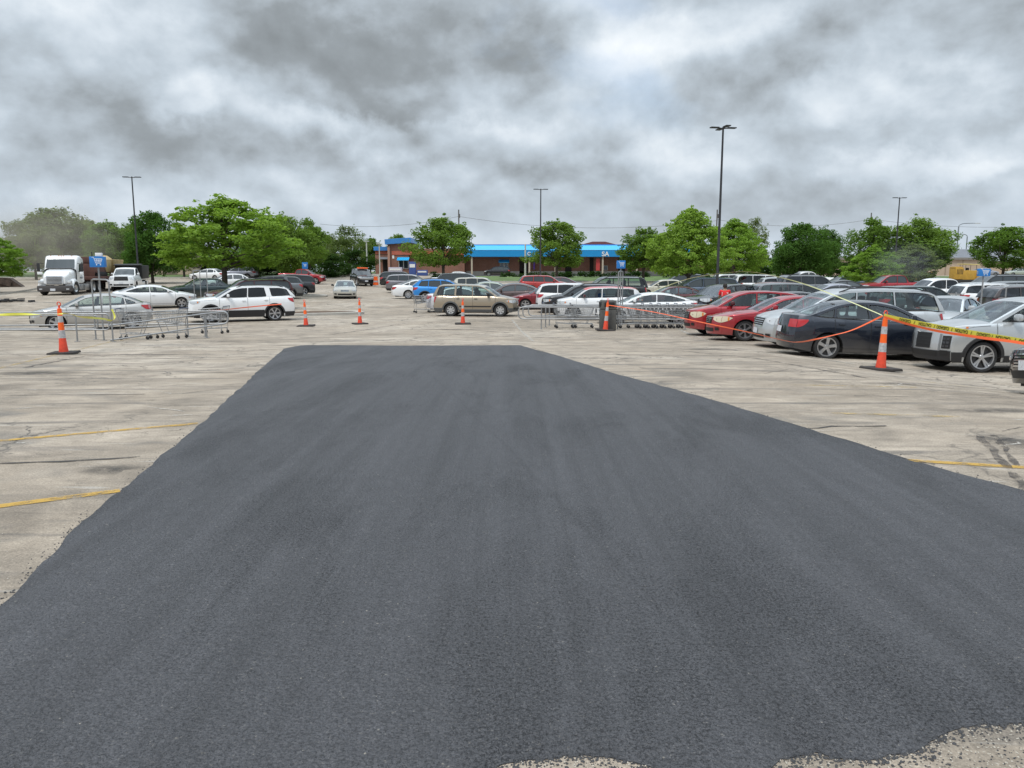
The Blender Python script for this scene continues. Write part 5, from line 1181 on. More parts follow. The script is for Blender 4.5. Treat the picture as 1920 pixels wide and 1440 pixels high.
def tree_meshes(kind, var):
    """unit tree: crown fills x,y in [-.5,.5], top at 1, scaled on placement; sizes here in a 8 m high model"""
    key = (kind, var)
    if key in _T: return _T[key]
    rng = np.random.default_rng(hash(kind) % 1 + sum(map(ord, kind)) * 13 + var * 101); H = 8.0
    cs, rs = [], []
    P_ = dict(maple=(120, .22, .98, 3.3, .52, 15500, .19, .9), dark=(130, .12, .98, 3.4, .66, 22000, .19, .95), locust=(240, .22, 1.0, 4.0, .46, 19000, .18, .5), olive=(110, .18, 1.0, 3.4, .55, 10000, .17, .8), bush=(46, .0, .95, 3.6, .85, 9000, .24, .8), tall=(110, .14, 1.0, 3.0, .70, 20000, .20, .9))[kind if kind in ('maple', 'dark', 'locust', 'olive', 'bush') else 'tall']
    n, zlo, zhi, rx, cr, nl, ls, fl = P_
    lobes = [(rng.uniform(0, 6.28), rng.uniform(.2, .9), rng.uniform(.75, 1.15)) for _ in range(7)]
    for i in range(n):
        for _ in range(60):
            a = rng.uniform(0, 6.28); q = rng.random() ** (.42); zz = rng.uniform(0, 1)
            prof = math.sin(math.pi * (zz * .80 + .17)) ** .62 if kind != 'locust' else math.sin(math.pi * (zz * .78 + .2)) ** .75 * (1 - .45 * zz)
            lob = 1 + sum(.16 * sc * math.cos(a - la) * math.exp(-((zz - lz) / .25) ** 2) for la, lz, sc in lobes)
            r = rx * prof * lob * q - cr * .5
            if r < 0: r = abs(r) * .3
            c = (r * math.cos(a), r * math.sin(a), H * lerp(zlo + .06, zhi - .05, zz))
            if all(math.dist(c, o_) > cr * .55 for o_ in cs): break
        cs.append(c); rs.append(cr * rng.uniform(.6, 1.45) * (.8 if zz > .8 else 1))
    if kind != 'locust':
        for _ in range(3): cs.append((rng.normal() * .7, rng.normal() * .7, H * (zlo + zhi) / 2)); rs.append(cr * 1.3)
    # sprigs that break the outline
    for i in range(26 if kind != 'bush' else 10):
        c = Vector(cs[rng.integers(0, n)]); d = Vector((c.x, c.y, (c.z - H * .5) * 1.2)); d = d.normalized() if d.length > .1 else Vector((0, 0, 1)); cs.append(tuple(c + d * cr * rng.uniform(.9, 1.5))); rs.append(cr * rng.uniform(.2, .42))
    me = leaves_mesh('crown', cs, rs, nl, ls, rng, fl); me.materials.append(LEAF[{'tall': 'maple'}.get(kind, kind)] if kind in LEAF else LEAF['far'])
    tb = MB(); zt = H * lerp(zlo, zhi, .45)
    tb.tube([(0, 0, -.1), (.02, .01, H * .1), (.05 * rng.normal(), .05, H * zlo + .3), (.1 * rng.normal(), .1 * rng.normal(), zt), (0, 0, H * lerp(zlo, zhi, .8))], [.17, .14, .12, .07, .02], 0, 8)
    for i in range(16 if kind != 'bush' else 5):
        c = Vector(cs[rng.integers(0, n)]); z0 = H * zlo * .9 + rng.random() * (zt - H * zlo) * .7; s0 = Vector((0, 0, max(.1, z0)))
        mid = s0.lerp(c, .5) + Vector((0, 0, -.12 * (c - s0).length * .3)); tb.tube([s0, mid, c], [.065, .04, .012], 0, 5)
    t = tb.build('trunk', BARK, None, 60); tm = t.data; bpy.data.objects.remove(t)
    co = np.zeros(len(me.vertices) * 3, dtype=np.float32); me.vertices.foreach_get('co', co); co = co.reshape(-1, 3)
    wd = (np.percentile(co[:, 0], 99.6) - np.percentile(co[:, 0], .4) + np.percentile(co[:, 1], 99.6) - np.percentile(co[:, 1], .4)) / 2
    _T[key] = (me, tm, float(wd), float(np.percentile(co[:, 2], 99.8))); return _T[key]
def tree(kind, u, Y, vtop, wpx, label, var=0, mat=None, name='tree', rot=None, group=None, vbase=None, cat='tree', nat=1.0):
    pt = P(u, vtop, Y); z0 = gz(pt.x, Y); H = pt.z - z0; W = wpx / 1440 * Y
    r = empty(name, (pt.x, Y, z0), random.uniform(0, 6.28) if rot is None else rot, label, cat, group); 
    cm, tm, natural, th = tree_meshes(kind, var); sc = (W / natural, W / natural, H / th)
    a = bpy.data.objects.new('crown', cm); C.objects.link(a); a.parent = r; a.scale = sc
    if mat: 
        a.data = cm.copy(); a.data.materials.clear(); a.data.materials.append(LEAF[mat])
    b = bpy.data.objects.new('trunk', tm); C.objects.link(b); b.parent = r; b.scale = sc
    return r
GT = 'trees beyond and among the parked cars'
tree('locust', 412, 60, 370, 240, 'large feathery yellow green tree standing among the cars behind the white SUV', 0, group=GT)
tree('dark', 278, 84, 398, 122, 'dark rounded tree right of the left light pole', 0, group=GT)
tree('maple', 200, 100, 416, 100, 'mid green tree behind the semi truck trailer', 1, group=GT)
tree('tall', 95, 118, 391, 150, 'tall broad tree half veiled by dust above the semi truck', 0, 'olive', group=GT)
tree('olive', 30, 112, 414, 95, 'greyish tree near the left edge seen through dust', 0, group=GT)
tree('locust', -18, 62, 438, 110, 'bright green tree cut by the left edge', 1, group=GT)
tree('dark', 530, 92, 404, 120, 'dense green tree right of the large feathery tree', 1, 'maple', group=GT)
tree('maple', 578, 104, 410, 75, 'upright tree left of the sparse tall tree', 2, group=GT)
tree('dark', 480, 100, 420, 90, 'dark tree mostly hidden behind the large feathery tree', 1, group=GT)
tree('olive', 650, 128, 424, 92, 'sparse tall tree with visible limbs left of the brick building', 1, group=GT)
tree('maple', 693, 150, 446, 60, 'small green tree just left of the brick tower', 0, group=GT); tree('dark', 745, 165, 440, 60, 'green tree rising behind the brick tower', 0, 'maple', group=GT)
tree('maple', 830, 104, 408, 138, 'round green tree in front of the brick building left of the canopy', 0, group=GT, rot=1.0)
tree('maple', 1045, 104, 415, 112, 'round green tree in front of the canopy, right of the central light pole', 1, group=GT, rot=2.5)
tree('maple', 1208, 99, 427, 112, 'green tree right of the cart return sign', 2, group=GT)
tree('locust', 1296, 57, 392, 150, 'bright green tree left of the tallest light pole', 1, group=GT, rot=.6)
tree('locust', 1380, 74, 412, 118, 'bright green tree right of the tallest light pole', 2, group=GT)
tree('olive', 1415, 105, 409, 60, 'thin leaved tree at the right flank of the bright green pair', 2, group=GT)
tree('dark', 1500, 92, 420, 122, 'dense dark rounded tree standing alone right of the bright pair', 0, group=GT, rot=2)
tree('dark', 1550, 100, 428, 84, 'dense dark tree overlapping the right side of the lone rounded tree', 1, group=GT)
tree('maple', 1640, 112, 409, 92, 'pointed green tree left of the far right light pole', 2, group=GT); tree('tall', 1722, 112, 410, 128, 'broad green tree right of the far right light pole', 1, 'maple', group=GT)
tree('locust', 1640, 66, 462, 100, 'low yellowish tree beside the red pickup', 0, group=GT); tree('locust', 1715, 70, 458, 125, 'low pale green tree wrapped in smoke before the broad green tree', 2, 'olive', group=GT)
tree('maple', 1888, 100, 425, 126, 'round green tree at the right edge above the blue sign', 0, group=GT, rot=4)
tree('maple', 1975, 96, 440, 80, 'green tree cut by the right edge', 1, group=GT)
for i, (k_, u, Y, v, w, lb, mt_) in enumerate([('dark', 150, 128, 412, 110, 'green tree behind the cab of the semi truck', 'olive'), ('maple', 60, 100, 430, 90, 'pale green tree left of the semi truck', 'olive'), ('dark', 245, 120, 420, 90, 'green tree left of the left light pole', 'maple'), ('maple', 340, 110, 425, 90, 'green tree between the dark rounded tree and the feathery tree', None), ('maple', 610, 140, 440, 70, 'small far tree behind the sparse tall tree', 'olive'), ('dark', 1250, 130, 446, 80, 'green tree filling the gap left of the bright pair', 'maple')]):
    tree(k_, u, Y, v, w, lb, i % 3, mt_, group=GT)
GB_ = 'bushes at the far side of the lot'
for i, (u, v, w, Y) in enumerate([(560, 486, 90, 108), (620, 476, 80, 112), (668, 468, 70, 118), (500, 488, 90, 104), (385, 486, 80, 106), (450, 482, 90, 104), (1430, 486, 50, 120), (1580, 492, 60, 108), (1600, 480, 60, 116), (1680, 492, 80, 110)]):
    tree('bush', u, Y, v, w, ['dark bush below the dense green tree', 'dark bush at the foot of the sparse tall tree', 'leafy bush left of the brick building', 'dark bush behind the red pickup truck', 'dark bush behind the far left cars', 'dark bush under the large feathery tree', 'dark bush between the bright pair and the lone rounded tree', 'low bush right of the lone rounded tree', 'dark bush left of the yellowish tree', 'low bush behind the smoke'][i], i % 2, name='bush', group=GB_, cat='bush')
for i, (u, v, w, Y, lb) in enumerate([(1005, 511, 130, 121, 'clipped low hedge below the canopy'), (1150, 508, 130, 121, 'clipped low hedge right of the round canopy tree'), (1320, 506, 150, 118, 'clipped hedge behind the row of white SUVs')]):
    p = P(u, v, Y); W_ = w / 1440 * Y; z0 = gz(p.x, Y); H = p.z - z0; rng = np.random.default_rng(i)
    cs = [(rng.uniform(-W_ / 2, W_ / 2), rng.uniform(-.6, .6), rng.uniform(.1, H - .2)) for _ in range(int(W_ * 5))]
    me = leaves_mesh('hedge', cs, [.4] * len(cs), 4500, .16, rng, .8); me.materials.append(LEAF['bush']); h = bpy.data.objects.new('hedge', me); C.objects.link(h); h.location = (p.x, Y, z0); tag(h, lb, 'hedge', 'clipped hedges by the building')
for i, (u, v, w, Y, lb) in enumerate([(815, 509, 26, 119, 'small shrub at the foot of the left round tree'), (1065, 509, 28, 119, 'small shrub at the foot of the canopy tree')]):
    tree('bush', u, Y, v, w, lb, i, name='shrub', group='small shrubs', cat='shrub')
def far_wood():
    rng = np.random.default_rng(9); cs, rs = [], []
    for u in np.arange(-300, 2300, 7):
        if 700 < u < 1270 and rng.random() < .6: continue
        Y = rng.uniform(215, 260); h = rng.uniform(5.0, 8.5) * (1.35 if u < 640 else .85); x = (u - 960) / 1440 * Y
        for k in range(5): cs.append((x + rng.normal() * 2, Y + rng.normal() * 2, gz(x, Y) + h * (.15 + .19 * k))); rs.append(rng.uniform(1.2, 2.3) * (1 - .1 * k))
    me = leaves_mesh('treeline', cs, rs, 60000, .6, rng, .9); me.materials.append(LEAF['far']); o = bpy.data.objects.new('treeline', me); C.objects.link(o); tag(o, 'distant wooded treeline along the horizon', 'treeline', kind='stuff')
far_wood()
for (u, v) in ((412, 536), (1300, 560), (1640, 545), (1715, 540)): pass
q = GU(415, 60); island(q, 5.5, 2.6, R(-28)); q = GU(1296, 57); island(q, 5.5, 2.6, R(8)); q = P(560, 567, 40); island(Vector((q.x, 42, gz(q.x, 42))), 6, 1.8, R(28)); 
q = GU(520, 62); island(q, 8, 2.0, R(10))
# ---------------------------------------------------------------- buildings
def brick(name, c1, c2, sc=2.2):
    m = bpy.data.materials.new(name); m.use_nodes = True; nt = m.node_tree; b = nt.nodes['Principled BSDF']; tc = nn(nt, 'ShaderNodeTexCoord')
    sp = nn(nt, 'ShaderNodeSeparateXYZ'); lk(nt, tc.outputs['Object'], sp.inputs[0]); cb = nn(nt, 'ShaderNodeCombineXYZ'); lk(nt, mth(nt, 'ADD', sp.outputs[0], sp.outputs[1]), cb.inputs[0]); lk(nt, sp.outputs[2], cb.inputs[1])
    t = nn(nt, 'ShaderNodeTexBrick'); t.inputs['Scale'].default_value = sc; t.inputs['Color1'].default_value = (*c1, 1); t.inputs['Color2'].default_value = (*c2, 1); t.inputs['Mortar'].default_value = (.30, .24, .2, 1); t.inputs['Mortar Size'].default_value = .012
    lk(nt, cb.outputs[0], t.inputs['Vector']); n = noise(nt, tc.outputs['Object'], .5, 4, .6); lk(nt, mixc(nt, 1.0, t.outputs[0], ramp(nt, n.outputs[0], [(.3, .85), (.7, 1.12)]), 'MULTIPLY'), b.inputs['Base Color']); b.inputs['Roughness'].default_value = .9
    return m
BR = brick('brick_brown', (.22, .095, .065), (.26, .12, .085)); BRR = brick('brick_red', (.42, .09, .05), (.46, .11, .065)); BRM = pm('gable_maroon', (.19, .06, .05), .8)
CAN = pm('canopy_blue', (.01, .25, .58), .45, var=.05); CANL = pm('canopy_roof_blue', (.02, .40, .80), .4); ROOFB = pm('roof_blue_metal', (.05, .22, .55), .4, var=.1); PALE = pm('stone_base', (.48, .46, .42), .85, var=.1)
TANW = pm('tan_wall', (.46, .36, .27), .9, var=.08, vscale=.4); ROOFG = pm('roof_grey', (.16, .17, .19), .8, var=.12, vscale=.6); WGL = pm('window_glass', (.03, .04, .05), .08, spec=.9); FRM = pm('window_frame', (.55, .55, .52), .5); DARKI = pm('dark_opening', (.02, .017, .015), .9)
YB = 140.0; kx = YB / 1440.0
bx = lambda u: (u - 960) * kx
z0 = gz(0, YB)
zz_ = lambda v: P(960, v, YB).z - z0
root = empty('shop_building', (0, YB, z0), 0, 'long brick building with bright blue roof band and low wing at its left', 'building')
def bbox(name, u0, u1, v0, v1, y0, y1, m, bev=0.0, parent=root, smooth=0):
    o = MB(); o.box(((bx(u0) + bx(u1)) / 2, (y0 + y1) / 2, (zz_(v0) + zz_(v1)) / 2), (bx(u1) - bx(u0), y1 - y0, abs(zz_(v0) - zz_(v1))), 0, bev=bev); return o.build(name, m, parent, smooth)
bbox('wall', 706, 731, 524, 470, .5, 14, BR); bbox('wall', 706.2, 730.8, 476, 470, .4, .497, BRR); bbox('parapet_cap', 704, 731.5, 470, 462.5, .1, 14.3, ROOFB, .05)
bbox('tower_wall', 731.2, 770, 524, 455, -.6, 14, BR); bbox('wall', 770.2, 872, 524, 466, .0, 14, BR); bbox('wall', 739, 872, 478, 471, -.72, -.02, BRR)
o = MB(); o.box(((bx(727) + bx(775)) / 2, 5, zz_(456) + .35), (bx(775) - bx(727), 12.5, .9), 0, rx=0, ry=-.07, bev=.04); o.build('roof', ROOFB, root, 0)
bbox('corner_pier', 731.4, 735.5, 524, 462, -.95, -.605, pm('pier', (.40, .23, .17), .9)); bbox('base_course', 770, 872, 524, 512, -.2, -.003, PALE)
def window(u0, u1, v0, v1, yf, n=2, aw=True):
    w = bbox('window', u0, u1, v0, v1, yf - .06, yf - .004, FRM); k = (u1 - u0) / n
    for i in range(n): bbox('pane', u0 + k * i + .8, u0 + k * (i + 1) - .8, v0 - 1.0, v1 + 1.0, yf - .075, yf - .062, WGL, parent=w); 
    if aw:
        o = MB(); x0, x1 = bx(u0 - 2), bx(u1 + 2); zt, zb2 = zz_(v1 - 5.5), zz_(v1 + 0.5)
        o.grid([[(x0, yf - .01, zt), (x1, yf - .01, zt)], [(x0, yf - .9, lerp(zt, zb2, .75)), (x1, yf - .9, lerp(zt, zb2, .75))], [(x0, yf - .92, zb2), (x1, yf - .92, zb2)]], 0); o.build('awning', CANL, root, 0)
window(751, 769, 504, 488, -.6); bbox('wall_sign', 739.5, 743, 485, 479, -.66, -.61, WHT); 
o = MB(); o.box((bx(724), -.2, zz_(484)), (1.7, 1.5, .12), 0, rx=.25); o.build('door_canopy', ROOFG, root, 0); bbox('doorway', 720, 730, 523, 486, .42, .497, DARKI)
# canopy stretch
bbox('wall', 872.2, 1330, 524, 474, 2.0, 16, BR); bbox('base_course', 874, 1330, 524, 508.5, 1.9, 1.997, PALE)
bbox('canopy_fascia', 872, 1330, 481.5, 469, -1.2, 2.4, CAN)
o = MB(); x0, x1 = bx(871), bx(1331); o.grid([[(x, -1.25, zz_(469) + .01) for x in (x0, x1)], [(x, 1.6, zz_(459.5)) for x in (x0, x1)], [(x, 9, zz_(459.5)) for x in (x0, x1)]], 0); o.add([(x0, -1.25, zz_(469)), (x0, 1.6, zz_(459.5)), (x0, 9, zz_(459.5)), (x0, 9, zz_(469))], [(0, 1, 2, 3)]); o.build('canopy_roof', CANL, root, 0)
bbox('roof_edge', 885, 1331, 459.3, 457.6, 1.9, 9, ROOFB)
for u in (886, 992, 1040, 1127, 1190, 1250): bbox('canopy_post', u - 1.4, u + 1.4, 524, 481.7, -.95, -.72, pm('post_tan', (.46, .40, .32), .8))
for a, b in ((974, 983), (986, 990), (1106, 1113), (1060, 1072), (1160, 1172)): bbox('doorway', a, b, 523, 483, 1.9, 1.996, DARKI)
window(937, 953, 507, 492, 2.0); window(1132, 1140, 507, 498, 2.0, 1, False)
for a, b in ((1115, 1122), (1011, 1014)): bbox('banner', a, b, 508, 485, -.6, -.55, pm('banner_red', (.45, .05, .05), .6))
bbox('notice_board', 1001, 1010, 491, 489, 1.93, 1.996, WHT); bbox('display', 1000, 1003, 505, 490, 1.2, 1.4, pm('purple', (.12, .05, .35), .6))
o = MB(); xa, xm, xb_ = bx(1094), bx(1126), bx(1158); zb3, zt3 = zz_(459) + .25, zz_(451)
o.add([(xa, 5, zb3), (xb_, 5, zb3), (xm + 1.2, 5, zt3), (xm - 1.2, 5, zt3), (xa, 14, zb3), (xb_, 14, zb3), (xm + 1.2, 14, zt3), (xm - 1.2, 14, zt3)], [(0, 1, 2, 3), (3, 2, 6, 7), (0, 3, 7, 4), (1, 5, 6, 2), (4, 7, 6, 5)]); o.build('gable', BRM, root, 0)
def letters(txt, x, y, z, size, mat, parent, name='lettering', ext=.04):
    cu = bpy.data.curves.new('t', 'FONT'); cu.body = txt; cu.size = size; cu.extrude = ext; cu.offset = size * .02
    ob = bpy.data.objects.new('t', cu); C.objects.link(ob); me = bpy.data.meshes.new_from_object(ob.evaluated_get(bpy.context.evaluated_depsgraph_get())); bpy.data.objects.remove(ob); me.name = name
    me.transform(Matrix.Rotation(math.pi / 2, 4, 'X')); me.materials.clear(); me.materials.append(mat); w = bpy.data.objects.new(name, me); C.objects.link(w); w.parent = parent; w.location = (x, y, z); return w
letters('SA', bx(1124.5), -1.25, zz_(480.5), 1.15, WHT, root); letters('G', bx(988), -1.25, zz_(479), .85, WHT, root)
# mailbox-like kiosk, propane cage and pallets by the entrance
KB = pm('kiosk_blue', (.05, .09, .28), .6)
def propbox(name, u, v0, w, h, d, mat, label, cat, Y=137.5):
    p = P(u, v0, Y); zz0 = gz(p.x, Y); r_ = empty(name, (p.x, Y, zz0), 0, label, cat); o = MB(); o.box((0, 0, h / 2), (w, d, h), 0, bev=.05); o.build('body', mat, r_, 40); o = MB(); o.box((0, -d / 2 - .02, h * .7), (w * .8, .03, h * .25), 0); o.build('front_panel', WHT, r_, 0)
propbox('kiosk', 774, 520, 1.2, 2.4, .8, KB, 'dark blue kiosk beside the brick building entrance', 'kiosk'); propbox('drinks_chest', 742, 520, 2.4, 1.3, .8, pm('chest', (.45, .42, .5), .6), 'pale chest against the brick tower wall', 'chest'); propbox('storage_bin', 792, 520, 1.9, 1.0, .7, KB, 'low dark blue storage box left of the round tree', 'box')
# right building
YR = 158.0; zr0 = gz(80, YR)
def P2(u, v): q = P(u, v, YR); return q.x, q.z - zr0
r2 = empty('store_building', (0, YR, zr0), 0, 'tan building with sloping grey roof behind the yellow paving machine', 'building')
def b2(name, u0, u1, v0, v1, y0, y1, m, sm=0):
    x0, za = P2(u0, v0); x1, zb_ = P2(u1, v1); o = MB(); o.box(((x0 + x1) / 2, (y0 + y1) / 2, (za + zb_) / 2), (x1 - x0, y1 - y0, abs(zb_ - za)), 0); return o.build(name, m, r2, sm)
b2('wall', 1560, 1841, 522, 487, 0, 30, TANW); b2('wall', 1841.2, 2150, 522, 492, .6, 30, TANW); b2('fascia', 1558, 1845, 487, 483, -.4, 30.3, pm('fascia', (.22, .2, .18), .7)); b2('fascia', 1845.2, 2152, 492, 489, .2, 30.3, pm('fascia', (.22, .2, .18), .7))
x0, za = P2(1700, 483); x1, zb_ = P2(2150, 483); zt = P2(1700, 465)[1]; o = MB(); o.grid([[(x0, .0, za), (x1, .0, za)], [(x0, 9, zt), (x1, 9, zt)], [(x0, 20, zt), (x1, 20, zt)]], 0); o.add([(x0, 0, za), (x0, 9, zt), (x0, 20, zt), (x0, 20, za)], [(0, 1, 2, 3)]); o.build('roof', ROOFG, r2, 0)
for i in range(8): u = 1580 + i * 32; b2('wall_panel_joint', u, u + 1, 521, 488, -.05, -.003, pm('joint', (.3, .23, .17), .8))
r3 = empty('low_building', (P(328, 500, 122).x, 122, gz(-50, 122)), 0, 'small tan building glimpsed under the dark rounded tree at the left', 'building')
def b3(name, x, y, z, dx, dy, dz, m): o = MB(); o.box((x, y, z), (dx, dy, dz), 0); o.build(name, m, r3, 0)
b3('wall', 0, 0, 1.6, 7.5, 6, 3.2, TANW); b3('roof', 0, 0, 3.3, 8.2, 6.8, .3, ROOFG); b3('door', .5, -3.03, 1.05, 2.2, .05, 2.1, pm('door_brown', (.2, .15, .12), .7)); b3('window', -2.4, -3.03, 1.7, 1.2, .05, 1.0, WGL)
# ---------------------------------------------------------------- semi truck, trailer, machines
WP_ = paint('truck_white', (.78, .79, .80), .0, .35)
def semi():
    q = P(104, 545, 57.0); loc = Vector((q.x, 57.0, gz(q.x, 57)))
    r = empty('semi_truck', loc, R(-78), 'white day cab semi truck with chrome grille facing the camera at the left', 'truck'); tilt = 0
    o = MB()                                       # cab + hood; x forward, front bumper at x=0
    sec = [(-2.9, 1.05, 1.22, 2.72, .14), (-2.55, 1.08, 1.22, 2.88, .14), (-2.0, 1.08, 1.22, 2.90, .14), (-1.62, 1.05, 1.22, 2.80, .14), (-1.25, 1.03, 1.2, 1.98, .14)]
    def ring(x, w, zl, zh, rr):
        pts = []
        for (cx, cz, a0) in ((w - rr, zh - rr, 0), (-(w - rr), zh - rr, 90), (-(w - rr * .3), zl + rr * .3, 180), (w - rr * .3, zl + rr * .3, 270)):
            for k in range(4): a = R(a0 + 30 * k); k_ = rr if a0 < 180 else rr * .3; pts.append((x, cx + k_ * math.cos(a), cz + k_ * math.sin(a)))
        return pts
    cab = [ring(-3.0, .95, 1.0, 2.6, .2), ring(-2.9, 1.12, .9, 2.80, .2), ring(-2.4, 1.16, .85, 2.95, .22), ring(-1.9, 1.14, .85, 2.92, .22), ring(-1.66, 1.12, .85, 2.66, .25), ring(-1.35, 1.10, .9, 1.95, .2)]
    o.grid(cab, 0, close=True); o.poly(cab[0][::-1], 0)
    hood = [ring(-1.5, 1.0, .75, 1.94, .3), ring(-1.0, .98, .75, 1.86, .3), ring(-.5, .92, .78, 1.70, .28), ring(-.12, .80, .80, 1.50, .22), ring(.0, .70, .85, 1.40, .2)]
    o.grid(hood, 0, close=True); o.poly(hood[-1], 0)
    for sg in (1, -1):
        f = []
        for i in range(9):
            a = math.pi * i / 8; x = -.82 + .66 * math.cos(a); z = .52 + .62 * math.sin(a); f.append([(x, sg * .78, z - .0), (x, sg * .84, z + .10), (x, sg * 1.12, z + .08), (x, sg * 1.2, z - .02), (x, sg * 1.2, z - .12)])
        o.grid(f, 0)
        o.grid([[(-.16, sg * .66, .55), (-.16, sg * 1.14, .55)], [(-.10, sg * .66, 1.12), (-.2, sg * 1.14, 1.08)]], 0)
    o.build('body', [WP_], r, 45)
    o = MB(); o.box((.02, 0, 1.08), (.10, 1.12, .66), 0, bev=.04, ry=-.06); o.box((.045, 0, 1.08), (.07, 1.02, .58), 2, ry=-.06)
    for k in range(6): o.box((.105 - .006 * k, 0, .84 + k * .095), (.03, 1.06, .045), 1, bev=.008)
    o.build('grille', [CHROME, CHROME, RIMD], r, 40)
    o = MB(); o.box((.0, 0, .50), (.42, 2.35, .44), 0, bev=.10); o.box((-.02, 0, .36), (.3, 2.0, .2), 0, bev=.04); o.build('bumper', pm('bumper_grey', (.06, .055, .055), .6), r, 40)
    o = MB(); o.box((.22, -.1, .42), (.02, .34, .17), 0); o.build('license_plate', PLATE, r, 0)
    for sg in (1, -1):
        o = MB(); o.box((-.08, sg * .93, .98), (.12, .40, .22), 0, bev=.05, rz=-.35 * sg); o.build('headlight', LAMP, r, 40)
        o = MB(); o.box((.2, sg * .9, .46), (.04, .2, .08), 0, bev=.01); o.build('fog_light', LAMP, r, 40)
        o = MB(); o.box((-1.35, sg * 1.48, 2.05), (.14, .2, .62), 0, bev=.04); o.box((-1.35, sg * 1.45, 1.62), (.12, .26, .2), 1, bev=.05); o.tube([(-1.5, sg * 1.15, 2.35), (-1.38, sg * 1.45, 2.32)], .02, 0); o.tube([(-1.5, sg * 1.15, 1.75), (-1.38, sg * 1.45, 1.75)], .02, 0); o.build('mirror', [BLK, WP_], r, 40)
        o = MB(); o.box((-.35, sg * .95, 1.62), (.1, .12, .16), 0, bev=.04); o.tube([(-.4, sg * .9, 1.3), (-.35, sg * .95, 1.6)], .015, 0); o.build('hood_mirror', WP_, r, 40)
        o = MB(); o.grid([[(-2.62, sg * 1.168, 1.75), (-1.75, sg * 1.15, 1.7)], [(-2.62, sg * 1.166, 2.45), (-1.9, sg * 1.14, 2.42)]] , 0); o.build('side_window', GL_FAR, r, 0)
        o = MB(); o.box((-2.0, sg * 1.02, .55), (.9, .34, .5), 0, bev=.04); o.box((-2.0, sg * 1.1, .35), (.8, .3, .05), 1); o.build('step', [pm('steel_step', (.35, .36, .37), .35, .7), BLK], r, 40)
        o = MB(); o.box((-2.15, sg * 1.165, 1.28), (.55, .012, .14), 0); o.build('door_lettering', pm('lettering_grey', (.25, .27, .3), .6), r, 0)
        w = MB(); w.lathe([(.28, -.13), (.46, -.13), (.5, -.08), (.5, .08), (.46, .13), (.28, .13)], axis='y', n=28); t = w.build('wheel', TYRE, r, 40); w2 = MB(); w2.lathe([(.285, .1), (.27, .12), (.2, .05), (.12, .04), (.1, .13), (.001, .13)], axis='y', n=28); w2.build('rim', RIM, t, 40); t.location = (-.82, sg * 1.02, .5); t.rotation_euler = (0, 0, R(-10) + (0 if sg > 0 else math.pi))
    o = MB(); o.grid([[(lerp(-1.32, -1.64, j / 4) + .1 * (1 - (q / .98) ** 2) + .02, q * (1 - .04 * j / 4), lerp(2.0, 2.66, j / 4)) for q in [-.98 + 1.96 * i / 8 for i in range(9)]] for j in range(5)], 0); o.build('windshield', GL_FAR, r, 60)
    o = MB()
    for k in range(5): o.box((-1.78, (-.72, -.16, 0, .16, .72)[k], 2.9), (.08, .07, .05), 0, bev=.01)
    o.build('marker_light', AMB, r, 40)
    o = MB(); o.tube([(-3.15, .75, .6), (-3.15, .75, 3.0)], .075, 0, 10); o.build('exhaust_stack', pm('stack', (.12, .11, .1), .4, .8), r, 60)
    o = MB(); o.box((-4.6, 0, .75), (5.0, .9, .25), 0); o.box((-3.6, .85, .55), (1.1, .5, .5), 1, bev=.1); o.build('chassis', [BLK, pm('tank', (.4, .4, .4), .3, .8)], r, 40)
    for x in (-5.0, -6.3):
        for sg in (1, -1):
            w = MB(); w.lathe([(.28, -.25), (.48, -.25), (.5, 0), (.48, .25), (.28, .25), (.2, .1), (.001, .1)], axis='y', n=24, mf=lambda i, j: 0 if i < 4 else 1); w.build('wheel', [TYRE, HUBW], r, 40).location = (x, sg * .92, .5)
    return r
TRK = semi(); h_ = R(-78); d_ = Vector((math.cos(h_), math.sin(h_), 0))
def back(k, lat=0): p = TRK.location + d_ * -k + Vector((-d_.y, d_.x, 0)) * lat; return Vector((p.x, p.y, gz(p.x, p.y)))
RUST = pm('rusty_red', (.10, .045, .035), .8, var=.35, vscale=2, bump=.3, bscale=15); TANM = pm('machine_tan', (.46, .34, .16), .6, var=.2, vscale=3)
r = empty('flatbed_trailer', back(10.2), h_, 'rusty red flatbed trailer coupled behind the semi truck', 'trailer')
o = MB(); o.box((0, 0, 1.1), (11, 2.45, .28), 0, bev=.03); o.box((1, 0, .85), (9, 1.0, .3), 0); o.build('deck', RUST, r, 30)
for x in (-4.0, -2.8):
    for sg in (1, -1): w = MB(); w.lathe([(.28, -.25), (.46, -.25), (.48, 0), (.46, .25), (.28, .25), (.2, .1), (.001, .1)], axis='y', n=20); w.build('wheel', [TYRE], r, 40).location = (x, sg * .92, .48)
for x in (4.9,): o = MB(); o.box((x, 0, 1.75), (.12, 2.4, 1.0), 0, bev=.02); o.build('headboard', RUST, r, 30)
p_ = back(8.2); r = empty('milling_machine', (p_.x, p_.y, p_.z + 1.24), h_, 'reddish road machine carried on the trailer beside the blue sign', 'machine')
o = MB(); o.box((0, 0, .75), (3.0, 2.0, .9), 0, bev=.1, taper=(.8, .9)); o.box((.9, 0, 1.35), (.9, 1.7, .5), 0, bev=.05); o.build('body', RUST, r, 40)
o = MB(); o.box((-1.6, 0, .9), (1.4, 2.1, 1.1), 0, bev=.08, taper=(1.3, 1.0)); o.build('hopper', TANM, r, 40)
for sg in (1, -1): o = MB(); o.box((0, sg * .85, .22), (2.6, .35, .42), 0, bev=.15); o.build('track', TYRE, r, 40)
o = MB(); o.tube([(1.2, .6, 1.5), (1.2, .6, 2.0)], .04, 0); o.build('exhaust', BLK, r, 60)
p_ = back(12.5); r = empty('asphalt_hopper', (p_.x, p_.y, p_.z + 1.24), h_, 'tan hopper standing at the rear of the trailer behind the blue sign', 'hopper')
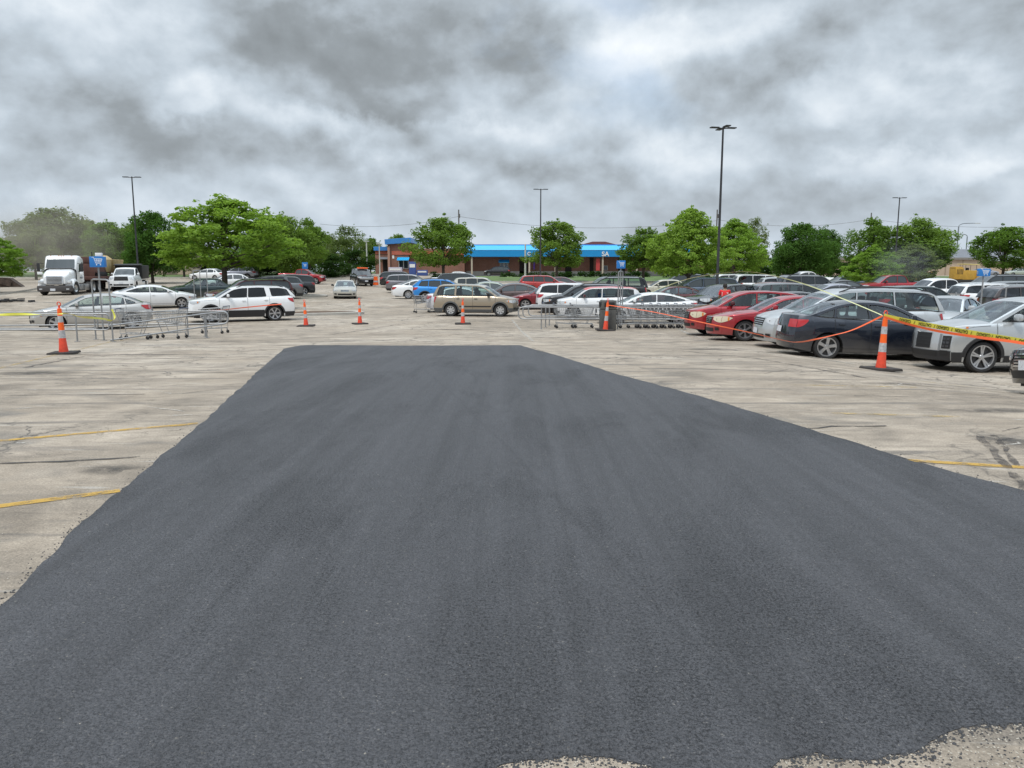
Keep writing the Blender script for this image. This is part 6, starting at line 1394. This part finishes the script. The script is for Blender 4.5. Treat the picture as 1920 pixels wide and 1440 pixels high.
o = MB(); o.box((0, 0, .8), (2.4, 2.0, 1.2), 0, bev=.06, taper=(1.35, 1.15)); o.box((.2, 0, 1.55), (1.6, 1.2, .4), 0, bev=.1, taper=(.4, .4)); o.build('body', TANM, r, 40)
for sx in (1, -1):
    for sy in (1, -1): o = MB(); o.box((sx * .9, sy * .8, .12), (.12, .12, .24), 0); o.build('leg', BLK, r, 0)
# left-edge steel ramp box and debris
q = G(18, 538); r = empty('steel_ramp', q, R(20), 'dark rusty steel ramp lying at the left edge of the lot', 'ramp'); ST = pm('dark_rust', (.06, .04, .03), .85, var=.5, vscale=4, bump=.4)
o = MB(); o.add([(-1.6, -.7, 0), (.2, -.7, .85), (-1.6, -.7, .95), (1.2, -.7, 0), (-1.6, .7, 0), (.2, .7, .85), (-1.6, .7, .95), (1.2, .7, 0)], [(0, 3, 1, 2), (4, 6, 5, 7), (3, 7, 5, 1), (1, 5, 6, 2), (0, 2, 6, 4)]); o.build('plate', ST, r, 0); o = MB(); o.box((-.3, -.78, .45), (1.3, .1, .5), 0, ry=.3, bev=.02); o.build('brace', ST, r, 0)
q = G(10, 566); rr_ = random.Random(2); o = MB()
for i in range(40): o.box((rr_.gauss(0, .8), rr_.gauss(0, .25), .04 + abs(rr_.gauss(0, .05))), (rr_.uniform(.1, .35), rr_.uniform(.1, .3), rr_.uniform(.05, .14)), 0, rz=rr_.uniform(0, 3))
w = o.build('asphalt_rubble', pm('crumb', (.045, .045, .048), .7), None, 0); w.location = q; tag(w, 'dark heap of broken asphalt on the ground at the left edge', 'rubble', kind='stuff')
# yellow paver
YEL = pm('machine_yellow', (.46, .27, .04), .5, var=.15, vscale=3)
q = GU(1800, 92); r = empty('paving_machine', q, R(176), 'yellow paving machine with a flat canopy in front of the tan building', 'paving machine'); r.scale = (.68, .7, .85)
o = MB(); o.box((-.6, 0, 1.3), (2.4, 2.2, 1.3), 0, bev=.1); o.box((1.2, 0, 1.5), (1.4, 2.3, 1.6), 0, bev=.12, taper=(1.0, 1)); o.box((1.3, 0, 2.35), (1.3, 1.8, .2), 0, bev=.05); o.build('body', YEL, r, 40)
for k in range(5): o = MB(); o.box((.75 + k * .22, 1.16, 1.75), (.09, .02, .7), 0); o.build('vent', SEAL, r, 0)
o = MB(); o.box((-.7, 0, 2.75), (2.6, 2.4, .10), 0, bev=.03, ry=-.04); o.build('canopy', pm('canopy_cream', (.62, .52, .2), .5), r, 30)
for x in (-1.6, .2):
    for sg in (1, -1): o = MB(); o.tube([(x, sg * .95, 1.9), (x, sg * .95, 2.72)], .035, 0); o.build('canopy_post', BLK, r, 60)
for sg in (1, -1): o = MB(); o.box((0, sg * 1.0, .35), (3.4, .45, .65), 0, bev=.25); o.build('track', TYRE, r, 40)
o = MB(); o.box((-2.0, 0, 1.0), (.8, 2.8, .9), 0, bev=.05); o.build('screed', YEL, r, 40)
o = MB(); o.box((-.4, .3, 2.05), (.4, .45, .5), 0, bev=.05); o.build('seat', BLK, r, 40)
q = GU(1722, 84); r = empty('skid_loader', q, R(185), 'small loader with yellow arm working in the smoke behind the white pickup', 'loader')
o = MB(); o.box((0, 0, 1.0), (1.9, 1.3, 1.0), 0, bev=.1); o.build('body', YEL, r, 40); o = MB(); o.box((.1, 0, 1.85), (1.0, 1.1, .9), 0, bev=.06); o.build('cab', BLK, r, 40)
for x in (-.55, .6):
    for sg in (1, -1): w = MB(); w.lathe([(.001, -.15), (.38, -.15), (.42, 0), (.38, .15), (.001, .15)], axis='y', n=20); w.build('wheel', TYRE, r, 40).location = (x, sg * .75, .42)
for sg in (1, -1): o = MB(); o.tube([(-.9, sg * .7, 1.6), (.4, sg * .72, 1.5), (1.5, sg * .7, .5)], .09, 0); o.build('arm', YEL, r, 60)
o = MB(); o.box((1.8, 0, .35), (.6, 1.8, .5), 0, bev=.05, taper=(1.3, 1)); o.build('bucket', ST, r, 40)
# ---------------------------------------------------------------- people
def skin_mesh(name, verts, edges, radii, mat, parent, lv=2):
    me = bpy.data.meshes.new(name); me.from_pydata(verts, edges, []); o = bpy.data.objects.new(name, me); C.objects.link(o)
    md = o.modifiers.new('s', 'SKIN'); md.use_smooth_shade = True
    for i, r_ in enumerate(radii): me.skin_vertices[0].data[i].radius = r_ if isinstance(r_, tuple) else (r_, r_)
    me.skin_vertices[0].data[0].use_root = True; o.modifiers.new('u', 'SUBSURF').levels = lv
    m2 = bpy.data.meshes.new_from_object(o.evaluated_get(bpy.context.evaluated_depsgraph_get())); bpy.data.objects.remove(o)
    m2.name = name; m2.materials.clear(); m2.materials.append(mat)
    for p in m2.polygons: p.use_smooth = True; p.material_index = 0
    o = bpy.data.objects.new(name, m2); C.objects.link(o); o.parent = parent; return o
def person(loc, rz, label, shirt, pants, skin, hair, hat=None, reach=0.0, back_text=False, lean=.0):
    r = empty('person', loc, rz, label, 'person')
    L = lean
    body = [(0, 0, .93), (0, .01 + L * .3, 1.12), (0, .02 + L * .7, 1.32), (0, L, 1.44), (0, L + .01, 1.53), (0, L + .03, 1.60), (0, L + .02, 1.68), (0, L + .01, 1.73)]
    V = list(body); E = [(i, i + 1) for i in range(7)]; Rd = [(.155, .115), (.135, .10), (.165, .115), (.12, .085), (.055, .055), (.072, .085), (.078, .092), (.055, .065)]
    def chain(start, pts, rads):
        p = start
        for q, r_ in zip(pts, rads): V.append(q); Rd.append(r_); E.append((p, len(V) - 1)); p = len(V) - 1
        return p
    for sg in (1, -1):
        chain(0, [(sg * .1, 0, .86), (sg * .11, .02, .5), (sg * .12, -.02, .12), (sg * .12, .1, .05), (sg * .12, .18, .04)], [(.095, .1), (.062, .065), (.042, .045), (.04, .04), (.035, .03)])
        ry = reach if sg > 0 else .12
        e = chain(3, [(sg * .19, L, 1.42), (sg * .25, L + ry * .35, 1.17), (sg * .24, L + .08 + ry, 1.0 + reach * .25), (sg * .235, L + .14 + ry * 1.1, .95 + reach * .3)], [(.062, .062), (.045, .045), (.032, .034), (.028, .038)])
        base = V[e]
        for k in range(5):
            dx = (-.03 + .02 * k) if k < 4 else -.045 * sg
            fl = (.075, .085, .08, .065, .05)[k]
            chain(e, [(base[0] + dx, base[1] + fl * .5, base[2] - fl * .5), (base[0] + dx, base[1] + fl * .75, base[2] - fl)], [.011, .009])
    b_ = skin_mesh('body', V, E, Rd, skin, r)
    # clothes as slightly larger shells
    SV = [(0, 0, .90), (0, .01 + L * .3, 1.12), (0, .02 + L * .7, 1.32), (0, L, 1.43)]; SE = [(0, 1), (1, 2), (2, 3)]; SR = [(.18, .14), (.162, .13), (.192, .15), (.15, .125)]
    for sg in (1, -1):
        ry = reach if sg > 0 else .12; n_ = len(SV); SV += [(sg * .19, L, 1.43), (sg * .245, L + ry * .3, 1.22)]; SR += [(.08, .08), (.072, .072)]; SE += [(3, n_), (n_, n_ + 1)]
    sh = skin_mesh('shirt', SV, SE, SR, shirt, r)
    PV = [(0, 0, .95)]; PE = []; PR = [(.168, .128)]
    for sg in (1, -1): n_ = len(PV); PV += [(sg * .1, 0, .84), (sg * .11, .02, .5), (sg * .12, -.02, .13)]; PR += [(.112, .115), (.08, .082), (.066, .07)]; PE += [(0, n_), (n_, n_ + 1), (n_ + 1, n_ + 2)]
    skin_mesh('trousers', PV, PE, PR, pants, r)
    for sg in (1, -1): o = MB(); o.box((sg * .12, .07, .05), (.1, .28, .1), 0, bev=.035); o.build('shoe', BLK, r, 50)
    o = MB(); hp = (0, L + .01, 1.66)
    o.lathe([(.001, 1.79), (.05, 1.782), (.085, 1.745), (.102, 1.69), (.103, 1.64), (.09, 1.59)], (0, L + .0, 0), n=18); o.build('hair', hair, r, 60)
    if hat: o = MB(); o.lathe([(.001, 1.83), (.06, 1.82), (.10, 1.775), (.118, 1.72), (.15, 1.712), (.15, 1.705), (.11, 1.705)], (0, L + .01, 0), n=20); o.build('hard_hat', hat, r, 60)
    o = MB()
    for sg in (1, -1): o.box((sg * .03, L + .112, 1.665), (.018, .008, .01), 0)
    o.build('eye', INT, r, 0); o = MB(); o.box((0, L + .118, 1.64), (.02, .025, .04), 0, bev=.008); o.box((0, L + .108, 1.605), (.045, .008, .01), 0); o.build('nose', skin, r, 40)
    if back_text:
        for zz2, ww in ((1.34, .25), (1.25, .25)):
            for k in range(5): o = MB(); o.box((-ww / 2 + ww * k / 4, L - .128, zz2), (.04, .012, .055), 0, bev=.004); o.build('shirt_print', WHT, r, 0)
    return r
SK = pm('skin_brown', (.28, .15, .09), .6); SK2 = pm('skin_light', (.5, .3, .2), .6)
q = P(1359, 560, 36.4); q.z = gz(q.x, 36.4)
person(q, R(-12), 'person in a red T-shirt with white print on the back, leaning between the parked cars', pm('shirt_red', (.62, .02, .025), .8), pm('trousers_dark', (.03, .03, .04), .8), SK, pm('hair_dark', (.02, .015, .012), .8), None, .32, True, .12)
q = GU(1706, 80); person(q, R(150), 'person in dark clothes with a white hard hat standing in the smoke', pm('shirt_dark', (.06, .06, .08), .8), pm('trousers_dark', (.03, .03, .04), .8), SK2, pm('hair_dark', (.02, .015, .012), .8), WHT)
#q = GU(309, 63); person(q, R(200), 'person in a pale shirt standing behind the white dump truck', pm('shirt_pale', (.5, .42, .36), .8), pm('trousers_tan', (.2, .14, .09), .8), SK, pm('hair_dark', (.02, .015, .012), .8))
# ---------------------------------------------------------------- smoke and dust
def smoke(name, pts, dens, col, label):
    """soft rising plume: one smooth envelope with a noisy even-lit volume inside"""
    m = bpy.data.materials.new(name); m.use_nodes = True; nt = m.node_tree; nt.nodes.clear(); o = nn(nt, 'ShaderNodeOutputMaterial'); v = nn(nt, 'ShaderNodeVolumePrincipled'); v.inputs['Color'].default_value = (*col, 1); v.inputs['Anisotropy'].default_value = .2
    tc = nn(nt, 'ShaderNodeTexCoord'); n = noise(nt, tc.outputs['Generated'], 3.2, 4, .6, .6)
    mp = mapping(nt, tc.outputs['Generated'], loc=(-1, -1, -1), scale=(2, 2, 2)); ln = nn(nt, 'ShaderNodeVectorMath', operation='LENGTH'); lk(nt, mp, ln.inputs[0])
    fall = nn(nt, 'ShaderNodeMapRange', interpolation_type='SMOOTHSTEP'); lk(nt, ln.outputs['Value'], fall.inputs[0]); fall.inputs[1].default_value = 1.0; fall.inputs[2].default_value = .25; fall.inputs[3].default_value = 0; fall.inputs[4].default_value = 1
    lk(nt, mth(nt, 'MULTIPLY', mth(nt, 'MULTIPLY', fall.outputs[0], ramp(nt, n.outputs[0], [(.35, .15), (.65, 1.0)])), dens), v.inputs['Density']); lk(nt, v.outputs[0], o.inputs[1])
    c, s = pts; mb = MB(); mb.lathe([(math.sin(a) * 1.0, -math.cos(a)) for a in [math.pi * k / 14 for k in range(15)]], n=24); ob = mb.build(name, m, None, 60); ob.location = c; ob.scale = s; return tag(ob, label, 'smoke', kind='stuff')
c = P(85, 455, 84); smoke('dust_cloud', (c, (10.5, 5.5, 5.6)), .17, (.80, .72, .60), 'brownish dust drifting up behind the semi truck')
c = P(1700, 495, 62); smoke('smoke_cloud', (c, (3.6, 2.2, 2.2)), .12, (.78, .80, .84), 'bluish smoke hanging around the low trees at the right')
# ---------------------------------------------------------------- the parked cars
WH = paint('white', (.80, .81, .82), .0, .35); SIL = paint('silver', (.52, .54, .55), .55, .32); SILW = paint('silver_warm', (.50, .49, .47), .5, .33); NAVY = paint('navy', (.012, .017, .030), .35, .25); RED1 = paint('red', (.36, .014, .024), .35, .28); RED2 = paint('dark_red', (.22, .010, .018), .35, .3)
GOLD = paint('tan', (.36, .30, .225), .5, .34); CHAMP = paint('champagne', (.55, .53, .47), .35, .34); BLK_ = paint('black', (.012, .012, .014), .2, .25); DG = paint('dark_grey', (.055, .058, .065), .4, .3); GR = paint('grey', (.16, .17, .18), .5, .3); BLU = paint('bright_blue', (.02, .25, .68), .3, .3)
MAR = paint('maroon', (.085, .012, .016), .3, .3); DGN = paint('dark_green', (.018, .035, .038), .3, .3); CREAM = paint('cream', (.62, .60, .52), .1, .38); BRO = paint('brown', (.09, .055, .05), .35, .32); MAUV = paint('mauve_grey', (.20, .19, .21), .45, .32); LAV = paint('lavender', (.36, .37, .43), .4, .32); RROOF = paint('red_roof', (.62, .035, .025), .0, .4); GRN = paint('pale_green', (.42, .47, .40), .4, .35); GBL = paint('blue_grey', (.10, .13, .18), .4, .3); BRN2 = paint('brown_grey', (.10, .085, .085), .4, .3)
GREY_CL = pm('cladding_grey', (.085, .088, .09), .6, bump=.1, bscale=60)
GA = 'cars parked in the near rows'; GF = 'cars parked in the far rows'
def put(u, Y, L=None, head=180, edge=None):
    """near side centre seen in column u at distance Y, or the end (edge) in column u"""
    x = (u - 960) / 1440 * (Y + (.7 if edge == 1 and u > 1250 else 0))
    if edge: x += edge * L / 2 * abs(math.cos(R(head)))
    yc = Y + .92; return Vector((x, yc, gz(x, yc)))
def V2(x, y): return Vector((x, y, gz(x, y)))
# near row, right
car('mitsu', 'suv', 'suv', 'silver crossover with black cladding, its big two tone alloy wheel nearest the right edge', put(1740, 16.4, 4.37, 181, 1), 181, SIL, 2, GA, rim='big', hl=(.93, 1.0), hq=.42, hlen=.42, gq=.36, gr=(.52, .84), nofp=1, frame=0, chromeg=0, block=1)
car('sedan', 'sedan', 'sedan', 'black car whose front bumper and plate just enter at the right edge', V2(10.05, 11.4), 180, BLK_, 2, GA)
car('cruze', 'sedan', 'sedan', 'dark navy sedan with five spoke wheels and red tail light, behind the tape tied cone', put(1468, 19.0, 4.6, -3, 1), -3, NAVY, 2, GA, rim=5, belt=1, tl=(.80, 1.0))
car('minivan', 'minivan', 'minivan', 'silver long roofed minivan with black roof rails behind the navy sedan', put(1421, 21.5, 5.1, 180, 1), 180, SIL, 2, GA, rails=1, H=1.7, hl=(.72, .92), chromeg=1)
car('fullsedan', 'sedan', 'sedan', 'red sedan with clear oval headlight and alloy wheel, nose just left of the silver minivan', put(1329, 24.5, 5.05, 180, 1), 180, RED1, 2, GA, rim=6, lamps=LAMPY, hl=(.60, .80), nofp=1)
car('hhr', 'suv', 'suv', 'tall red wagon with rounded roof parked behind the red sedan', put(1287, 27.3, 4.48, 180, 1), 180, RED1, 2, GA, lamps=LAMPY, hl=(.66, .88), mirm=MAR, nofp=1)
car('coupe_sedan', 'sedan', 'sedan', 'white sedan with arched side glass behind the packed shopping carts', put(1218, 34.4, 4.7, 180), 180, WH, 2, GA)
car('boxy', 'suv', 'wagon', 'boxy white wagon with a red roof behind the middle cart corral', put(1044, 37.2, 4.15, 178, 1), 178, WH, 2, GA, roofcol=RROOF, mirm=MAR, roofm=4)
car('suv', 'suv', 'suv', 'black crossover mostly hidden behind the red roofed wagon', put(1016, 40.3, 4.65, 178, 1), 178, BLK_, 1, GA, rails=1)
car('suv', 'suv', 'suv', 'white crossover with its red tail light toward the left, right of the maroon hood', put(1006, 43.4, 4.6, -2, 1), -2, WH, 1, GA, glass=GL_DARK)
car('sedan', 'sedan', 'sedan', 'maroon car with sloping hood peeping out left of the white crossover', put(956, 46.4, 4.65, 179, 1), 179, RED2, 2, GA, H=1.5)
car('crv', 'suv', 'suv', 'tan compact suv with grey bumpers and steel wheels in the middle of the lot', put(892, 40.3, 4.53, -7), -7, GOLD, 2, GA, cladm=GREY_CL, rim='steel', mirm=BLK, handm=BLK, strip=1, nofp=1, roofcol=paint('roof_pale', (.50, .46, .38), .3, .35), roofm=4)
car('sedan', 'sedan', 'sedan', 'pale silver sedan whose tail shows left of the tan suv', put(796, 43.8, 4.65, -4, 1), -4, paint('pearl', (.68, .69, .74), .3, .3), 1, GA)
car('crosstrek', 'suv', 'suv', 'bright blue crossover with black wheel arch trim', put(772, 54, 4.45, 4, 1), 4, BLU, 1, GA, rails=1)
car('fullsedan', 'sedan', 'sedan', 'white full size sedan, tail toward the aisle, left of the blue crossover', put(730, 59, 5.4, 4, 1), 4, WH, 1, GA, L=5.2, rim='cap')
car('sedan', 'sedan', 'sedan', 'grey sedan between the white full size sedan and the mauve grey suv', put(742, 65, 4.65, 4, 1), 4, GR, 0, GF)
car('suv', 'suv', 'suv', 'mauve grey suv with a pale roof behind the white full size sedan', put(724, 71, 4.5, 4, 1), 4, MAUV, 1, GF, roofcol=paint('roof_silver', (.6, .6, .62), .3, .35), roofm=4)
car('suv', 'suv', 'suv', 'black suv at the far end of the aisle beside the orange barrel', put(712, 83, 4.65, 4, 1), 4, BLK_, 1, GF)
# left side
car('sedan', 'sedan', 'sedan', 'silver compact sedan nearest the left edge behind the two corrals', V2(-17.35, 31.9), 208, SILW, 2, GA, nofp=1, L=4.53, rim=5, intm=INT)
car('acadia', 'suv', 'suv', 'large white suv with black lower trim and dark rear glass, left of the aisle', V2(-12.98, 37.0), 207, WH, 2, GA, tintrear=1, rim=6, gr=(.62, .98), hl=(.86, 1.0), rails=1, handm=WH, tints=1.5, belt=0, tlen=.30, rock=.30)
car('coupe_sedan', 'sedan', 'sedan', 'white sedan with tail toward the left, parked behind the silver compact', V2(-22.0, 47.6), 26, WH, 2, GA, L=4.8, H=1.5)
car('boxsedan', 'sedan', 'sedan', 'dark green sedan behind the narrow hoop corral', V2(-21.9, 54.6), 208, DGN, 2, GA)
car('bigsuv', 'suv', 'suv', 'dark red and black large suv right behind the big white suv', V2(-15.9, 46.4), 207, MAR, 1, GA, L=4.9, H=1.7, rails=1, roofcol=BLK_, roofm=4)
car('acadia', 'suv', 'suv', 'grey suv with its tail to the aisle, second behind the big white suv', V2(-18.0, 57.2), 207, GR, 1, GA)
car('suv', 'suv', 'suv', 'dark grey suv nearest the red pickup truck, tail to the aisle', V2(-18.6, 63.6), 207, DG, 1, GA)
car('boxsedan', 'sedan', 'sedan', 'white car roof just showing between the grey suvs', V2(-25.2, 69), 207, WH, 0, GF)
car('boxsedan', 'sedan', 'sedan', 'champagne gold sedan driving up the aisle toward the camera', V2(-13.15, 61), -79, CHAMP, 2, None, mirm=BLK, nofp=1, hl=(.60, .72), hq=.6, gr=(.58, .69), gq=.34)
x_ = car('bigsuv', 'suv', 'suv', 'black suv with silver nose and orange light bar at the far end of the aisle', V2(-16.7, 86), -66, BLK_, 1, None, L=4.6, W=1.85, ra=3.6, gq=.5)
o = MB(); o.box((.3, 0, 1.90), (.35, 1.15, .16), 0, bev=.04); o.build('light_bar', ORG, x_, 40)
o = MB(); o.box((2.28, 0, .86), (.14, 1.5, .22), 0, bev=.05); o.build('front_panel', SIL, x_, 40)
car('smallpickup', 'pickup_truck', 'pickup truck', 'red extended cab pickup truck parked crosswise beyond the left row', V2(-23.0, 85), 2, paint('pickup_red', (.33, .012, .022), .3, .3), 1, None)
d_ = car('superduty', 'dump_truck', 'truck', 'white heavy pickup with a black dump bed facing the camera beside the blue sign', V2(-33.2, 67.2), -76, WH, 1, None, gr=(.92, 1.24), hl=(.95, 1.22), gq=.56, hq=.62, chromeg=0, rim='steel')
o = MB(); o.box((-1.55, 0, 1.55), (2.7, 2.1, 1.15), 0, bev=.05, taper=(1.04, 1.04)); o.box((-.05, 0, 2.2), (.7, 2.15, .08), 0, ry=.1); o.build('dump_bed', pm('dump_black', (.02, .02, .02), .6, var=.3), d_, 30)
car('boxsedan', 'sedan', 'sedan', 'white car far away under the large feathery tree', V2(-37.5, 96), 170, WH, 0, GF); car('suv', 'suv', 'suv', 'pale grey car half hidden by the trunk of the large feathery tree', V2(-35.0, 100), 175, LAV, 0, GF)
# middle far rows
car('boxy', 'suv', 'suv', 'boxy cream white suv with three side windows above the tan suv roof', put(838, 61, 4.6, 3, 1), 3, CREAM, 1, GF, L=4.6, frame=0)
car('bigsuv', 'suv', 'suv', 'dark grey full size suv left of the boxy cream suv', put(819, 69, 5.1, 3, 1), 3, DG, 0, GF)
car('pickup', 'pickup_truck', 'pickup truck', 'white pickup truck with its hood toward the lawn, behind the cream suv', put(858, 77, 5.6, 3), 3, WH, 0, GF)
car('sedan', 'sedan', 'sedan', 'pale sedan with greenish glass behind the front of the tan suv', put(926, 52.5, 4.65, 3), 3, GRN, 1, GF)
car('sedan', 'sedan', 'sedan', 'brown sedan between the tan suv and the maroon car', put(957, 49.6, 4.65, 181), 181, BRO, 1, GF)
car('suv', 'suv', 'suv', 'bright red suv below the round canopy tree', put(1022, 68, 4.65, 3), 3, paint('bright_red', (.42, .03, .025), .2, .3), 1, GF)
car('sedan', 'sedan', 'sedan', 'maroon sedan just right of the bright red suv', put(1056, 72, 4.65, 3), 3, MAR, 0, GF)
car('bigsuv', 'suv', 'suv', 'black large suv with roof rack behind the red roofed wagon', put(1142, 50.5, 5.1, 181), 181, BLK_, 2, GF, rails=1)
# right centre
car('sedan', 'sedan', 'sedan', 'maroon sedan behind the roof of the white sedan', put(1262, 45.5, 4.65, 180), 180, MAR, 2, GF)
car('minivan', 'minivan', 'minivan', 'blue grey minivan behind the maroon sedan', put(1318, 53, 5.0, 178), 178, GBL, 1, GF)
car('boxsedan', 'sedan', 'sedan', 'cream sedan far behind, left of the dark suv', put(1246, 62, 4.65, 178), 178, CREAM, 1, GF); car('suv', 'suv', 'suv', 'dark suv behind the cream sedan', put(1278, 73, 4.65, 178), 178, DG, 0, GF)
car('suv', 'suv', 'suv', 'black suv facing the camera beside the person in red', V2(11.2, 41.2), 214, BLK_, 2, GA, lamps=LAMP, L=4.6, hl=(.80, .98))
car('suv', 'suv', 'suv', 'dark red suv behind the tall red wagon roof', put(1440, 45, 4.65, 180), 180, RED2, 1, GF)
car('bigsuv', 'suv', 'suv', 'leftmost of the three pale suvs, white, behind the two dark trunks', put(1356, 64, 4.8, 180), 180, WH, 1, GF, L=4.9, glass=GL_DARK)
car('bigsuv', 'suv', 'suv', 'middle one of the three pale suvs, white, tail toward the left', put(1379, 60, 4.8, -2, 1), -2, WH, 1, GF, L=4.8, glass=GL_DARK)
car('suv', 'suv', 'suv', 'rightmost of the three pale suvs, silver, tail toward the left', put(1418, 56.5, 4.65, -2, 1), -2, SIL, 1, GF, glass=GL_DARK)
car('bigsuv', 'suv', 'suv', 'grey full size suv with a long dark window band under the lone rounded tree', put(1528, 55, 5.1, 2), 2, GR, 1, GF, rails=1, glass=GL_DARK)
car('minivan', 'minivan', 'minivan', 'grey minivan behind the roofs of the two red cars', put(1500, 40.5, 4.9, 3), 3, GR, 2, GF)
car('coupe_sedan', 'sedan', 'sedan', 'dark sedan just behind the silver minivan windscreen', put(1512, 36, 4.7, 3), 3, DG, 2, GF)
car('sedan', 'sedan', 'sedan', 'lavender grey sedan behind the silver minivan roof', put(1562, 49, 4.65, 181), 181, LAV, 1, GF)
car('sedan', 'sedan', 'sedan', 'black sedan in front of the dark suv and left of the red pickup', put(1592, 58, 4.65, 3), 3, BLK_, 1, GF); car('suv', 'suv', 'suv', 'dark blue suv left of the red pickup under the trees', put(1588, 70, 4.65, 178), 178, GBL, 0, GF)
car('pickup', 'pickup_truck', 'pickup truck', 'red pickup truck under the low yellowish tree', put(1604, 61, 5.6, 180, 1), 180, RED1, 1, GF)
car('pickup', 'pickup_truck', 'pickup truck', 'white crew cab pickup truck below the yellow paving machine', put(1675, 48, 5.6, 180, 1), 180, WH, 2, GF, glass=GL_DARK)
car('suv', 'suv', 'suv', 'dark green suv with sloping windscreen right of the silver minivan tail', put(1742, 36, 4.65, 0), 0, DGN, 2, GF)
car('suv', 'suv', 'suv', 'white suv with red tail light below the right blue sign', put(1784, 42.5, 4.75, 0, 1), 0, WH, 1, GF, glass=GL_DARK, rails=1, railm=SIL)
car('suv', 'suv', 'suv', 'brown grey suv at the right edge below the white suv', put(1846, 36.2, 4.6, 0, 1), 0, BRN2, 1, GF, glass=GL_DARK, rails=1, railm=SIL)
car('sedan', 'sedan', 'sedan', 'silver sedan facing the camera above the hood of the silver crossover', V2(14.7, 26.2), 226, SIL, 2, GA)
car('bigsuv', 'suv', 'suv', 'dark green large suv behind the right blue sign pole', put(1868, 56, 5.1, 180), 180, DG, 1, GF, rails=1)
car('sedan', 'sedan', 'sedan', 'pale grey car parked by the tan building behind the blue sign', put(1843, 134, 4.65, 0), 0, LAV, 0, GF); car('boxsedan', 'sedan', 'sedan', 'pale green sedan by the tan building near the right edge', put(1906, 134, 4.75, 180), 180, GRN, 0, GF)
car('suv', 'suv', 'suv', 'black suv parked by the brick wall under the canopy', V2(-2.6, 135), 180, BLK_, 0, GF)
car('pickup', 'pickup_truck', 'pickup truck', 'white work truck with ladder rack behind the grey full size suv', put(1512, 78, 5.4, 180), 180, WH, 0, GF)
car('suv', 'suv', 'suv', 'grey suv at the right edge behind the brown grey suv', put(1935, 47, 4.65, 0), 0, GR, 0, GF); car('sedan', 'sedan', 'sedan', 'dark sedan beyond the white suv roof at the right', put(1760, 70, 4.65, 0), 0, DG, 0, GF)
# orange barrel by the black suv
q = GU(706, 88); r = empty('traffic_barrel', q, 0, 'orange traffic barrel half hidden left of the far black suv', 'traffic barrel'); o = MB(); o.lathe([(.32, 0), (.30, .3), (.28, .31), (.27, .6), (.25, .61), (.23, .95), (.0, .97)], n=18); o.build('body', ORG, r, 50); o = MB(); o.lathe([(.305, .32), (.285, .5)], n=18); o.build('band', RFL, r, 50)
